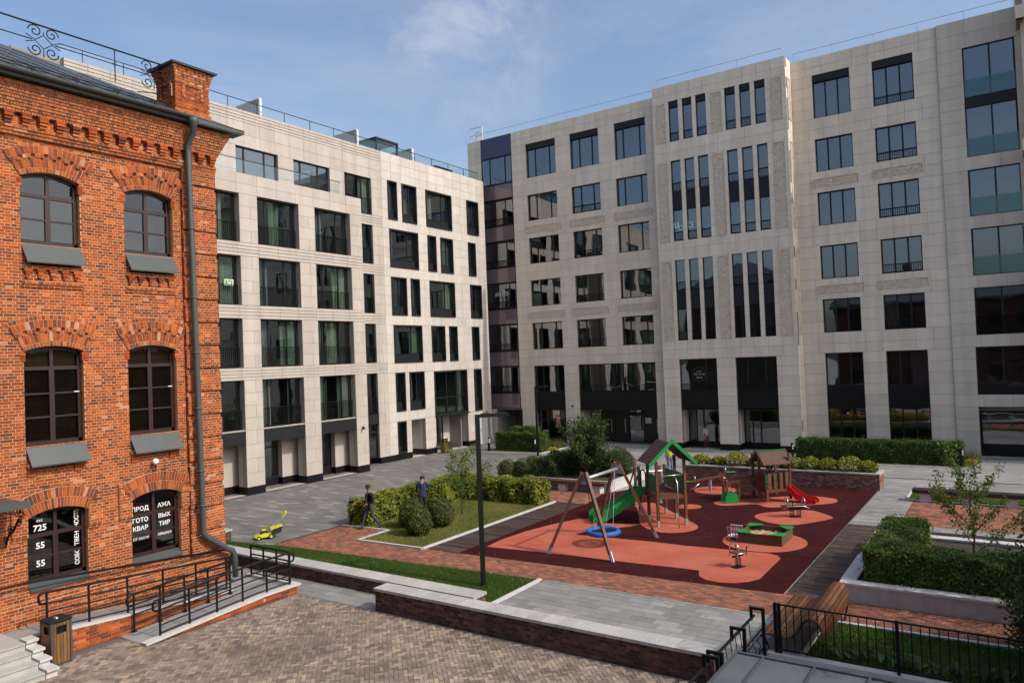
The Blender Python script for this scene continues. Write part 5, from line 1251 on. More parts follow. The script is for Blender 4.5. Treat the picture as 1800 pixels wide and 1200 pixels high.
# curved timber lounger
cb = thing('curved_bench', 'curved orange-brown timber lounge bench behind the black fence', 'bench', (-4.1, 17.4, 0))
bsO, bsA = M2('lounger_slat', (0.22, 0.09, 0.035), ramp=[(0, (0.095, 0.036, 0.015)), (1, (0.165, 0.066, 0.025))], rough=0.5, var=0.2, nscale=2, streak=((14, 1, 14), 0.3))
prof = [(-4.78, 0.36), (-4.74, 0.42), (-4.66, 0.455), (-4.57, 0.46), (-4.48, 0.45), (-4.39, 0.435), (-4.30, 0.425), (-4.21, 0.43), (-4.13, 0.46), (-4.06, 0.53), (-4.0, 0.62), (-3.95, 0.71), (-3.89, 0.80), (-3.82, 0.865), (-3.73, 0.89), (-3.64, 0.87), (-3.57, 0.81), (-3.53, 0.72), (-3.51, 0.62), (-3.51, 0.52), (-3.52, 0.42)]
for i in range(len(prof)-1):
    (xa, za), (xb, zb) = prof[i], prof[i+1]; B = MB(); d = Vector((xb-xa, 0, zb-za)).normalized(); nn = Vector((-d.z, 0, d.x)); c = Vector(((xa+xb)/2, 17.45, (za+zb)/2))
    B.obox(c, (d, (0, 1, 0), nn), (math.hypot(xb-xa, zb-za)/2-0.007, 1.45, 0.018), t=random.random()); B.build('slat', bsA, cb)
for y in (16.15, 18.75):
    B = MB(); B.tube([(p[0], y, p[1]-0.035) for p in prof]+[(-3.56, y, 0.2), (-3.6, y, 0.02)], 0.022, 6); B.tube([(-4.72, y, 0.36), (-4.6, y, 0.02), (-3.6, y, 0.02)], 0.022, 6); B.build('frame', blackmetal, cb)
# fence on the right, stair railing and booth roof
fence = thing('fence', 'black vertical-bar fence in front of the grass bed at the lower right', 'fence', (-2, 16, 0))
B = MB(); B.box(-4.6, 1.2, 15.86, 16.06, -0.02, 0.12); B.build('base_stone', granite, fence)
B = MB(); B.beam((-4.42, 15.96, 1.13), (1.2, 15.96, 1.13), 0.05, 0.025); B.build('top_rail', blackmetal, fence)
B = MB(); B.beam((-4.42, 15.96, 0.20), (1.2, 15.96, 0.20), 0.04, 0.02); B.build('bottom_rail', blackmetal, fence)
for x in (-4.42, -4.34, -2.12, 0.3): B = MB(); B.box(x-0.03, x+0.03, 15.93, 15.99, 0.12, 1.16); B.build('post', blackmetal, fence)
x = -4.2
while x < 1.2:
    if abs(x+2.12) > 0.05: B = MB(); B.box(x-0.009, x+0.009, 15.95, 15.97, 0.2, 1.12); B.build('bar', blackmetal, fence)
    x += 0.155
sr = thing('stair_railing', 'black iron railing with hooked square posts beside the metal canopy', 'railing', (-4.65, 14, 0))
for y in (15.72, 14.42, 13.08, 12.86, 11.5):
    B = MB(); B.beam((-4.60, y, 0.0), (-4.60, y, 1.08), 0.06, 0.06); B.beam((-4.63, y, 1.055), (-4.88, y, 1.055), 0.06, 0.05); B.beam((-4.85, y, 1.03), (-4.85, y, 0.80), 0.06, 0.05); B.build('post', blackmetal, sr)
for x, z, r in ((-4.85, 0.84, 0.03), (-4.66, 0.62, 0.018), (-4.66, 0.2, 0.018)):
    B = MB(); B.tube([(x, 15.9, z), (x, 10.5, z)], r, 8); B.build('rail', blackmetal, sr)
y = 10.7
while y < 15.6:
    B = MB(); B.tube([(-4.84, y, 0.82), (-4.82, y+0.03, 0.5), (-4.72, y+0.05, 0.42), (-4.66, y+0.1, 0.5)], 0.010, 5); B.tube([(-4.66, y, 0.2), (-4.64, y+0.08, 0.35), (-4.68, y-0.04, 0.5), (-4.66, y+0.05, 0.62)], 0.010, 5); B.build('ornament', blackmetal, sr); y += 0.3
can = thing('metal_canopy', 'grey standing-seam metal canopy roof at the bottom edge of the picture', 'canopy', (-1.5, 11, 0))
B = MB(); B.extr([(-4.48, 13.6, 0.90), (-4.48, 6.0, 0.90), (-4.48, 6.0, 0.83), (-4.48, 13.6, 0.83)], (7, 0, 0)); B.build('roof_sheet', M('canopy_metal', (0.125, 0.137, 0.14), rough=0.5, var=0.15, nscale=1.3, metal=0.2, stain=((0.12, 0.12, 0.115), 1.5, 0.5, 0.8, 0.4)), can)
for x in np.arange(-4.0, 2.5, 0.88): B = MB(); B.beam((x, 13.58, 0.925), (x, 6.0, 0.925), 0.025, 0.05); B.build('seam', roofmetal, can)
B = MB(); B.box(-4.53, 2.52, 13.6, 13.66, 0.80, 0.935); B.build('edge_trim', roofmetal, can); B = MB(); B.extr([(-4.53, 13.6, 0.935), (-4.53, 6.0, 0.935), (-4.53, 6.0, 0.80), (-4.53, 13.6, 0.80)], (0.05, 0, 0)); B.build('edge_trim', roofmetal, can)
for x in (-4.3, 2.3):
    for y in (13.3, 6.4): B = MB(); B.box(x-0.05, x+0.05, y-0.05, y+0.05, 0, 0.82); B.build('post', blackmetal, can)
# stone planters
def planter(name, label, x0, x1, y0, y1, h, wt, mat, cap, left=True, front=True, back=True, right=True):
    t = thing(name, label, 'planter', ((x0+x1)/2, (y0+y1)/2, 0))
    for on, (a, b, c, d) in ((front, (x0, x1, y0, y0+wt)), (left, (x0, x0+wt, y0+wt, y1)), (right, (x1-wt, x1, y0+wt, y1)), (back, (x0+wt, x1-wt, y1-wt, y1))):
        if not on: continue
        B = MB(); B.box(a, b, c, d, 0, h-0.06); B.build('wall', mat, t)
        lx, ly = b-a, d-c; n = max(1, int(max(lx, ly)/1.2))
        for i in range(n):
            B = MB()
            if lx > ly: B.box(a+lx*i/n+0.004, a+lx*(i+1)/n-0.004, c-0.012, d+0.012, h-0.058, h)
            else: B.box(a-0.012, b+0.012, c+ly*i/n+0.004, c+ly*(i+1)/n-0.004, h-0.058, h)
            B.build('capstone', cap, t)
    B = MB(); B.box(x0+wt*.5, x1-wt*.5, y0+wt*.5, y1-wt*.5, 0, h-0.1); B.build('soil', soil, t)
planter('stone_planter', 'white stone planter holding the clipped hedge at the right', -3.98, 2.0, 20.30, 26.5, 0.48, 0.34, concrete, granite)
planter('stone_planter', 'white stone planter with shrubs behind the timber bench and swing', -20.9, -16.1, 31.5, 35.6, 0.48, 0.2, granite, granite)
# ------------------------------------------------------------------ planting
def leaf_mat(name, ramp, trans=0.35):
    m = bpy.data.materials.new(name); m.use_nodes = True; nt = m.node_tree; N = nt.nodes; L = nt.links
    b = N['Principled BSDF']; b.inputs['Roughness'].default_value = 0.55; b.inputs['Specular IOR Level'].default_value = 0.3; out = N['Material Output']
    a = N.new('ShaderNodeAttribute'); a.attribute_name = 'tint'; r = N.new('ShaderNodeValToRGB'); els = r.color_ramp.elements
    while len(els) < len(ramp): els.new(0.5)
    for e, (p, c) in zip(els, ramp): e.position = p; e.color = (*c, 1)
    L.new(a.outputs['Fac'], r.inputs[0]); L.new(r.outputs[0], b.inputs['Base Color'])
    t = N.new('ShaderNodeBsdfTranslucent'); L.new(r.outputs[0], t.inputs[0]); mx = N.new('ShaderNodeMixShader'); mx.inputs[0].default_value = trans
    L.new(b.outputs[0], mx.inputs[1]); L.new(t.outputs[0], mx.inputs[2]); L.new(mx.outputs[0], out.inputs[0])
    return m
leaf_hedge = leaf_mat('hedge_leaf', [(0, (0.026, 0.055, 0.012)), (0.5, (0.060, 0.110, 0.020)), (1, (0.125, 0.180, 0.035))])
leaf_lush = leaf_mat('clipped_leaf', [(0, (0.030, 0.070, 0.012)), (0.5, (0.080, 0.140, 0.024)), (1, (0.18, 0.24, 0.05))])
leaf_yel = leaf_mat('yellow_green_leaf', [(0, (0.060, 0.095, 0.014)), (0.4, (0.15, 0.19, 0.024)), (0.8, (0.29, 0.29, 0.036)), (0.94, (0.29, 0.25, 0.055)), (1, (0.22, 0.10, 0.045))])
leaf_ball = leaf_mat('ball_leaf', [(0, (0.034, 0.052, 0.012)), (0.5, (0.075, 0.098, 0.020)), (1, (0.135, 0.145, 0.034))], 0.25)
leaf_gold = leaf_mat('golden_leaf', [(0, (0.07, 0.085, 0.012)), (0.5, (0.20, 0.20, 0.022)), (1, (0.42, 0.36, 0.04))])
leaf_tree = leaf_mat('sapling_leaf', [(0, (0.060, 0.105, 0.014)), (0.5, (0.125, 0.180, 0.026)), (1, (0.23, 0.26, 0.045))], 0.4)
leaf_dark = leaf_mat('shrub_leaf', [(0, (0.026, 0.052, 0.014)), (0.5, (0.056, 0.094, 0.024)), (1, (0.12, 0.155, 0.04))])
leaf_flow = leaf_mat('yellow_flower', [(0, (0.25, 0.2, 0.02)), (1, (0.6, 0.45, 0.03))])
leaf_red = leaf_mat('red_leaf', [(0, (0.22, 0.03, 0.02)), (1, (0.42, 0.10, 0.05))])
leaf_hosta = leaf_mat('broad_leaf', [(0, (0.030, 0.075, 0.022)), (1, (0.090, 0.16, 0.045))])
grass_mat = leaf_mat('grass_blade', [(0, (0.034, 0.075, 0.009)), (0.6, (0.066, 0.118, 0.015)), (1, (0.13, 0.165, 0.035))], 0.2)
grass_dry = leaf_mat('dry_grass_blade', [(0, (0.075, 0.110, 0.016)), (0.5, (0.150, 0.165, 0.034)), (1, (0.32, 0.25, 0.10))], 0.2)
twig = M('bark', (0.085, 0.06, 0.045), rough=0.9, var=0.3, nscale=8, bump=0.5, bscale=30)
core_m = M('hedge_inside', (0.020, 0.022, 0.010), rough=1.0, var=0.4, nscale=8)
RN = np.random.default_rng(11)
def leaves_mesh(name, pos, size, mat, nrm=None, tint=None, aspect=0.55, jitter=0.9):
    """small folded leaf quads; pos Nx3"""
    n = len(pos); pos = np.asarray(pos, float)
    d = RN.normal(size=(n, 3)); d /= np.linalg.norm(d, axis=1)[:, None]
    if nrm is not None: d = d*jitter+np.asarray(nrm); d /= np.linalg.norm(d, axis=1)[:, None]
    a = np.cross(d, RN.normal(size=(n, 3))); a /= np.linalg.norm(a, axis=1)[:, None]; b = np.cross(d, a)
    s = (size*(0.65+0.7*RN.random(n)))[:, None]
    v = np.empty((n, 4, 3)); v[:, 0] = pos-a*s*.5; v[:, 1] = pos+b*s*aspect*.5; v[:, 2] = pos+a*s*.5; v[:, 3] = pos-b*s*aspect*.5
    me = bpy.data.meshes.new(name); me.vertices.add(4*n); me.vertices.foreach_set('co', v.reshape(-1).astype(np.float32))
    me.loops.add(4*n); me.loops.foreach_set('vertex_index', np.arange(4*n, dtype=np.int32)); me.polygons.add(n)
    me.polygons.foreach_set('loop_start', np.arange(0, 4*n, 4, dtype=np.int32)); me.polygons.foreach_set('loop_total', np.full(n, 4, dtype=np.int32))
    me.materials.append(mat); at = me.attributes.new('tint', 'FLOAT', 'FACE')
    at.data.foreach_set('value', (RN.random(n) if tint is None else np.clip(tint, 0, 1)).astype(np.float32)); me.update(calc_edges=True)
    return me
def clump(p, sc=1.7):   # smooth pseudo noise for light and dark clumps
    return 0.5+0.25*np.sin(p[:, 0]*sc*3.1+1.3*np.sin(p[:, 1]*sc*2.3))+0.25*np.sin(p[:, 2]*sc*4.0+p[:, 1]*sc*2.9+1.7*np.sin(p[:, 0]*sc*1.7))
def hedge(label, boxes, size, dens, mat, rag=0.05, grp=None, name='hedge', corewall=0.10):
    c = boxes[0]; t = thing(name, label, 'hedge', ((c[0]+c[1])/2, (c[2]+c[3])/2, c[4]), 0, grp); pts, nr = [], []; B = MB()
    for (x0, x1, y0, y1, z0, z1) in boxes:
        B.box(x0+corewall, x1-corewall, y0+corewall, y1-corewall, z0, z1-corewall)
        fs = [((x0, x1), (y0, y1), z1, 2, 1), ((x0, x1), (z0, z1), y0, 1, -1), ((x0, x1), (z0, z1), y1, 1, 1), ((y0, y1), (z0, z1), x0, 0, -1), ((y0, y1), (z0, z1), x1, 0, 1)]
        for ra, rb, cc, ax, sg in fs:
            n = int((ra[1]-ra[0])*(rb[1]-rb[0])*dens); a = RN.uniform(*ra, n); b = RN.uniform(*rb, n)
            wob = rag*(np.sin(a*5.3+b*3.1)+np.sin(a*11.7-b*7.3)*.6)*.5
            out_ = np.where(RN.random(n) < 0.14, np.abs(RN.normal(0, 0.07, n)), 0); e = cc+sg*(wob-np.abs(RN.normal(0, 0.055, n))+0.02+out_)
            p = np.empty((n, 3)); q = np.zeros((n, 3)); q[:, ax] = sg; q[:, 2] += 0.35
            oth = [i for i in range(3) if i != ax]; p[:, oth[0]] = a; p[:, oth[1]] = b; p[:, ax] = e; pts.append(p); nr.append(q)
    B.build('branches', core_m, t); p = np.concatenate(pts); tn = clump(p)*0.55+RN.random(len(p))*0.45
    o = link(bpy.data.objects.new('foliage', leaves_mesh('foliage', p, size, mat, np.concatenate(nr), tn)), t); return t
hedge('yellow-green L-shaped hedge round the lawn where two men work', [(-22.75, -21.75, 21.15, 28.55, 0, 1.0), (-21.75, -17.75, 27.45, 28.55, 0, 0.98)], 0.135, 520, leaf_yel, 0.16)
hedge('dense clipped green hedge in the white stone planter at the right', [(-3.42, -2.35, 20.68, 25.0, 0.3, 1.28), (-2.35, 2.0, 20.68, 21.75, 0.3, 1.25)], 0.075, 1700, leaf_lush, 0.08)
hedge('long dark clipped hedge below the grey block at the right', [(-10.75, -2.45, 44.75, 45.9, 0, 1.2)], 0.085, 900, leaf_hedge, 0.06)
hedge('square clipped dark hedge in the far left corner of the yard', [(-31.0, -27.2, 43.0, 44.1, 0, 1.25)], 0.085, 900, leaf_hedge, 0.06)
hedge('second row of clipped hedge behind the far corner hedge', [(-31.4, -29.3, 45.6, 46.5, 0, 1.4)], 0.085, 900, leaf_lush, 0.06)
hedge('dark hedge in the shrub planter behind the swing', [(-20.6, -16.9, 33.3, 34.6, 0.3, 1.45), (-20.6, -19.5, 31.85, 33.3, 0.3, 1.35)], 0.11, 650, leaf_dark, 0.16)
def ball(label, c, r, rz, mat=leaf_ball, size=0.065, n=4200, grp=None):
    t = thing('ball_bush', label, 'bush', c, 0, grp)
    d = RN.normal(size=(n, 3)); d /= np.linalg.norm(d, axis=1)[:, None]; k = 1-np.abs(RN.normal(0, 0.06, n))+0.07*np.sin(d[:, 0]*5+d[:, 2]*4+c[0]*9)+0.05*np.sin(d[:, 1]*9+d[:, 2]*7+c[1]*5)+np.where(RN.random(n) < 0.1, np.abs(RN.normal(0, 0.07, n)), 0)
    p = d*np.array([r, r, rz])*k[:, None]+np.array([c[0], c[1], c[2]+rz*0.93]); p[:, 2] = np.maximum(p[:, 2], c[2]+0.02)
    link(bpy.data.objects.new('foliage', leaves_mesh('foliage', p, size, mat, d+np.array([0, 0, .2]), clump(p, 3)*.5+RN.random(n)*.5)), t)
    MB().sphere((c[0], c[1], c[2]+rz*0.93), 1, 14, 10, (r*.86, r*.86, rz*.86)).build('branches', core_m, t)
ball('rounded clipped bush in front on the lawn, nearest the viewer', (-18.85, 21.0, 0), 0.50, 0.56)
ball('rounded clipped bush behind the front one, left of the bending man', (-20.05, 21.9, 0), 0.50, 0.55)
ball('rounded clipped bush right of the bending man', (-18.95, 22.45, 0), 0.48, 0.58)
ball('left ball of the clipped trio behind the yellow-green hedge', (-22.65, 32.35, 0), 0.52, 0.60, n=2600, size=0.07)
ball('middle ball of the clipped trio behind the yellow-green hedge', (-22.0, 32.7, 0), 0.48, 0.60, n=2600, size=0.07)
ball('right ball of the clipped trio behind the yellow-green hedge', (-21.65, 33.4, 0), 0.48, 0.66, n=2600, size=0.07)
ball('rounded bush at the right end of the shrub planter behind the swing', (-16.9, 34.3, 0.35), 0.72, 0.72, leaf_dark, 0.08, 3000)
def clump_plant(name, label, c, r, h, n, mat, size, cat='shrub', grp=None, up=0.6):
    t = thing(name, label, cat, c, 0, grp); d = RN.random((n, 2)); a = d[:, 0]*6.283; q = np.sqrt(d[:, 1])*r; z = RN.random(n)**0.7*h*(1-(q/r)**2*0.55)
    p = np.stack([c[0]+q*np.cos(a), c[1]+q*np.sin(a), c[2]+z], 1)
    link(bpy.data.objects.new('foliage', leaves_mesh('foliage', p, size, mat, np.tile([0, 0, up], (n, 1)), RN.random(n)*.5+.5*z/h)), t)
    B = MB()
    for i in range(5): an = i*1.3; B.tube([(c[0], c[1], c[2]-0.02), (c[0]+r*.6*math.cos(an), c[1]+r*.6*math.sin(an), c[2]+h*.7)], 0.008, 4)
    B.build('stems', twig, t)
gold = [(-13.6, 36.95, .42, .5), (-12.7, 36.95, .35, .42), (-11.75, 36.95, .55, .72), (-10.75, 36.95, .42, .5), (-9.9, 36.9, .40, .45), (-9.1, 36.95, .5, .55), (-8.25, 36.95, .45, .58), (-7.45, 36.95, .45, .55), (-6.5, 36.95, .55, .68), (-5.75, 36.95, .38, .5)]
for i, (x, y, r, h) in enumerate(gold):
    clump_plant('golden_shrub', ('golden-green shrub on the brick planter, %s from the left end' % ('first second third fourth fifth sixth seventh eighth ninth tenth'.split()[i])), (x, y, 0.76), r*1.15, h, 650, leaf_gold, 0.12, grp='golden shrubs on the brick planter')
clump_plant('flower_bed', 'low yellow flowers at the corner of the far left hedge bed', (-26.95+.3-.4, 44.2, 0), 0.55, 0.28, 500, leaf_flow, 0.07, 'flowers')
clump_plant('flower_bed', 'low yellow flowers at the right end of the long hedge', (-2.15, 46.0, 0), 0.35, 0.3, 300, leaf_flow, 0.08, 'flowers')
clump_plant('red_plant', 'small red-leaved plant behind the far long bench', (-2.9, 35.5, 0.0), 0.35, 0.62, 300, leaf_red, 0.1, 'plant')
clump_plant('red_plant', 'tiny red-leaved plant to the right of the other one, behind the far bench', (-2.25, 35.5, 0.0), 0.22, 0.6, 160, leaf_red, 0.09, 'plant')
def blades(name, label, cat, poly_in, n, bx, h, mat, lean=0.35, wd=0.006, z=0.0, thing_=None, kind=None, clumpf=None):
    x = RN.uniform(bx[0], bx[1], n*2); y = RN.uniform(bx[2], bx[3], n*2)
    k = np.array([poly_in(a, b) for a, b in zip(x, y)]); x, y = x[k][:n], y[k][:n]; n = len(x)
    a = RN.uniform(0, 6.283, n); hh = h*(0.5+RN.random(n)); dx, dy = np.cos(a), np.sin(a); ln = RN.normal(0, lean, n)*hh
    v = np.empty((n, 3, 3)); v[:, 0] = np.stack([x-dy*wd, y+dx*wd, np.full(n, z)], 1); v[:, 1] = np.stack([x+dy*wd, y-dx*wd, np.full(n, z)], 1); v[:, 2] = np.stack([x+dx*ln, y+dy*ln, z+hh], 1)
    me = bpy.data.meshes.new(name); me.vertices.add(3*n); me.vertices.foreach_set('co', v.reshape(-1).astype(np.float32)); me.loops.add(3*n); me.loops.foreach_set('vertex_index', np.arange(3*n, dtype=np.int32)); me.polygons.add(n)
    me.polygons.foreach_set('loop_start', np.arange(0, 3*n, 3, dtype=np.int32)); me.polygons.foreach_set('loop_total', np.full(n, 3, dtype=np.int32)); me.materials.append(mat)
    at = me.attributes.new('tint', 'FLOAT', 'FACE'); p = np.stack([x, y, 0*x], 1); at.data.foreach_set('value', np.clip(clump(p, .6)*.55+RN.random(n)*.45, 0, 1).astype(np.float32)); me.update(calc_edges=True)
    o = bpy.data.objects.new(name, me); C.objects.link(o); tag(o, label, cat, kind=kind); return o
# lawns
L1 = [(-25.0, 15.62), (-11.83, 15.62), (-11.83, 18.28), (-22.3, 17.5), (-24.9, 17.0)]
tag(sheet('lawn_strip', L1, 0.02, lawn_d), None, kind='structure')
def in_poly(poly):
    def f(x, y):
        c = False; j = len(poly)-1
        for i in range(len(poly)):
            if (poly[i][1] > y) != (poly[j][1] > y) and x < (poly[j][0]-poly[i][0])*(y-poly[i][1])/(poly[j][1]-poly[i][1])+poly[i][0]: c = not c
            j = i
        return c
    return f
blades('grass', 'bright green grass of the strip behind the low wall', 'grass', in_poly(L1), 60000, (-25, -11.8, 15.6, 18.3), 0.05, grass_mat, z=0.02, kind='stuff')
L2 = [(-22.8, 20.93), (-20.4, 21.1), (-20.4, 19.43), (-17.43, 19.55), (-17.43, 28.5), (-22.8, 28.6)]
tag(sheet('lawn', L2, 0.012, lawn_m), None, kind='structure')
blades('grass', 'green and straw-coloured grass of the lawn under the ball bushes', 'grass', in_poly(L2), 55000, (-22.8, -17.4, 19.4, 28.6), 0.045, grass_dry, z=0.012, kind='stuff')
L3 = [(-3.92, 16.07), (1.5, 16.07), (1.5, 18.75), (-3.92, 18.6)]
tag(sheet('grass_bed', L3, 0.012, lawn_d), None, kind='structure')
blades('grass', 'shaded green grass behind the black fence', 'grass', in_poly(L3), 30000, (-4, 1.5, 16, 18.8), 0.05, grass_mat, z=0.012, kind='stuff')
L4 = [(-31.5, 41.95), (-26.97, 42.62), (-26.97, 47.3), (-31.5, 47.3)]; L5 = [(-10.85, 44.0), (-2.0, 44.32), (-2.0, 48.9), (-10.85, 48.9)]; L6 = [(-3.95, 35.0), (1.5, 35.0), (1.5, 36.7), (-3.95, 36.65)]
for nm, q in (('hedge_bed', L4), ('hedge_bed', L5), ('hedge_bed', L6)): tag(sheet(nm, q, 0.012, lawn_m if q is not L6 else lawn_d), None, kind='structure')
blades('grass', 'rough grass at the foot of the far hedges and bench', 'grass', lambda x, y: any(in_poly(q)(x, y) for q in (L4, L5, L6)), 30000, (-31.5, 1.5, 35, 48.9), 0.07, grass_dry, z=0.012, wd=0.012, kind='stuff')
for i, (x, y, n, h) in enumerate(((-27.0-.9, 45.6, 900, 0.55), (-9.6, 47.6, 500, 0.8), (-5.2, 47.8, 700, 0.75), (-2.7, 46.8, 500, 0.6))):
    blades('tall_grass', ('tall feathery grass beside the far corner hedge', 'tall grass against the wall left of the long hedge', 'tall brownish grass behind the long hedge', 'tall grass at the right end of the long hedge')[i], 'grass', lambda a, b: True, n, (x-0.9, x+0.9, y-0.5, y+0.5), h, grass_dry, 0.3, 0.012)
# saplings, shrubs and trees
def tree(name, label, base, h, nb, spread, leafsize, nleaf, mat, seed, trunk=0.05, z1=0.25, upright=0.75, cat='tree', trunkh=None, sub=5, ldens=1.0, blen=None, leafspread=0.07):
    rr = random.Random(seed); t = thing(name, label, cat, base); B = MB(); lp = []
    b0 = Vector(base); top = b0+Vector((rr.uniform(-.1, .1), rr.uniform(-.1, .1), h*0.97)); k = 7
    tr = [b0.lerp(top, i/(k-1))+Vector((rr.uniform(-.04, .04), rr.uniform(-.04, .04), 0))*(1 if i else 0) for i in range(k)]
    B.tube(tr, [trunk*(1-0.8*i/(k-1)) for i in range(k)], 8); B.build('trunk', twig, t, smooth=True)
    Bb = MB()
    def branch(p, d, ln, r, lvl):
        pts = [p]; q = p.copy(); dd = d.copy(); n = 6
        for i in range(n):
            dd = (dd+Vector((rr.gauss(0, .12), rr.gauss(0, .12), 0.10*upright))).normalized(); q = q+dd*ln/n; pts.append(q.copy())
            if lvl == 0 and i >= 1:
                for _ in range(1 if i < 3 else 1):
                    if rr.random() < sub/6: branch(q.copy(), (dd+Vector((rr.gauss(0, .6), rr.gauss(0, .6), rr.gauss(0.1, .35)))).normalized(), ln*rr.uniform(.2, .42), r*.45, 1)
        Bb.tube(pts, [r*(1-0.75*i/n) for i in range(n+1)], 5, cap=False)
        m = int(nleaf*ln*(1.0 if lvl else 0.9)*ldens)
        for _ in range(m):
            u = rr.uniform(0.12, 1)*n; i = min(int(u), n-1); c = pts[i].lerp(pts[i+1], u-i); lp.append((c.x+rr.gauss(0, leafspread), c.y+rr.gauss(0, leafspread), c.z+rr.gauss(0, leafspread)))
    for i in range(nb):
        f = z1+(0.92-z1)*i/(nb-1); p = b0.lerp(top, f); an = i*2.4+rr.uniform(-.4, .4); el = upright*rr.uniform(.75, 1.25)
        d = Vector((math.cos(an), math.sin(an), el*1.3)).normalized(); ln = (blen or spread)*rr.uniform(.75, 1.2)*(1-0.45*f) 
        branch(p, d, ln, trunk*0.45*(1-f*.5), 0)
    Bb.build('branch', twig, t, smooth=True); p = np.array(lp)
    link(bpy.data.objects.new('crown', leaves_mesh('crown', p, leafsize, mat, None, clump(p, 2)*.4+RN.random(len(p))*.6)), t); return t
tree('sapling', 'young upright tree on the lawn, its branches bare of leaves at the foot', (-19.64, 24.6, 0), 2.35, 12, 1.75, 0.09, 115, leaf_tree, 5, 0.035, 0.28, 0.62, sub=2.6, leafspread=0.085)
tree('sapling', 'slender young tree behind the clipped hedge at the right', (-1.15, 24.2, 0.3), 2.4, 11, 1.7, 0.085, 105, leaf_tree, 21, 0.035, 0.12, 0.85, sub=2.2, leafspread=0.08)
tree('shrub_tree', 'many-stemmed leafy shrub tree in the planter behind the swing', (-18.2, 33.2, 0.35), 2.0, 16, 2.1, 0.115, 150, leaf_dark, 9, 0.06, 0.06, 0.85, sub=5.5, leafspread=0.12)
tree('edge_shrub', 'dark leafy shrub cut by the right edge of the picture', (0.55, 18.6, 0), 2.2, 16, 1.2, 0.10, 260, leaf_hedge, 31, 0.05, 0.04, 0.6, sub=6, leafspread=0.16)
tree('edge_shrub', 'dark leafy shrub at the lower right corner, by the black fence', (0.5, 16.7, 0), 1.7, 16, 1.0, 0.10, 260, leaf_hedge, 33, 0.05, 0.04, 0.5, sub=6, leafspread=0.16)
tree('yard_tree', 'tall leafy tree beyond the right edge of the picture, casting patchy shade on the deck', (4.9, 22.2, 0), 7.6, 28, 2.9, 0.17, 60, leaf_dark, 41, 0.14, 0.30, 0.45, sub=6, leafspread=0.25)
tree('yard_tree', 'tall leafy tree beyond the lower right corner, shading the fence and bench', (4.3, 16.2, 0), 7.0, 34, 3.0, 0.17, 95, leaf_dark, 43, 0.14, 0.28, 0.45, sub=6, leafspread=0.25)
# broad-leaved plants along the fence
for i in range(11):
    x, y = -3.3+0.36*i+random.uniform(-.08, .08), 16.5+random.uniform(-.1, .22); rr = random.Random(i)
    t = thing('broad_leaf_plant', 'broad-leaved plant behind the black fence, number %s from the bench' % ('one two three four five six seven eight nine ten eleven'.split()[i]), 'plant', (x, y, 0.01), 0, 'broad-leaved plants behind the fence')
    for k in range(9):
        a = rr.uniform(0, 6.28); ln = rr.uniform(.22, .42); el = rr.uniform(.5, 1.2); B = MB(); d = Vector((math.cos(a), math.sin(a), 0)); s = Vector((-d.y, d.x, 0)); w_ = rr.uniform(.035, .06)
        mid = Vector((x, y, .01))+d*ln*.45+Vector((0, 0, ln*el*.75)); tip = Vector((x, y, .01))+d*ln+Vector((0, 0, ln*el*.55)); b0 = Vector((x, y, .01))
        tt = rr.random(); B.poly([b0, mid-s*w_, mid+Vector((0, 0, -.012))], tt); B.poly([b0, mid+Vector((0, 0, -.012)), mid+s*w_], tt); B.poly([mid-s*w_, tip, mid+Vector((0, 0, -.012))], tt); B.poly([mid+Vector((0, 0, -.012)), tip, mid+s*w_], tt)
        B.build('leaf', leaf_hosta, t)
# ------------------------------------------------------------------ playground
pwO, pw = M2('play_timber', (0.13, 0.05, 0.025), ramp=[(0, (0.09, 0.034, 0.018)), (1, (0.17, 0.068, 0.034))], rough=0.55, var=0.25, nscale=3, streak=((12, 12, 1.5), 0.25))
green = M('green_hdpe', (0.010, 0.245, 0.055), rough=0.4, var=0.06, spec=0.5)
dgreen = M('dark_green_hdpe', (0.012, 0.125, 0.045), rough=0.45, var=0.08, spec=0.5)
redp = M('red_plastic', (0.50, 0.018, 0.022), rough=0.35, var=0.05, spec=0.5)
bluep2 = M('blue_rope', (0.012, 0.11, 0.42), rough=0.6, var=0.12, nscale=10)
roofw = M('roof_board', (0.085, 0.038, 0.024), rough=0.7, var=0.25, nscale=3)
ropem = M('black_rope', (0.02, 0.02, 0.02), rough=0.9)
# nest swing
sw = thing('nest_swing', 'timber A-frame swing with a round blue nest seat on the salmon rubber', 'swing', (-11.9, 22.6, 0))
apex = {20.9: 21.40, 24.38: 23.85}
for yf, ya in apex.items():
    for s in (-1, 1):
        f = Vector((-11.9+s*1.18, yf, 0)); a = Vector((-11.9+s*0.10, ya, 2.60)); d = (a-f)
        B = MB(); B.beam(f+d*0.09, a+d*0.03, 0.10, 0.10, t=random.random()); B.build('leg', pw, sw)
        B = MB()
        for q in (-0.03, 0.03): B.beam(f+Vector((q, 0, 0)), f+d*0.12+Vector((q, 0, 0)), 0.03, 0.08)
        B.build('foot', galv, sw)
    B = MB(); dy = 0.06 if yf < 22 else -0.06
    B.extr([(-12.05, ya+dy, 2.62), (-11.75, ya+dy, 2.62), (-11.62, ya+dy*0.2, 2.28), (-12.18, ya+dy*0.2, 2.28)], (0, 0.012, 0)); B.build('bracket', galv, sw)
B = MB(); B.tube([(-11.9, 21.42, 2.45), (-11.9, 23.83, 2.45)], 0.055, 12); B.build('crossbeam', galv, sw, smooth=True)
nc = Vector((-11.95, 22.68, 0.46))
B = MB(); B.tube([nc+Vector((0.52*math.cos(a), 0.52*math.sin(a), 0)) for a in np.linspace(0, 2*math.pi, 33)[:-1]], 0.085, 10, closed=True); B.build('seat_ring', bluep2, sw, smooth=True)
B = MB()
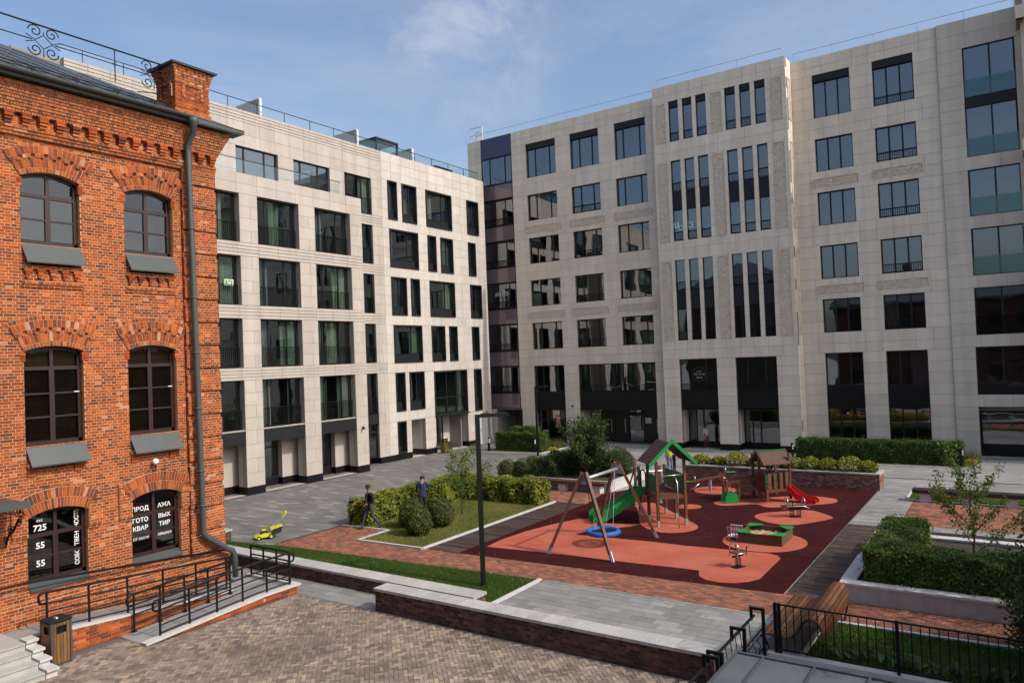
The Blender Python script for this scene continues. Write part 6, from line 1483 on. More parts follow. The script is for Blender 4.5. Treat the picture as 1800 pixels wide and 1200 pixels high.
for k in range(8):
    a = math.pi*k/8; B.tube([nc+Vector((0.5*math.cos(a), 0.5*math.sin(a), 0)), nc+Vector((0, 0, -0.07)), nc-Vector((0.5*math.cos(a), 0.5*math.sin(a), 0))], 0.012, 5)
for r in (0.15, 0.27, 0.39): B.tube([nc+Vector((r*math.cos(a), r*math.sin(a), -0.06*(1-r/0.52))) for a in np.linspace(0, 2*math.pi, 20)[:-1]], 0.012, 5, closed=True)
B.build('seat_net', ropem, sw)
for yb in (21.6, 23.65):
    for s in (-1, 1):
        a = math.atan2(yb-22.68, s*0.3); p = nc+Vector((0.5*math.cos(a), 0.5*math.sin(a), 0.06)); top = Vector((-11.9, yb, 2.40)); k = top.lerp(p, 0.45)
        B = MB(); B.tube([top, k], 0.012, 5); B.tube([k, p], 0.008, 5); B.build('chain', galv if yb > 22 else ropem, sw)
# slide tower
tw_ = thing('slide_tower', 'timber play tower with gabled roof, green boards and a green slide', 'play tower', (-11.3, 26.7, 0))
A_, B_, C_, D_ = Vector((-12.02, 26.70, 0)), Vector((-11.31, 25.93, 0)), Vector((-10.51, 26.68, 0)), Vector((-11.21, 27.46, 0))
E_, F_, G_ = Vector((-12.73, 27.43, 0)), Vector((-11.95, 28.21, 0)), Vector((-13.77, 29.3, 0))
def post(p, h, par, wd=0.095, foot=True):
    B = MB(); B.obox(p+Vector((0, 0, (h+0.14)/2)), ((c45, c45, 0), (-c45, c45, 0), (0, 0, 1)), (wd/2, wd/2, (h-0.14)/2), t=random.random()); B.build('post', pw, par)
    if foot: B = MB(); B.obox(p+Vector((0, 0, 0.12)), ((c45, c45, 0), (-c45, c45, 0), (0, 0, 1)), (wd/2+.004, wd/2+.004, 0.12)); B.build('foot', galv, par)
for p, h in ((A_, 2.45), (B_, 2.45), (C_, 2.5), (D_, 2.5), (E_, 2.0), (F_, 2.0), (G_, 2.0), (Vector((-12.98, 30.1, 0)), 1.6)): post(p, h, tw_)
zf = 1.18
def floor_(a, b, c, d, z, par):
    n = 8
    for i in range(n):
        p, q, r, s = a.lerp(d, (i+.04)/n), b.lerp(c, (i+.04)/n), b.lerp(c, (i+.96)/n), a.lerp(d, (i+.96)/n)
        B = MB(); B.prism([p, q, r, s], z-0.03, z, t=random.random()); B.build('floor_board', pw, par)
floor_(A_, B_, C_, D_, zf, tw_); floor_(E_, A_, D_, F_, zf-0.03, tw_)
for p, q in ((A_, B_), (B_, C_), (C_, D_), (D_, A_), (E_, F_), (E_, A_), (F_, D_)):
    B = MB(); up = Vector((0, 0, zf-0.10)); B.beam(p+up, q+up, 0.04, 0.13, t=random.random()); B.build('joist', pw, tw_)
def board_rail(p, q, z0, z1, par, mat=dgreen, n=6):
    B = MB(); d = (q-p)
    for i in range(n):
        a, b = p+d*(0.06+0.88*i/n), p+d*(0.06+0.88*(i+.9)/n); B.beam(a+Vector((0, 0, (z0+z1)/2)), b+Vector((0, 0, (z0+z1)/2)), 0.018, z1-z0)
    B.build('side_panel', mat, par)
board_rail(A_, B_, zf+0.06, zf+0.72, tw_); board_rail(C_, D_, zf+0.02, zf+0.72, tw_); board_rail(D_, F_, zf+0.04, zf+0.7, tw_)
B = MB(); B.tube([B_+Vector((0, 0, zf+0.70)), C_+Vector((0, 0, zf+0.72))], 0.022, 8); B.build('guard_bar', steel, tw_, smooth=True)
m_ = B_.lerp(C_, 0.55); o_ = Vector((0.35, -0.37, 0)); B = MB(); B.tube([m_+Vector((0, 0, zf+0.71)), m_+o_*0.6+Vector((0, 0, zf+0.70)), m_+o_+Vector((0, 0, zf+0.5)), m_+o_+Vector((0, 0, 0))], 0.022, 8); B.build('fire_pole', steel, tw_, smooth=True)
B = MB(); B.tube([E_+Vector((0, 0, 1.9)), G_+Vector((0, 0, 1.6))], 0.02, 6); B.tube([F_+Vector((0, 0, 1.75)), E_+Vector((0, 0, 1.75))], 0.02, 6); B.build('guard_bar', steel, tw_)
B = MB()
for k in range(4): B.tube([F_+Vector((0, 0, 0.25+k*0.28)), Vector((-12.98, 30.1, 0.25+k*0.26))], 0.012, 5)
for k in range(6): p = F_.lerp(Vector((-12.98, 30.1, 0)), (k+.5)/6); B.tube([p+Vector((0, 0, 0.2)), p+Vector((0, 0, 1.3))], 0.012, 5)
B.build('climbing_net', ropem, tw_)
B = MB()
for k in range(5): p, q = D_.lerp(C_, 0.1)+Vector((.15, .25, .2+k*.22)), F_.lerp(D_, 0.2)+Vector((.2, .3, .2+k*.22)); B.tube([p, q], 0.012, 5)
B.build('climbing_net', ropem, tw_)
# gable roof: ridge runs from the front (B-C side) to the back
e1, e2 = Vector((0.72, 0.69, 0)), Vector((-0.69, 0.72, 0)); ctr = (A_+B_+C_+D_)/4
def R_(a, b, z): return ctr+e1*a+e2*b+Vector((0, 0, z))
rl, rw, ze, zr = 0.78, 0.86, 2.33, 3.12
for s in (-1, 1):
    for k in range(8):
        f0, f1 = k/8, (k+1)/8
        p = [R_(s*rw*(1-f0), -rl, ze+(zr-ze)*f0), R_(s*rw*(1-f0), rl, ze+(zr-ze)*f0), R_(s*rw*(1-f1)-s*0.02*0, rl, ze+(zr-ze)*f1-0.012), R_(s*rw*(1-f1), -rl, ze+(zr-ze)*f1-0.012)]
        B = MB(); B.extr(p, (0, 0, 0.025), t=random.random()); B.build('roof_board', roofw, tw_)
    for b in (-rl-0.012,):
        p, q = R_(s*(rw+0.09), b, ze-0.10), R_(0, b, zr-0.0); B = MB(); n_ = e2*0.03
        B.extr([p, q, q+Vector((0, 0, 0.17)), p+Vector((s*0.0, 0, 0.17))], n_*-1); B.build('barge_board', green, tw_)
# slide from the low platform
a_, b_ = E_.lerp(A_, 0.08), E_.lerp(A_, 0.92); sd = Vector((-0.72, -0.69, 0)); sl_ = 2.05
mid0 = E_.lerp(A_, 0.5); pts = [(0.0, zf-0.03), (0.25, zf-0.08), (0.55, zf-0.32), (1.5, 0.36), (1.75, 0.26), (2.1, 0.23)]
wv = (A_-E_).normalized()
B = MB(); 
for (s0, z0), (s1, z1) in zip(pts[:-1], pts[1:]): B.extr([mid0+sd*s0+wv*-0.24+Vector((0, 0, z0)), mid0+sd*s1+wv*-0.24+Vector((0, 0, z1)), mid0+sd*s1+wv*0.24+Vector((0, 0, z1)), mid0+sd*s0+wv*0.24+Vector((0, 0, z0))], (0, 0, -0.02))
B.build('slide_bed', steel, tw_)
for s in (-1, 1):
    o = mid0+wv*(0.26*s); B = MB()
    poly = [(0.0, zf+0.05), (0.3, zf+0.08), (0.6, zf-0.14), (1.45, 0.60), (1.75, 0.52), (2.05, 0.50), (2.2, 0.38), (2.2, 0.02), (2.0, 0.02), (1.75, 0.03), (1.4, 0.20), (0.5, zf-0.5), (0.25, zf-0.24), (0.0, zf-0.16)]
    B.extr([o+sd*p[0]+Vector((0, 0, p[1])) for p in poly], wv*(0.02*s)); B.build('slide_side', green, tw_)
    B = MB()
    for p in ((2.0, 0.30), (1.85, 0.12), (2.1, 0.12), (1.3, 0.5), (0.8, 0.85)):
        c = o+sd*p[0]+Vector((0, 0, p[1]))+wv*(0.022*s); B.sphere(c, 0.03, 8, 6)
    B.build('bolt_cap', blackmetal, tw_)
for s in (-1, 1):
    o = mid0+wv*(0.28*s); B = MB(); B.tube([o+Vector((0, 0, zf-0.2)), o+Vector((0, 0, zf+0.62)), o+sd*0.08+Vector((0, 0, zf+0.78)), o+sd*0.25+Vector((0, 0, zf+0.74)), o+sd*0.42+Vector((0, 0, zf+0.3)), o+sd*0.5+Vector((0, 0, zf-0.1))], 0.035, 8); B.build('grab_hoop', dgreen, tw_, smooth=True)
# toddler play house with red slide
ph = thing('play_house', 'small timber play house with dark green roof edge and short red slide', 'play house', (-9.0, 32.3, 0))
a_, b_, c_, d_ = Vector((-9.62, 32.35, 0)), Vector((-8.84, 31.6, 0)), Vector((-8.10, 32.42, 0)), Vector((-8.88, 33.2, 0))
for p, h in ((a_, 2.0), (b_, 0.62), (c_, 2.05), (d_, 2.05), (Vector((-9.25, 32.0, 0)), 2.1), (Vector((-10.42, 31.2, 0)), 0.9), (Vector((-9.98, 31.45, 0)), 0.85), (Vector((-10.75, 31.75, 0)), 0.92)): post(p, h, ph, 0.085, False)
floor_(a_, b_, c_, d_, 0.58, ph)
for p, q in ((a_, b_), (b_, c_), (c_, d_), (d_, a_)): B = MB(); B.beam(p+Vector((0, 0, .52)), q+Vector((0, 0, .52)), 0.04, 0.10, t=random.random()); B.build('joist', pw, ph)
for p, q in ((b_, c_), (b_.lerp(a_, .45), a_)):
    n = 4
    for i in range(n):
        c = p.lerp(q, (i+.5)/n); u = (q-p).normalized(); B = MB(); B.obox(c+Vector((0, 0, 0.94)), (u, u.cross(Vector((0, 0, 1))), (0, 0, 1)), (0.075, 0.011, 0.33), t=random.random()); B.build('picket', pw, ph)
board_rail(d_, c_, 0.65, 1.15, ph); board_rail(a_, d_, 0.65, 1.0, ph)
def Q_(u, v, z): return (a_+b_+c_+d_)/4+e1*u+e2*v+Vector((0, 0, z))
for s in (-1, 1):
    B = MB(); B.extr([Q_(-0.62, s*0.62, 1.62), Q_(0.62, s*0.62, 1.62), Q_(0.62, s*0.12, 2.12), Q_(-0.62, s*0.12, 2.12)], (0, 0, 0.03)); B.build('roof_board', roofw, ph)
B = MB(); B.beam(Q_(-0.68, 0, 2.14), Q_(0.68, 0, 2.14), 0.30, 0.05); B.build('roof_ridge', dgreen, ph)
for s in (-1, 1): B = MB(); B.beam(Q_(-0.66, s*0.66, 1.60), Q_(-0.66, 0, 2.16), 0.035, 0.12, t=.6); B.build('barge_board', pw, ph); B = MB(); B.beam(Q_(0.66, s*0.66, 1.60), Q_(0.66, 0, 2.16), 0.035, 0.12, t=.4); B.build('barge_board', pw, ph)
B = MB(); B.extr([Vector((-9.25, 31.95, 0.5)), Vector((-8.93, 31.66, 0.5)), Vector((-8.93, 31.66, 1.3)), Vector((-9.25, 31.95, 1.5))], (0.02, 0.02, 0)); B.build('side_panel', M('red_panel', (0.10, 0.02, 0.018), rough=0.5), ph)
B = MB(); B.tube([Vector((-8.9, 32.3, 0.6)), Vector((-8.9, 32.3, 1.38))], 0.02, 6); B.tube([Vector((-8.9+0.13*math.cos(a), 32.3+0.13*math.sin(a), 1.4)) for a in np.linspace(0, 6.283, 17)[:-1]], 0.018, 6, closed=True); B.build('steering_wheel', blackmetal, ph)
sA = Vector((-8.45, 32.85, 0)); sdr = Vector((0.96, -0.05, 0)).normalized(); wv2 = Vector((0.05, 0.96, 0)).normalized()
sA = Vector((-8.35, 32.55, 0))
for s in (-1, 1):
    poly = [(0, 0.78), (0.2, 0.75), (0.6, 0.38), (0.85, 0.27), (1.2, 0.24), (1.32, 0.14), (1.28, 0.02), (0.9, 0.02), (0.5, 0.14), (0.15, 0.5), (0, 0.56)]
    B = MB(); B.extr([sA+sdr*p[0]+wv2*(0.23*s)+Vector((0, 0, p[1])) for p in poly], wv2*(0.025*s)); B.build('slide_side', redp, ph)
B = MB()
pl = [(0, 0.58), (0.2, 0.55), (0.55, 0.24), (0.9, 0.12), (1.25, 0.12)]
for (s0, z0), (s1, z1) in zip(pl[:-1], pl[1:]): B.extr([sA+sdr*s0-wv2*.23+Vector((0, 0, z0)), sA+sdr*s1-wv2*.23+Vector((0, 0, z1)), sA+sdr*s1+wv2*.23+Vector((0, 0, z1)), sA+sdr*s0+wv2*.23+Vector((0, 0, z0))], (0, 0, -.02))
B.build('slide_bed', redp, ph)
B = MB()
for i in range(7): p = Vector((-10.0, 31.75, 0.42)).lerp(Vector((-9.55, 32.1, 0.55)), i/6); B.beam(p+Vector((-.28, .28, -0.05*math.sin(i))), p+Vector((.28, -.28, -0.05*math.sin(i))), 0.09, 0.025, t=random.random())
B.build('bridge_plank', pw, ph)
B = MB(); pg = [(0.0, 0.02), (0.05, 0.30), (0.18, 0.42), (0.35, 0.46), (0.5, 0.40), (0.62, 0.44), (0.72, 0.36), (0.78, 0.02)]
B.extr([Vector((-10.45, 31.02, 0))+Vector((.62, .45, 0))*p[0]+Vector((0, 0, p[1])) for p in pg], (-0.02, 0.025, 0)); B.extr([Vector((-10.75, 31.35, 0))+Vector((.62, .45, 0))*p[0]+Vector((0, 0, p[1])) for p in pg], (-0.02, 0.025, 0)); B.build('bush_panel', green, ph)
for p, q in ((Vector((-10.42, 31.2, .85)), Vector((-9.3, 32.0, 1.0))), (Vector((-10.75, 31.75, .88)), Vector((-9.6, 32.4, 1.0)))): B = MB(); B.beam(p, q, 0.04, 0.12, t=random.random()); B.build('handrail', pw, ph)
B = MB(); B.sphere((-10.42, 31.2, 0.93), 0.06, 8, 6); B.build('post_cap', redp, ph); B = MB(); B.sphere((-10.75, 31.75, 0.95), 0.06, 8, 6); B.build('post_cap', redp, ph)
# spring riders
def rider(label, x, y, rz, two=False):
    t = thing('spring_rider', label, 'spring rider', (x, y, 0), rz, 'spring riders on the salmon patches')
    for sx in ((-0.13, 0.13) if two else (0.0,)):
        B = MB(); B.tube([(sx+0.08*math.cos(a), 0.08*math.sin(a), 0.02+0.30*a/(2*math.pi*5)) for a in np.linspace(0, 2*math.pi*5, 70)], 0.014, 6); B.build('spring', blackmetal, t, smooth=True, local=True)
    B = MB(); B.box(-0.2, 0.2, -0.12, 0.12, 0, 0.02); B.build('base_plate', blackmetal, t, local=True)
    B = MB(); B.box(-0.22, 0.22, -0.03, 0.03, 0.32, 0.36); B.build('cross_bar', blackmetal, t, local=True)
    seats = (-0.32, 0.32) if two else (0.0,)
    B = MB()
    if two: B.box(-0.55, 0.55, -0.11, 0.11, 0.43, 0.465)
    else: B.box(-0.19, 0.19, -0.14, 0.14, 0.43, 0.465)
    B.build('seat', pw, t, local=True)
    for s in (-1, 1):
        B = MB(); yy = s*0.16; B.tube([(-0.2 if not two else -0.5, yy, 0.34), (-0.17 if not two else -0.3, yy, 0.44), (0.17 if not two else 0.3, yy, 0.44), (0.2 if not two else 0.5, yy, 0.34)], 0.018, 7); B.build('side_tube', steel, t, smooth=True, local=True)
    for c in seats:
        k = c if two else 0.15; B = MB(); B.tube([(k, -0.16, 0.45), (k, -0.17, 0.62), (k, -0.14, 0.70), (k, -0.07, 0.73), (k, 0.07, 0.73), (k, 0.14, 0.70), (k, 0.17, 0.62), (k, 0.16, 0.45)], 0.02, 8); B.build('grab_hoop', steel, t, smooth=True, local=True)
    for s in (-1, 1):
        B = MB(); B.tube([(-0.14, s*0.2, 0.42), (-0.16, s*0.21, 0.60)], 0.012, 6); B.tube([(-0.16, s*0.21, 0.58), (-0.17, s*0.22, 0.64)], 0.02, 6); B.build('handle', blackmetal, t, local=True)
rider('spring rider with steel hoop on the near end of the large salmon patch', -7.14, 22.1, -2.0)
rider('two-seat spring rider with steel hoops on the far diamond-shaped patch', -7.25, 29.6, 0.55, True)
# sandbox
sbx = thing('sandbox', 'square timber sandbox with green corner seats on an oval salmon patch', 'sandbox', (-7.3, 25.65, 0))
x0, x1, y0, y1, h = -8.0, -6.58, 24.95, 26.38, 0.34
sbm = M('sandbox_board', (0.105, 0.062, 0.035), rough=0.8, var=0.2, nscale=3)
for (a, b, c, d) in ((x0, x1, y0, y0+.045), (x0, x1, y1-.045, y1), (x0, x0+.045, y0+.046, y1-.046), (x1-.045, x1, y0+.046, y1-.046)): B = MB(); B.box(a, b, c, d, 0.004, h); B.build('side_board', sbm, sbx)
sand = M('sand', (0.40, 0.29, 0.16), rough=1.0, var=0.3, nscale=9, bump=1.0, bscale=14)
B = MB(); n = 14
hz = lambda i, j: 0.15+0.05*math.sin(i*1.3+j*.9)*math.cos(j*1.7)+random.uniform(-.015, .015); H_ = [[hz(i, j) for j in range(n+1)] for i in range(n+1)]
for i in range(n):
    for j in range(n):
        P4 = [(x0+.046+(x1-x0-.092)*(i+a)/n, y0+.046+(y1-y0-.092)*(j+b)/n, H_[i+a][j+b]) for a, b in ((0, 0), (1, 0), (1, 1), (0, 1))]; B.poly(P4)
B.build('sand', sand, sbx, smooth=True)
for cx, cy, sx, sy in ((x0, y0, 1, 1), (x1, y0, -1, 1), (x1, y1, -1, -1), (x0, y1, 1, -1)):
    B = MB(); B.prism([(cx-sx*.04, cy-sy*.04), (cx+sx*.42, cy-sy*.04), (cx+sx*.42, cy+sy*.06), (cx+sx*.06, cy+sy*.42), (cx-sx*.04, cy+sy*.42)], h+.002, h+.03); B.build('corner_seat', green, sbx)
toy = thing('toy_cart', 'small pink and white toy cart standing behind the sandbox corner', 'toy', (-8.25, 25.35, 0)); pinkm = M('pink_plastic', (0.62, 0.22, 0.26), rough=0.4); 
B = MB(); B.box(-8.45, -8.05, 25.15, 25.55, 0.1, 0.14); B.build('base', white, toy)
for k in range(5): B = MB(); B.box(-8.45+.09*k, -8.42+.09*k, 25.14, 25.16, 0.14, 0.42); B.build('bar', pinkm, toy); B = MB(); B.box(-8.45+.09*k, -8.42+.09*k, 25.54, 25.56, 0.14, 0.42); B.build('bar', pinkm, toy)
for z in (0.28, 0.42): B = MB(); B.box(-8.46, -8.04, 25.14, 25.165, z, z+.025); B.build('bar', pinkm, toy); B = MB(); B.box(-8.46, -8.04, 25.535, 25.56, z, z+.025); B.build('bar', white, toy)
for xx in (-8.4, -8.1):
    for yy in (25.16, 25.54): B = MB(); B.tube([(xx, yy-.015, .06), (xx, yy+.015, .06)], .06, 10); B.build('wheel', pinkm, toy)
t2 = thing('sand_toy', 'tiny red sand toy lying on the front corner of the sandbox', 'toy', (-7.25, 25.12, 0.2)); B = MB(); B.tube([(-7.3, 25.15, .27), (-7.1, 25.18, .27)], [.05, .065], 8); B.build('bucket', redp, t2)
# seesaw at the back
ss = thing('seesaw', 'timber seesaw with steel hoop handles and green seats at the back of the playground', 'seesaw', (-12.0, 33.6, 0)); u = Vector((0.82, 0.56, 0))
c0 = Vector((-12.0, 33.6, 0)); B = MB(); B.beam(c0-u*1.15+Vector((0, 0, .42)), c0+u*1.15+Vector((0, 0, .78)), 0.12, 0.09, t=.5); B.build('beam', pw, ss)
B = MB(); B.box(c0.x-.06, c0.x+.06, c0.y-.06, c0.y+.06, 0, .55); B.build('pivot', galv, ss)
for s, z in ((-1, .42), (1, .78)):
    p = c0+u*(1.0*s); B = MB(); B.obox(p+Vector((0, 0, z+.06)), (u, Vector((-u.y, u.x, 0)), (0, 0, 1)), (.2, .13, .015)); B.build('seat', green, ss)
    q = c0+u*(.72*s); B = MB(); w_ = Vector((-u.y, u.x, 0)); B.tube([q-w_*.12+Vector((0, 0, z)), q-w_*.13+Vector((0, 0, z+.25)), q+Vector((0, 0, z+.32)), q+w_*.13+Vector((0, 0, z+.25)), q+w_*.12+Vector((0, 0, z))], .018, 7); B.build('grab_hoop', steel, ss, smooth=True)
    B = MB(); B.tube([c0+u*(.5*s)+Vector((0, 0, z-.05)), c0+u*(.75*s)+Vector((0, 0, z-.25)), c0+u*(1.0*s)+Vector((0, 0, .06))], .02, 7); B.build('bumper', steel, ss, smooth=True)
# ------------------------------------------------------------------ people
skin_m = M('skin', (0.34, 0.17, 0.105), rough=0.55, var=0.05); hair_m = M('hair', (0.012, 0.010, 0.009), rough=0.6, var=0.2); shoe_m = M('shoe', (0.015, 0.015, 0.017), rough=0.6)
def fabric(n, c): return M(n, c, rough=0.95, var=0.2, nscale=6, spec=0.1)
def person(label, loc, rz, J, mats, lab, H=1.75, hair='short', extra=None):
    """J: joint positions (metres, facing -y, feet on z=0); one skinned body, materials by nearest bone"""
    t = thing('person', label, 'person', loc, rz)
    V, E, Rr, Lb = [], [], [], []
    idx = {}
    def add(n, p, r, par, lb):
        idx[n] = len(V); V.append(Vector(p)); Rr.append(r); Lb.append(lb)
        if par is not None: E.append((idx[par], idx[n]))
    add('pel', J['pel'], .135, None, 'leg'); add('bel', Vector(J['pel']).lerp(Vector(J['che']), .45), .125, 'pel', 'top'); add('che', J['che'], .145, 'bel', 'top'); add('nek', J['nek'], .055, 'che', 'skin')
    add('hd0', Vector(J['nek']).lerp(Vector(J['hed']), .55), .075, 'nek', 'skin'); add('hed', J['hed'], .098, 'hd0', 'skin'); add('hd2', Vector(J['hed'])+(Vector(J['hed'])-Vector(J['nek'])).normalized()*.075, .075, 'hed', 'skin')
    for s in 'LR':
        sg = 1 if s == 'L' else -1
        add('sh'+s, J['sh'+s], .062, 'che', 'top'); add('el'+s, J['el'+s], .044, 'sh'+s, 'arm'); add('wr'+s, J['wr'+s], .030, 'el'+s, 'fore'); add('pa'+s, J['pa'+s], .036, 'wr'+s, 'skin')
        fd = (Vector(J['pa'+s])-Vector(J['wr'+s])).normalized(); sd = fd.cross(Vector((0, 1, 0.2))).normalized()
        for k, ln in enumerate((.062, .075, .07, .055)):
            o = Vector(J['pa'+s])+sd*(k-1.5)*.021+fd*.03; add('f%d%s' % (k, s), o, .010, 'pa'+s, 'skin'); add('g%d%s' % (k, s), o+fd*ln*.5, .009, 'f%d%s' % (k, s), 'skin'); add('h%d%s' % (k, s), o+fd*ln*.85+Vector((0, -.02, 0)), .008, 'g%d%s' % (k, s), 'skin')
        o = Vector(J['wr'+s]).lerp(Vector(J['pa'+s]), .6)-sd*.035*sg; add('th'+s, o, .011, 'pa'+s, 'skin'); add('ti'+s, o-sd*.02*sg+fd*.04, .009, 'th'+s, 'skin')
        add('hi'+s, J['hi'+s], .088, 'pel', 'leg'); add('kn'+s, J['kn'+s], .062, 'hi'+s, 'leg'); add('ak'+s, J['ak'+s], .048, 'kn'+s, 'leg'); add('he'+s, Vector(J['ak'+s])+Vector((0, 0, -.045)), .042, 'ak'+s, 'shoe'); add('to'+s, J['to'+s], .036, 'he'+s, 'shoe')
    me = bpy.data.meshes.new('body'); me.from_pydata([tuple(v) for v in V], E, []); o = bpy.data.objects.new('body', me); C.objects.link(o)
    md = o.modifiers.new('s', 'SKIN'); md.use_smooth_shade = True; ss_ = o.modifiers.new('u', 'SUBSURF'); ss_.levels = 1; ss_.render_levels = 1
    sk = me.skin_vertices[0].data
    for i, r in enumerate(Rr): sk[i].radius = (r, r)
    sk[0].use_root = True
    bpy.context.view_layer.update(); ev = o.evaluated_get(bpy.context.evaluated_depsgraph_get()); m2 = bpy.data.meshes.new_from_object(ev); bpy.data.objects.remove(o)
    order = ['skin', 'top', 'arm', 'fore', 'leg', 'shoe']; m2.materials.clear()
    for k in order: m2.materials.append(mats[k])
    seg = [(V[a], V[b], Lb[b]) for a, b in E]
    for f in m2.polygons:
        c = f.center; best = None
        for a, b, lb in seg:
            d = b-a; u_ = max(0, min(1, (c-a).dot(d)/max(1e-9, d.length_squared))); q = (c-(a+d*u_)).length
            if best is None or q < best[0]: best = (q, lb)
        f.material_index = order.index(best[1]); f.use_smooth = True
    m2.name = 'body'; body = link(bpy.data.objects.new('body', m2), t, True)
    hd = Vector(J['hed']); fw = Vector(J.get('face', (0, -1, 0))).normalized(); upv = (hd-Vector(J['nek'])).normalized(); rt = fw.cross(upv).normalized()
    B = MB(); n = 14
    for i in range(7):      # hair cap over crown and back of the head
        for j in range(n):
            def q(i, j):
                ph = 2*math.pi*j/n; th = math.pi*(0.60-0.20*math.cos(ph))*i/7; d = upv*math.cos(th)+(fw*math.cos(ph)+rt*math.sin(ph))*math.sin(th)
                k = 1.0
                return hd+upv*.03+Vector((d.x*.112, d.y*.112, d.z*.118))*k
            B.poly([q(i, j), q(i+1, j), q(i+1, j+1), q(i, j+1)])
    if hair == 'bun': B.sphere(hd-fw*.10+upv*.07, .055, 8, 6)
    B.build('hair', hair_m, body, True, True)
    B = MB(); B.sphere(hd+fw*.105-upv*.005, .018, 8, 6, (1, 1, 1.4)); B.sphere(hd+rt*.1, .024, 6, 5, (.6, .8, 1.2)); B.sphere(hd-rt*.1, .024, 6, 5, (.6, .8, 1.2)); B.build('nose_and_ears', skin_m, body, True, True)
    B = MB()
    for s in (-1, 1): B.sphere(hd+fw*.092+rt*.035*s+upv*.018, .011, 6, 5)
    B.beam(hd+fw*.095-upv*.048-rt*.022, hd+fw*.095-upv*.048+rt*.022, .008, .008); B.build('eyes_and_mouth', hair_m, body, False, True)
    if extra: extra(t, body)
    return t
navy = fabric('navy_cotton', (0.012, 0.014, 0.022)); slate = fabric('slate_overall', (0.060, 0.058, 0.075)); blue = fabric('blue_shirt', (0.025, 0.05, 0.16)); maroon = fabric('maroon_cotton', (0.17, 0.012, 0.045)); pinkc = fabric('pink_grey_cotton', (0.42, 0.34, 0.40)); jeans = fabric('pale_jeans', (0.16, 0.24, 0.38)); lime = fabric('lime_top', (0.45, 0.55, 0.06)); lightshoe = fabric('pale_shoe', (0.5, 0.55, 0.75))
def overall(t, body, che, pel, col, back=False):
    s = 1 if back else -1; c = Vector(che); p = Vector(pel)
    for sx in (-1, 1):
        B = MB(); B.tube([c+Vector((sx*.07, -.15, -.03)), c+Vector((sx*.085, -.11, .12)), c+Vector((sx*.085, 0.0, .155)), c+Vector((sx*.08, .11, .1)), c+Vector((sx*.02, .155, -.08))], .02, 6); B.build('strap', col, body, True, True)
    B = MB(); m = c.lerp(p, .4); y = .152*s
    if not back: B.extr([m+Vector((-.10, -.14, -.14)), m+Vector((.10, -.14, -.14)), c+Vector((.085, -.152, .02)), c+Vector((-.085, -.152, .02))], (0, .03, 0))
    else: B.extr([m+Vector((-.12, .14, -.14)), m+Vector((.12, .14, -.14)), c+Vector((.05, .158, -.03)), c+Vector((-.05, .158, -.03))], (0, -.03, 0))
    B.build('bib', col, body, False, True)
J1 = dict(pel=(0, 0, .93), che=(0, -.03, 1.29), nek=(0, -.04, 1.47), hed=(0.01, -.07, 1.62), face=(0.45, -.9, -.15), shL=(.19, -.03, 1.39), shR=(-.19, -.03, 1.39), elL=(.29, .06, 1.14), elR=(-.27, -.02, 1.13), wrL=(.17, -.14, 1.0), wrR=(-.23, -.22, 1.0), paL=(.12, -.21, .97), paR=(-.21, -.30, .96),
          hiL=(.10, 0, .88), hiR=(-.10, 0, .88), knL=(.12, .05, .50), knR=(-.11, -.22, .49), akL=(.13, .36, .14), akR=(-.11, -.34, .085), toL=(.14, .24, .05), toR=(-.12, -.50, .045))
person('man in black top and dark grey overalls striding across the lawn kerb', (-21.35, 20.98, 0.01), -0.55, J1, dict(skin=skin_m, top=navy, arm=navy, fore=navy, leg=slate, shoe=shoe_m), 'man', extra=lambda t, b: overall(t, b, J1['che'], J1['pel'], slate))
J2 = dict(pel=(0, .02, .93), che=(0, -.10, 1.26), nek=(0, -.20, 1.42), hed=(0, -.29, 1.53), face=(0, -.85, -.55), shL=(.19, -.14, 1.36), shR=(-.19, -.14, 1.36), elL=(.26, -.22, 1.08), elR=(-.27, -.20, 1.08), wrL=(.2, -.40, .95), wrR=(-.24, -.36, .88), paL=(.18, -.48, .92), paR=(-.23, -.43, .83),
          hiL=(.10, .02, .88), hiR=(-.10, .02, .88), knL=(.12, -.05, .48), knR=(-.12, -.02, .48), akL=(.13, .06, .085), akR=(-.13, .02, .085), toL=(.15, -.09, .045), toR=(-.15, -.12, .045))
person('man in blue shirt and dark overalls seen from behind, bending over the hedge', (-21.0, 23.7, 0.01), 3.85, J2, dict(skin=skin_m, top=blue, arm=blue, fore=skin_m, leg=slate, shoe=shoe_m), 'man', extra=lambda t, b: overall(t, b, J2['che'], J2['pel'], fabric('overall_back', (0.035, 0.04, 0.085)), True))
J3 = dict(pel=(0, 0, .88), che=(0, -.01, 1.2), nek=(0, -.02, 1.37), hed=(0, -.05, 1.50), face=(0, -1, 0), shL=(.16, 0, 1.29), shR=(-.16, 0, 1.29), elL=(.2, .03, 1.05), elR=(-.2, .0, 1.04), wrL=(.19, -.10, .86), wrR=(-.19, -.02, .83), paL=(.18, -.14, .80), paR=(-.19, -.05, .76),
          hiL=(.09, 0, .83), hiR=(-.09, 0, .83), knL=(.1, -.06, .46), knR=(-.1, .02, .46), akL=(.11, .06, .085), akR=(-.1, -.04, .085), toL=(.11, -.08, .045), toR=(-.1, -.18, .045))
person('woman in pinkish top and maroon trousers at the tower entrance', (-17.25, 47.95, 0.0), 0.9, J3, dict(skin=skin_m, top=pinkc, arm=pinkc, fore=skin_m, leg=maroon, shoe=lightshoe), 'woman', hair='bun')
person('person in lime top and pale jeans standing behind the play tower', (-15.6, 37.6, 0.0), 0.4, J3, dict(skin=skin_m, top=lime, arm=lime, fore=skin_m, leg=jeans, shoe=lightshoe), 'person', hair='bun')
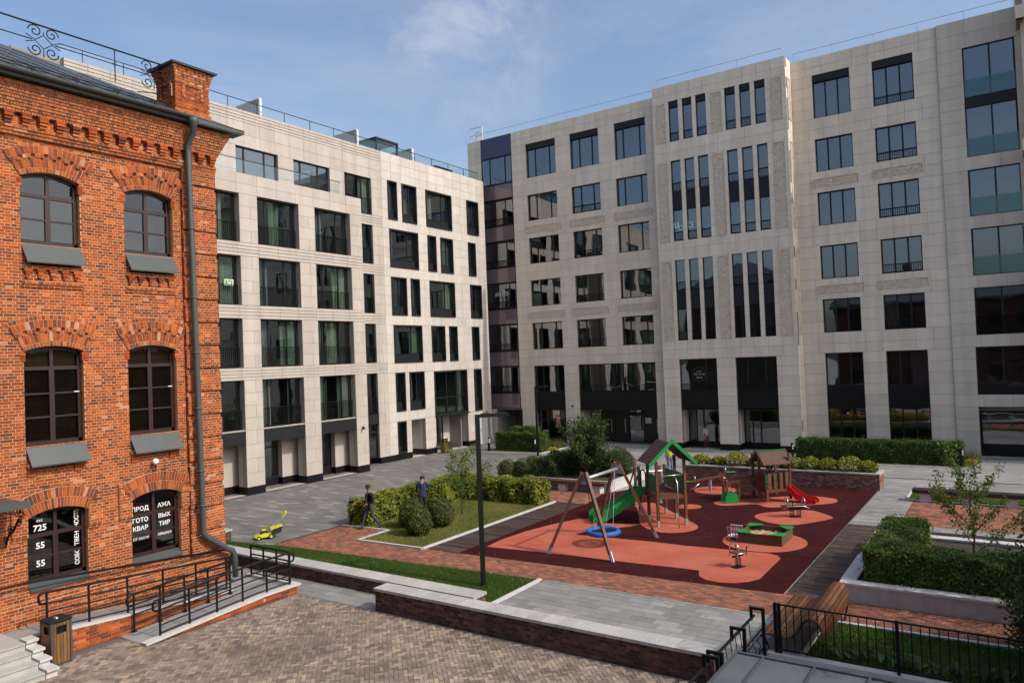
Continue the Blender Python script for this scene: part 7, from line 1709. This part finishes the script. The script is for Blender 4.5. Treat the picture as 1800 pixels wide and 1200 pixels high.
# ------------------------------------------------------------------ lawn mower
mw = thing('lawn_mower', 'yellow and black electric lawn mower parked on the grey yard', 'lawn mower', (-24.05, 18.0, 0), -0.50)
mw.scale = (0.9, 0.9, 0.9)
yelm = M('mower_yellow', (0.62, 0.58, 0.02), rough=0.35, var=0.05, spec=0.5); dk_ = M('mower_black', (0.018, 0.018, 0.02), rough=0.5)
B = MB(); B.extr([(-.20, -.36, .08), (-.20, .26, .10), (-.20, .26, .22), (-.20, 0, .26), (-.20, -.30, .18), (-.20, -.40, .14)], (.40, 0, 0)); B.build('deck', yelm, mw, local=True)
B = MB(); B.extr([(-.11, -.2, .2), (-.11, .14, .24), (-.11, .1, .36), (-.11, -.1, .33)], (.22, 0, 0)); B.build('motor_cover', dk_, mw, local=True); B = MB(); B.box(-.07, .07, -.1, .08, .34, .39); B.build('motor_badge', yelm, mw, local=True)
B = MB(); B.extr([(-.19, .24, .12), (-.19, .66, .22), (-.19, .72, .46), (-.19, .32, .42)], (.38, 0, 0)); B.build('grass_box', dk_, mw, local=True)
B = MB(); B.extr([(-.2, .22, .36), (-.2, .72, .47), (-.2, .74, .51), (-.2, .24, .43)], (.40, 0, 0)); B.build('box_lid', yelm, mw, local=True)
for s in (-1, 1):
    for y, r in ((-.26, .085), (.24, .105)):
        B = MB(); B.tube([(s*.20, y, r), (s*.25, y, r)], r, 16); w_ = B.build('wheel', dk_, mw, local=True); B = MB(); B.tube([(s*.249, y, r), (s*.256, y, r)], r*.55, 12); B.build('hub', yelm, w_, local=True)
    B = MB(); B.tube([(s*.19, .18, .24), (s*.19, .58, .66), (s*.19, .84, .95)], .013, 7); B.build('handle_bar', galv, mw, local=True); B = MB(); B.tube([(s*.19, .74, .84), (s*.19, .88, 1.0)], .026, 8); B.build('handle_sleeve', yelm, mw, local=True)
B = MB(); B.tube([(-.19, .88, 1.0), (0, .90, 1.03), (.19, .88, 1.0)], .02, 7); B.build('grip', dk_, mw, local=True); B = MB(); B.box(.02, .16, .84, .93, .99, 1.07); B.build('switch_box', yelm, mw, local=True)
B = MB(); B.box(-.192, -.186+.0, .42, .62, .26, .33); B.build('label_strip', white, mw, local=True)

# ------------------------------------------------------------------ fallen leaves and litter on rubber, paving and deck
fx = np.concatenate([RN.uniform(-15.5, -5.4, 260), RN.uniform(-22, -3, 160), RN.uniform(-17, -5, 90), RN.uniform(-5.3, -4, 60)]); fy = np.concatenate([RN.uniform(20.2, 36, 260), RN.uniform(17.8, 20.2, 160), RN.uniform(8, 18.4, 90), RN.uniform(20.3, 29, 60)])
fp = np.stack([fx, fy, np.full(len(fx), 0.016)], 1)
fo = bpy.data.objects.new('fallen_leaves', leaves_mesh('fallen_leaves', fp, 0.055, leaf_mat('dry_leaf', [(0, (0.10, 0.07, 0.03)), (0.6, (0.22, 0.16, 0.05)), (1, (0.34, 0.26, 0.08))], 0.1), np.tile([0, 0, 3.0], (len(fx), 1)))); C.objects.link(fo)
tag(fo, 'small dry fallen leaves scattered over the playground and paving', 'leaves', kind='stuff')
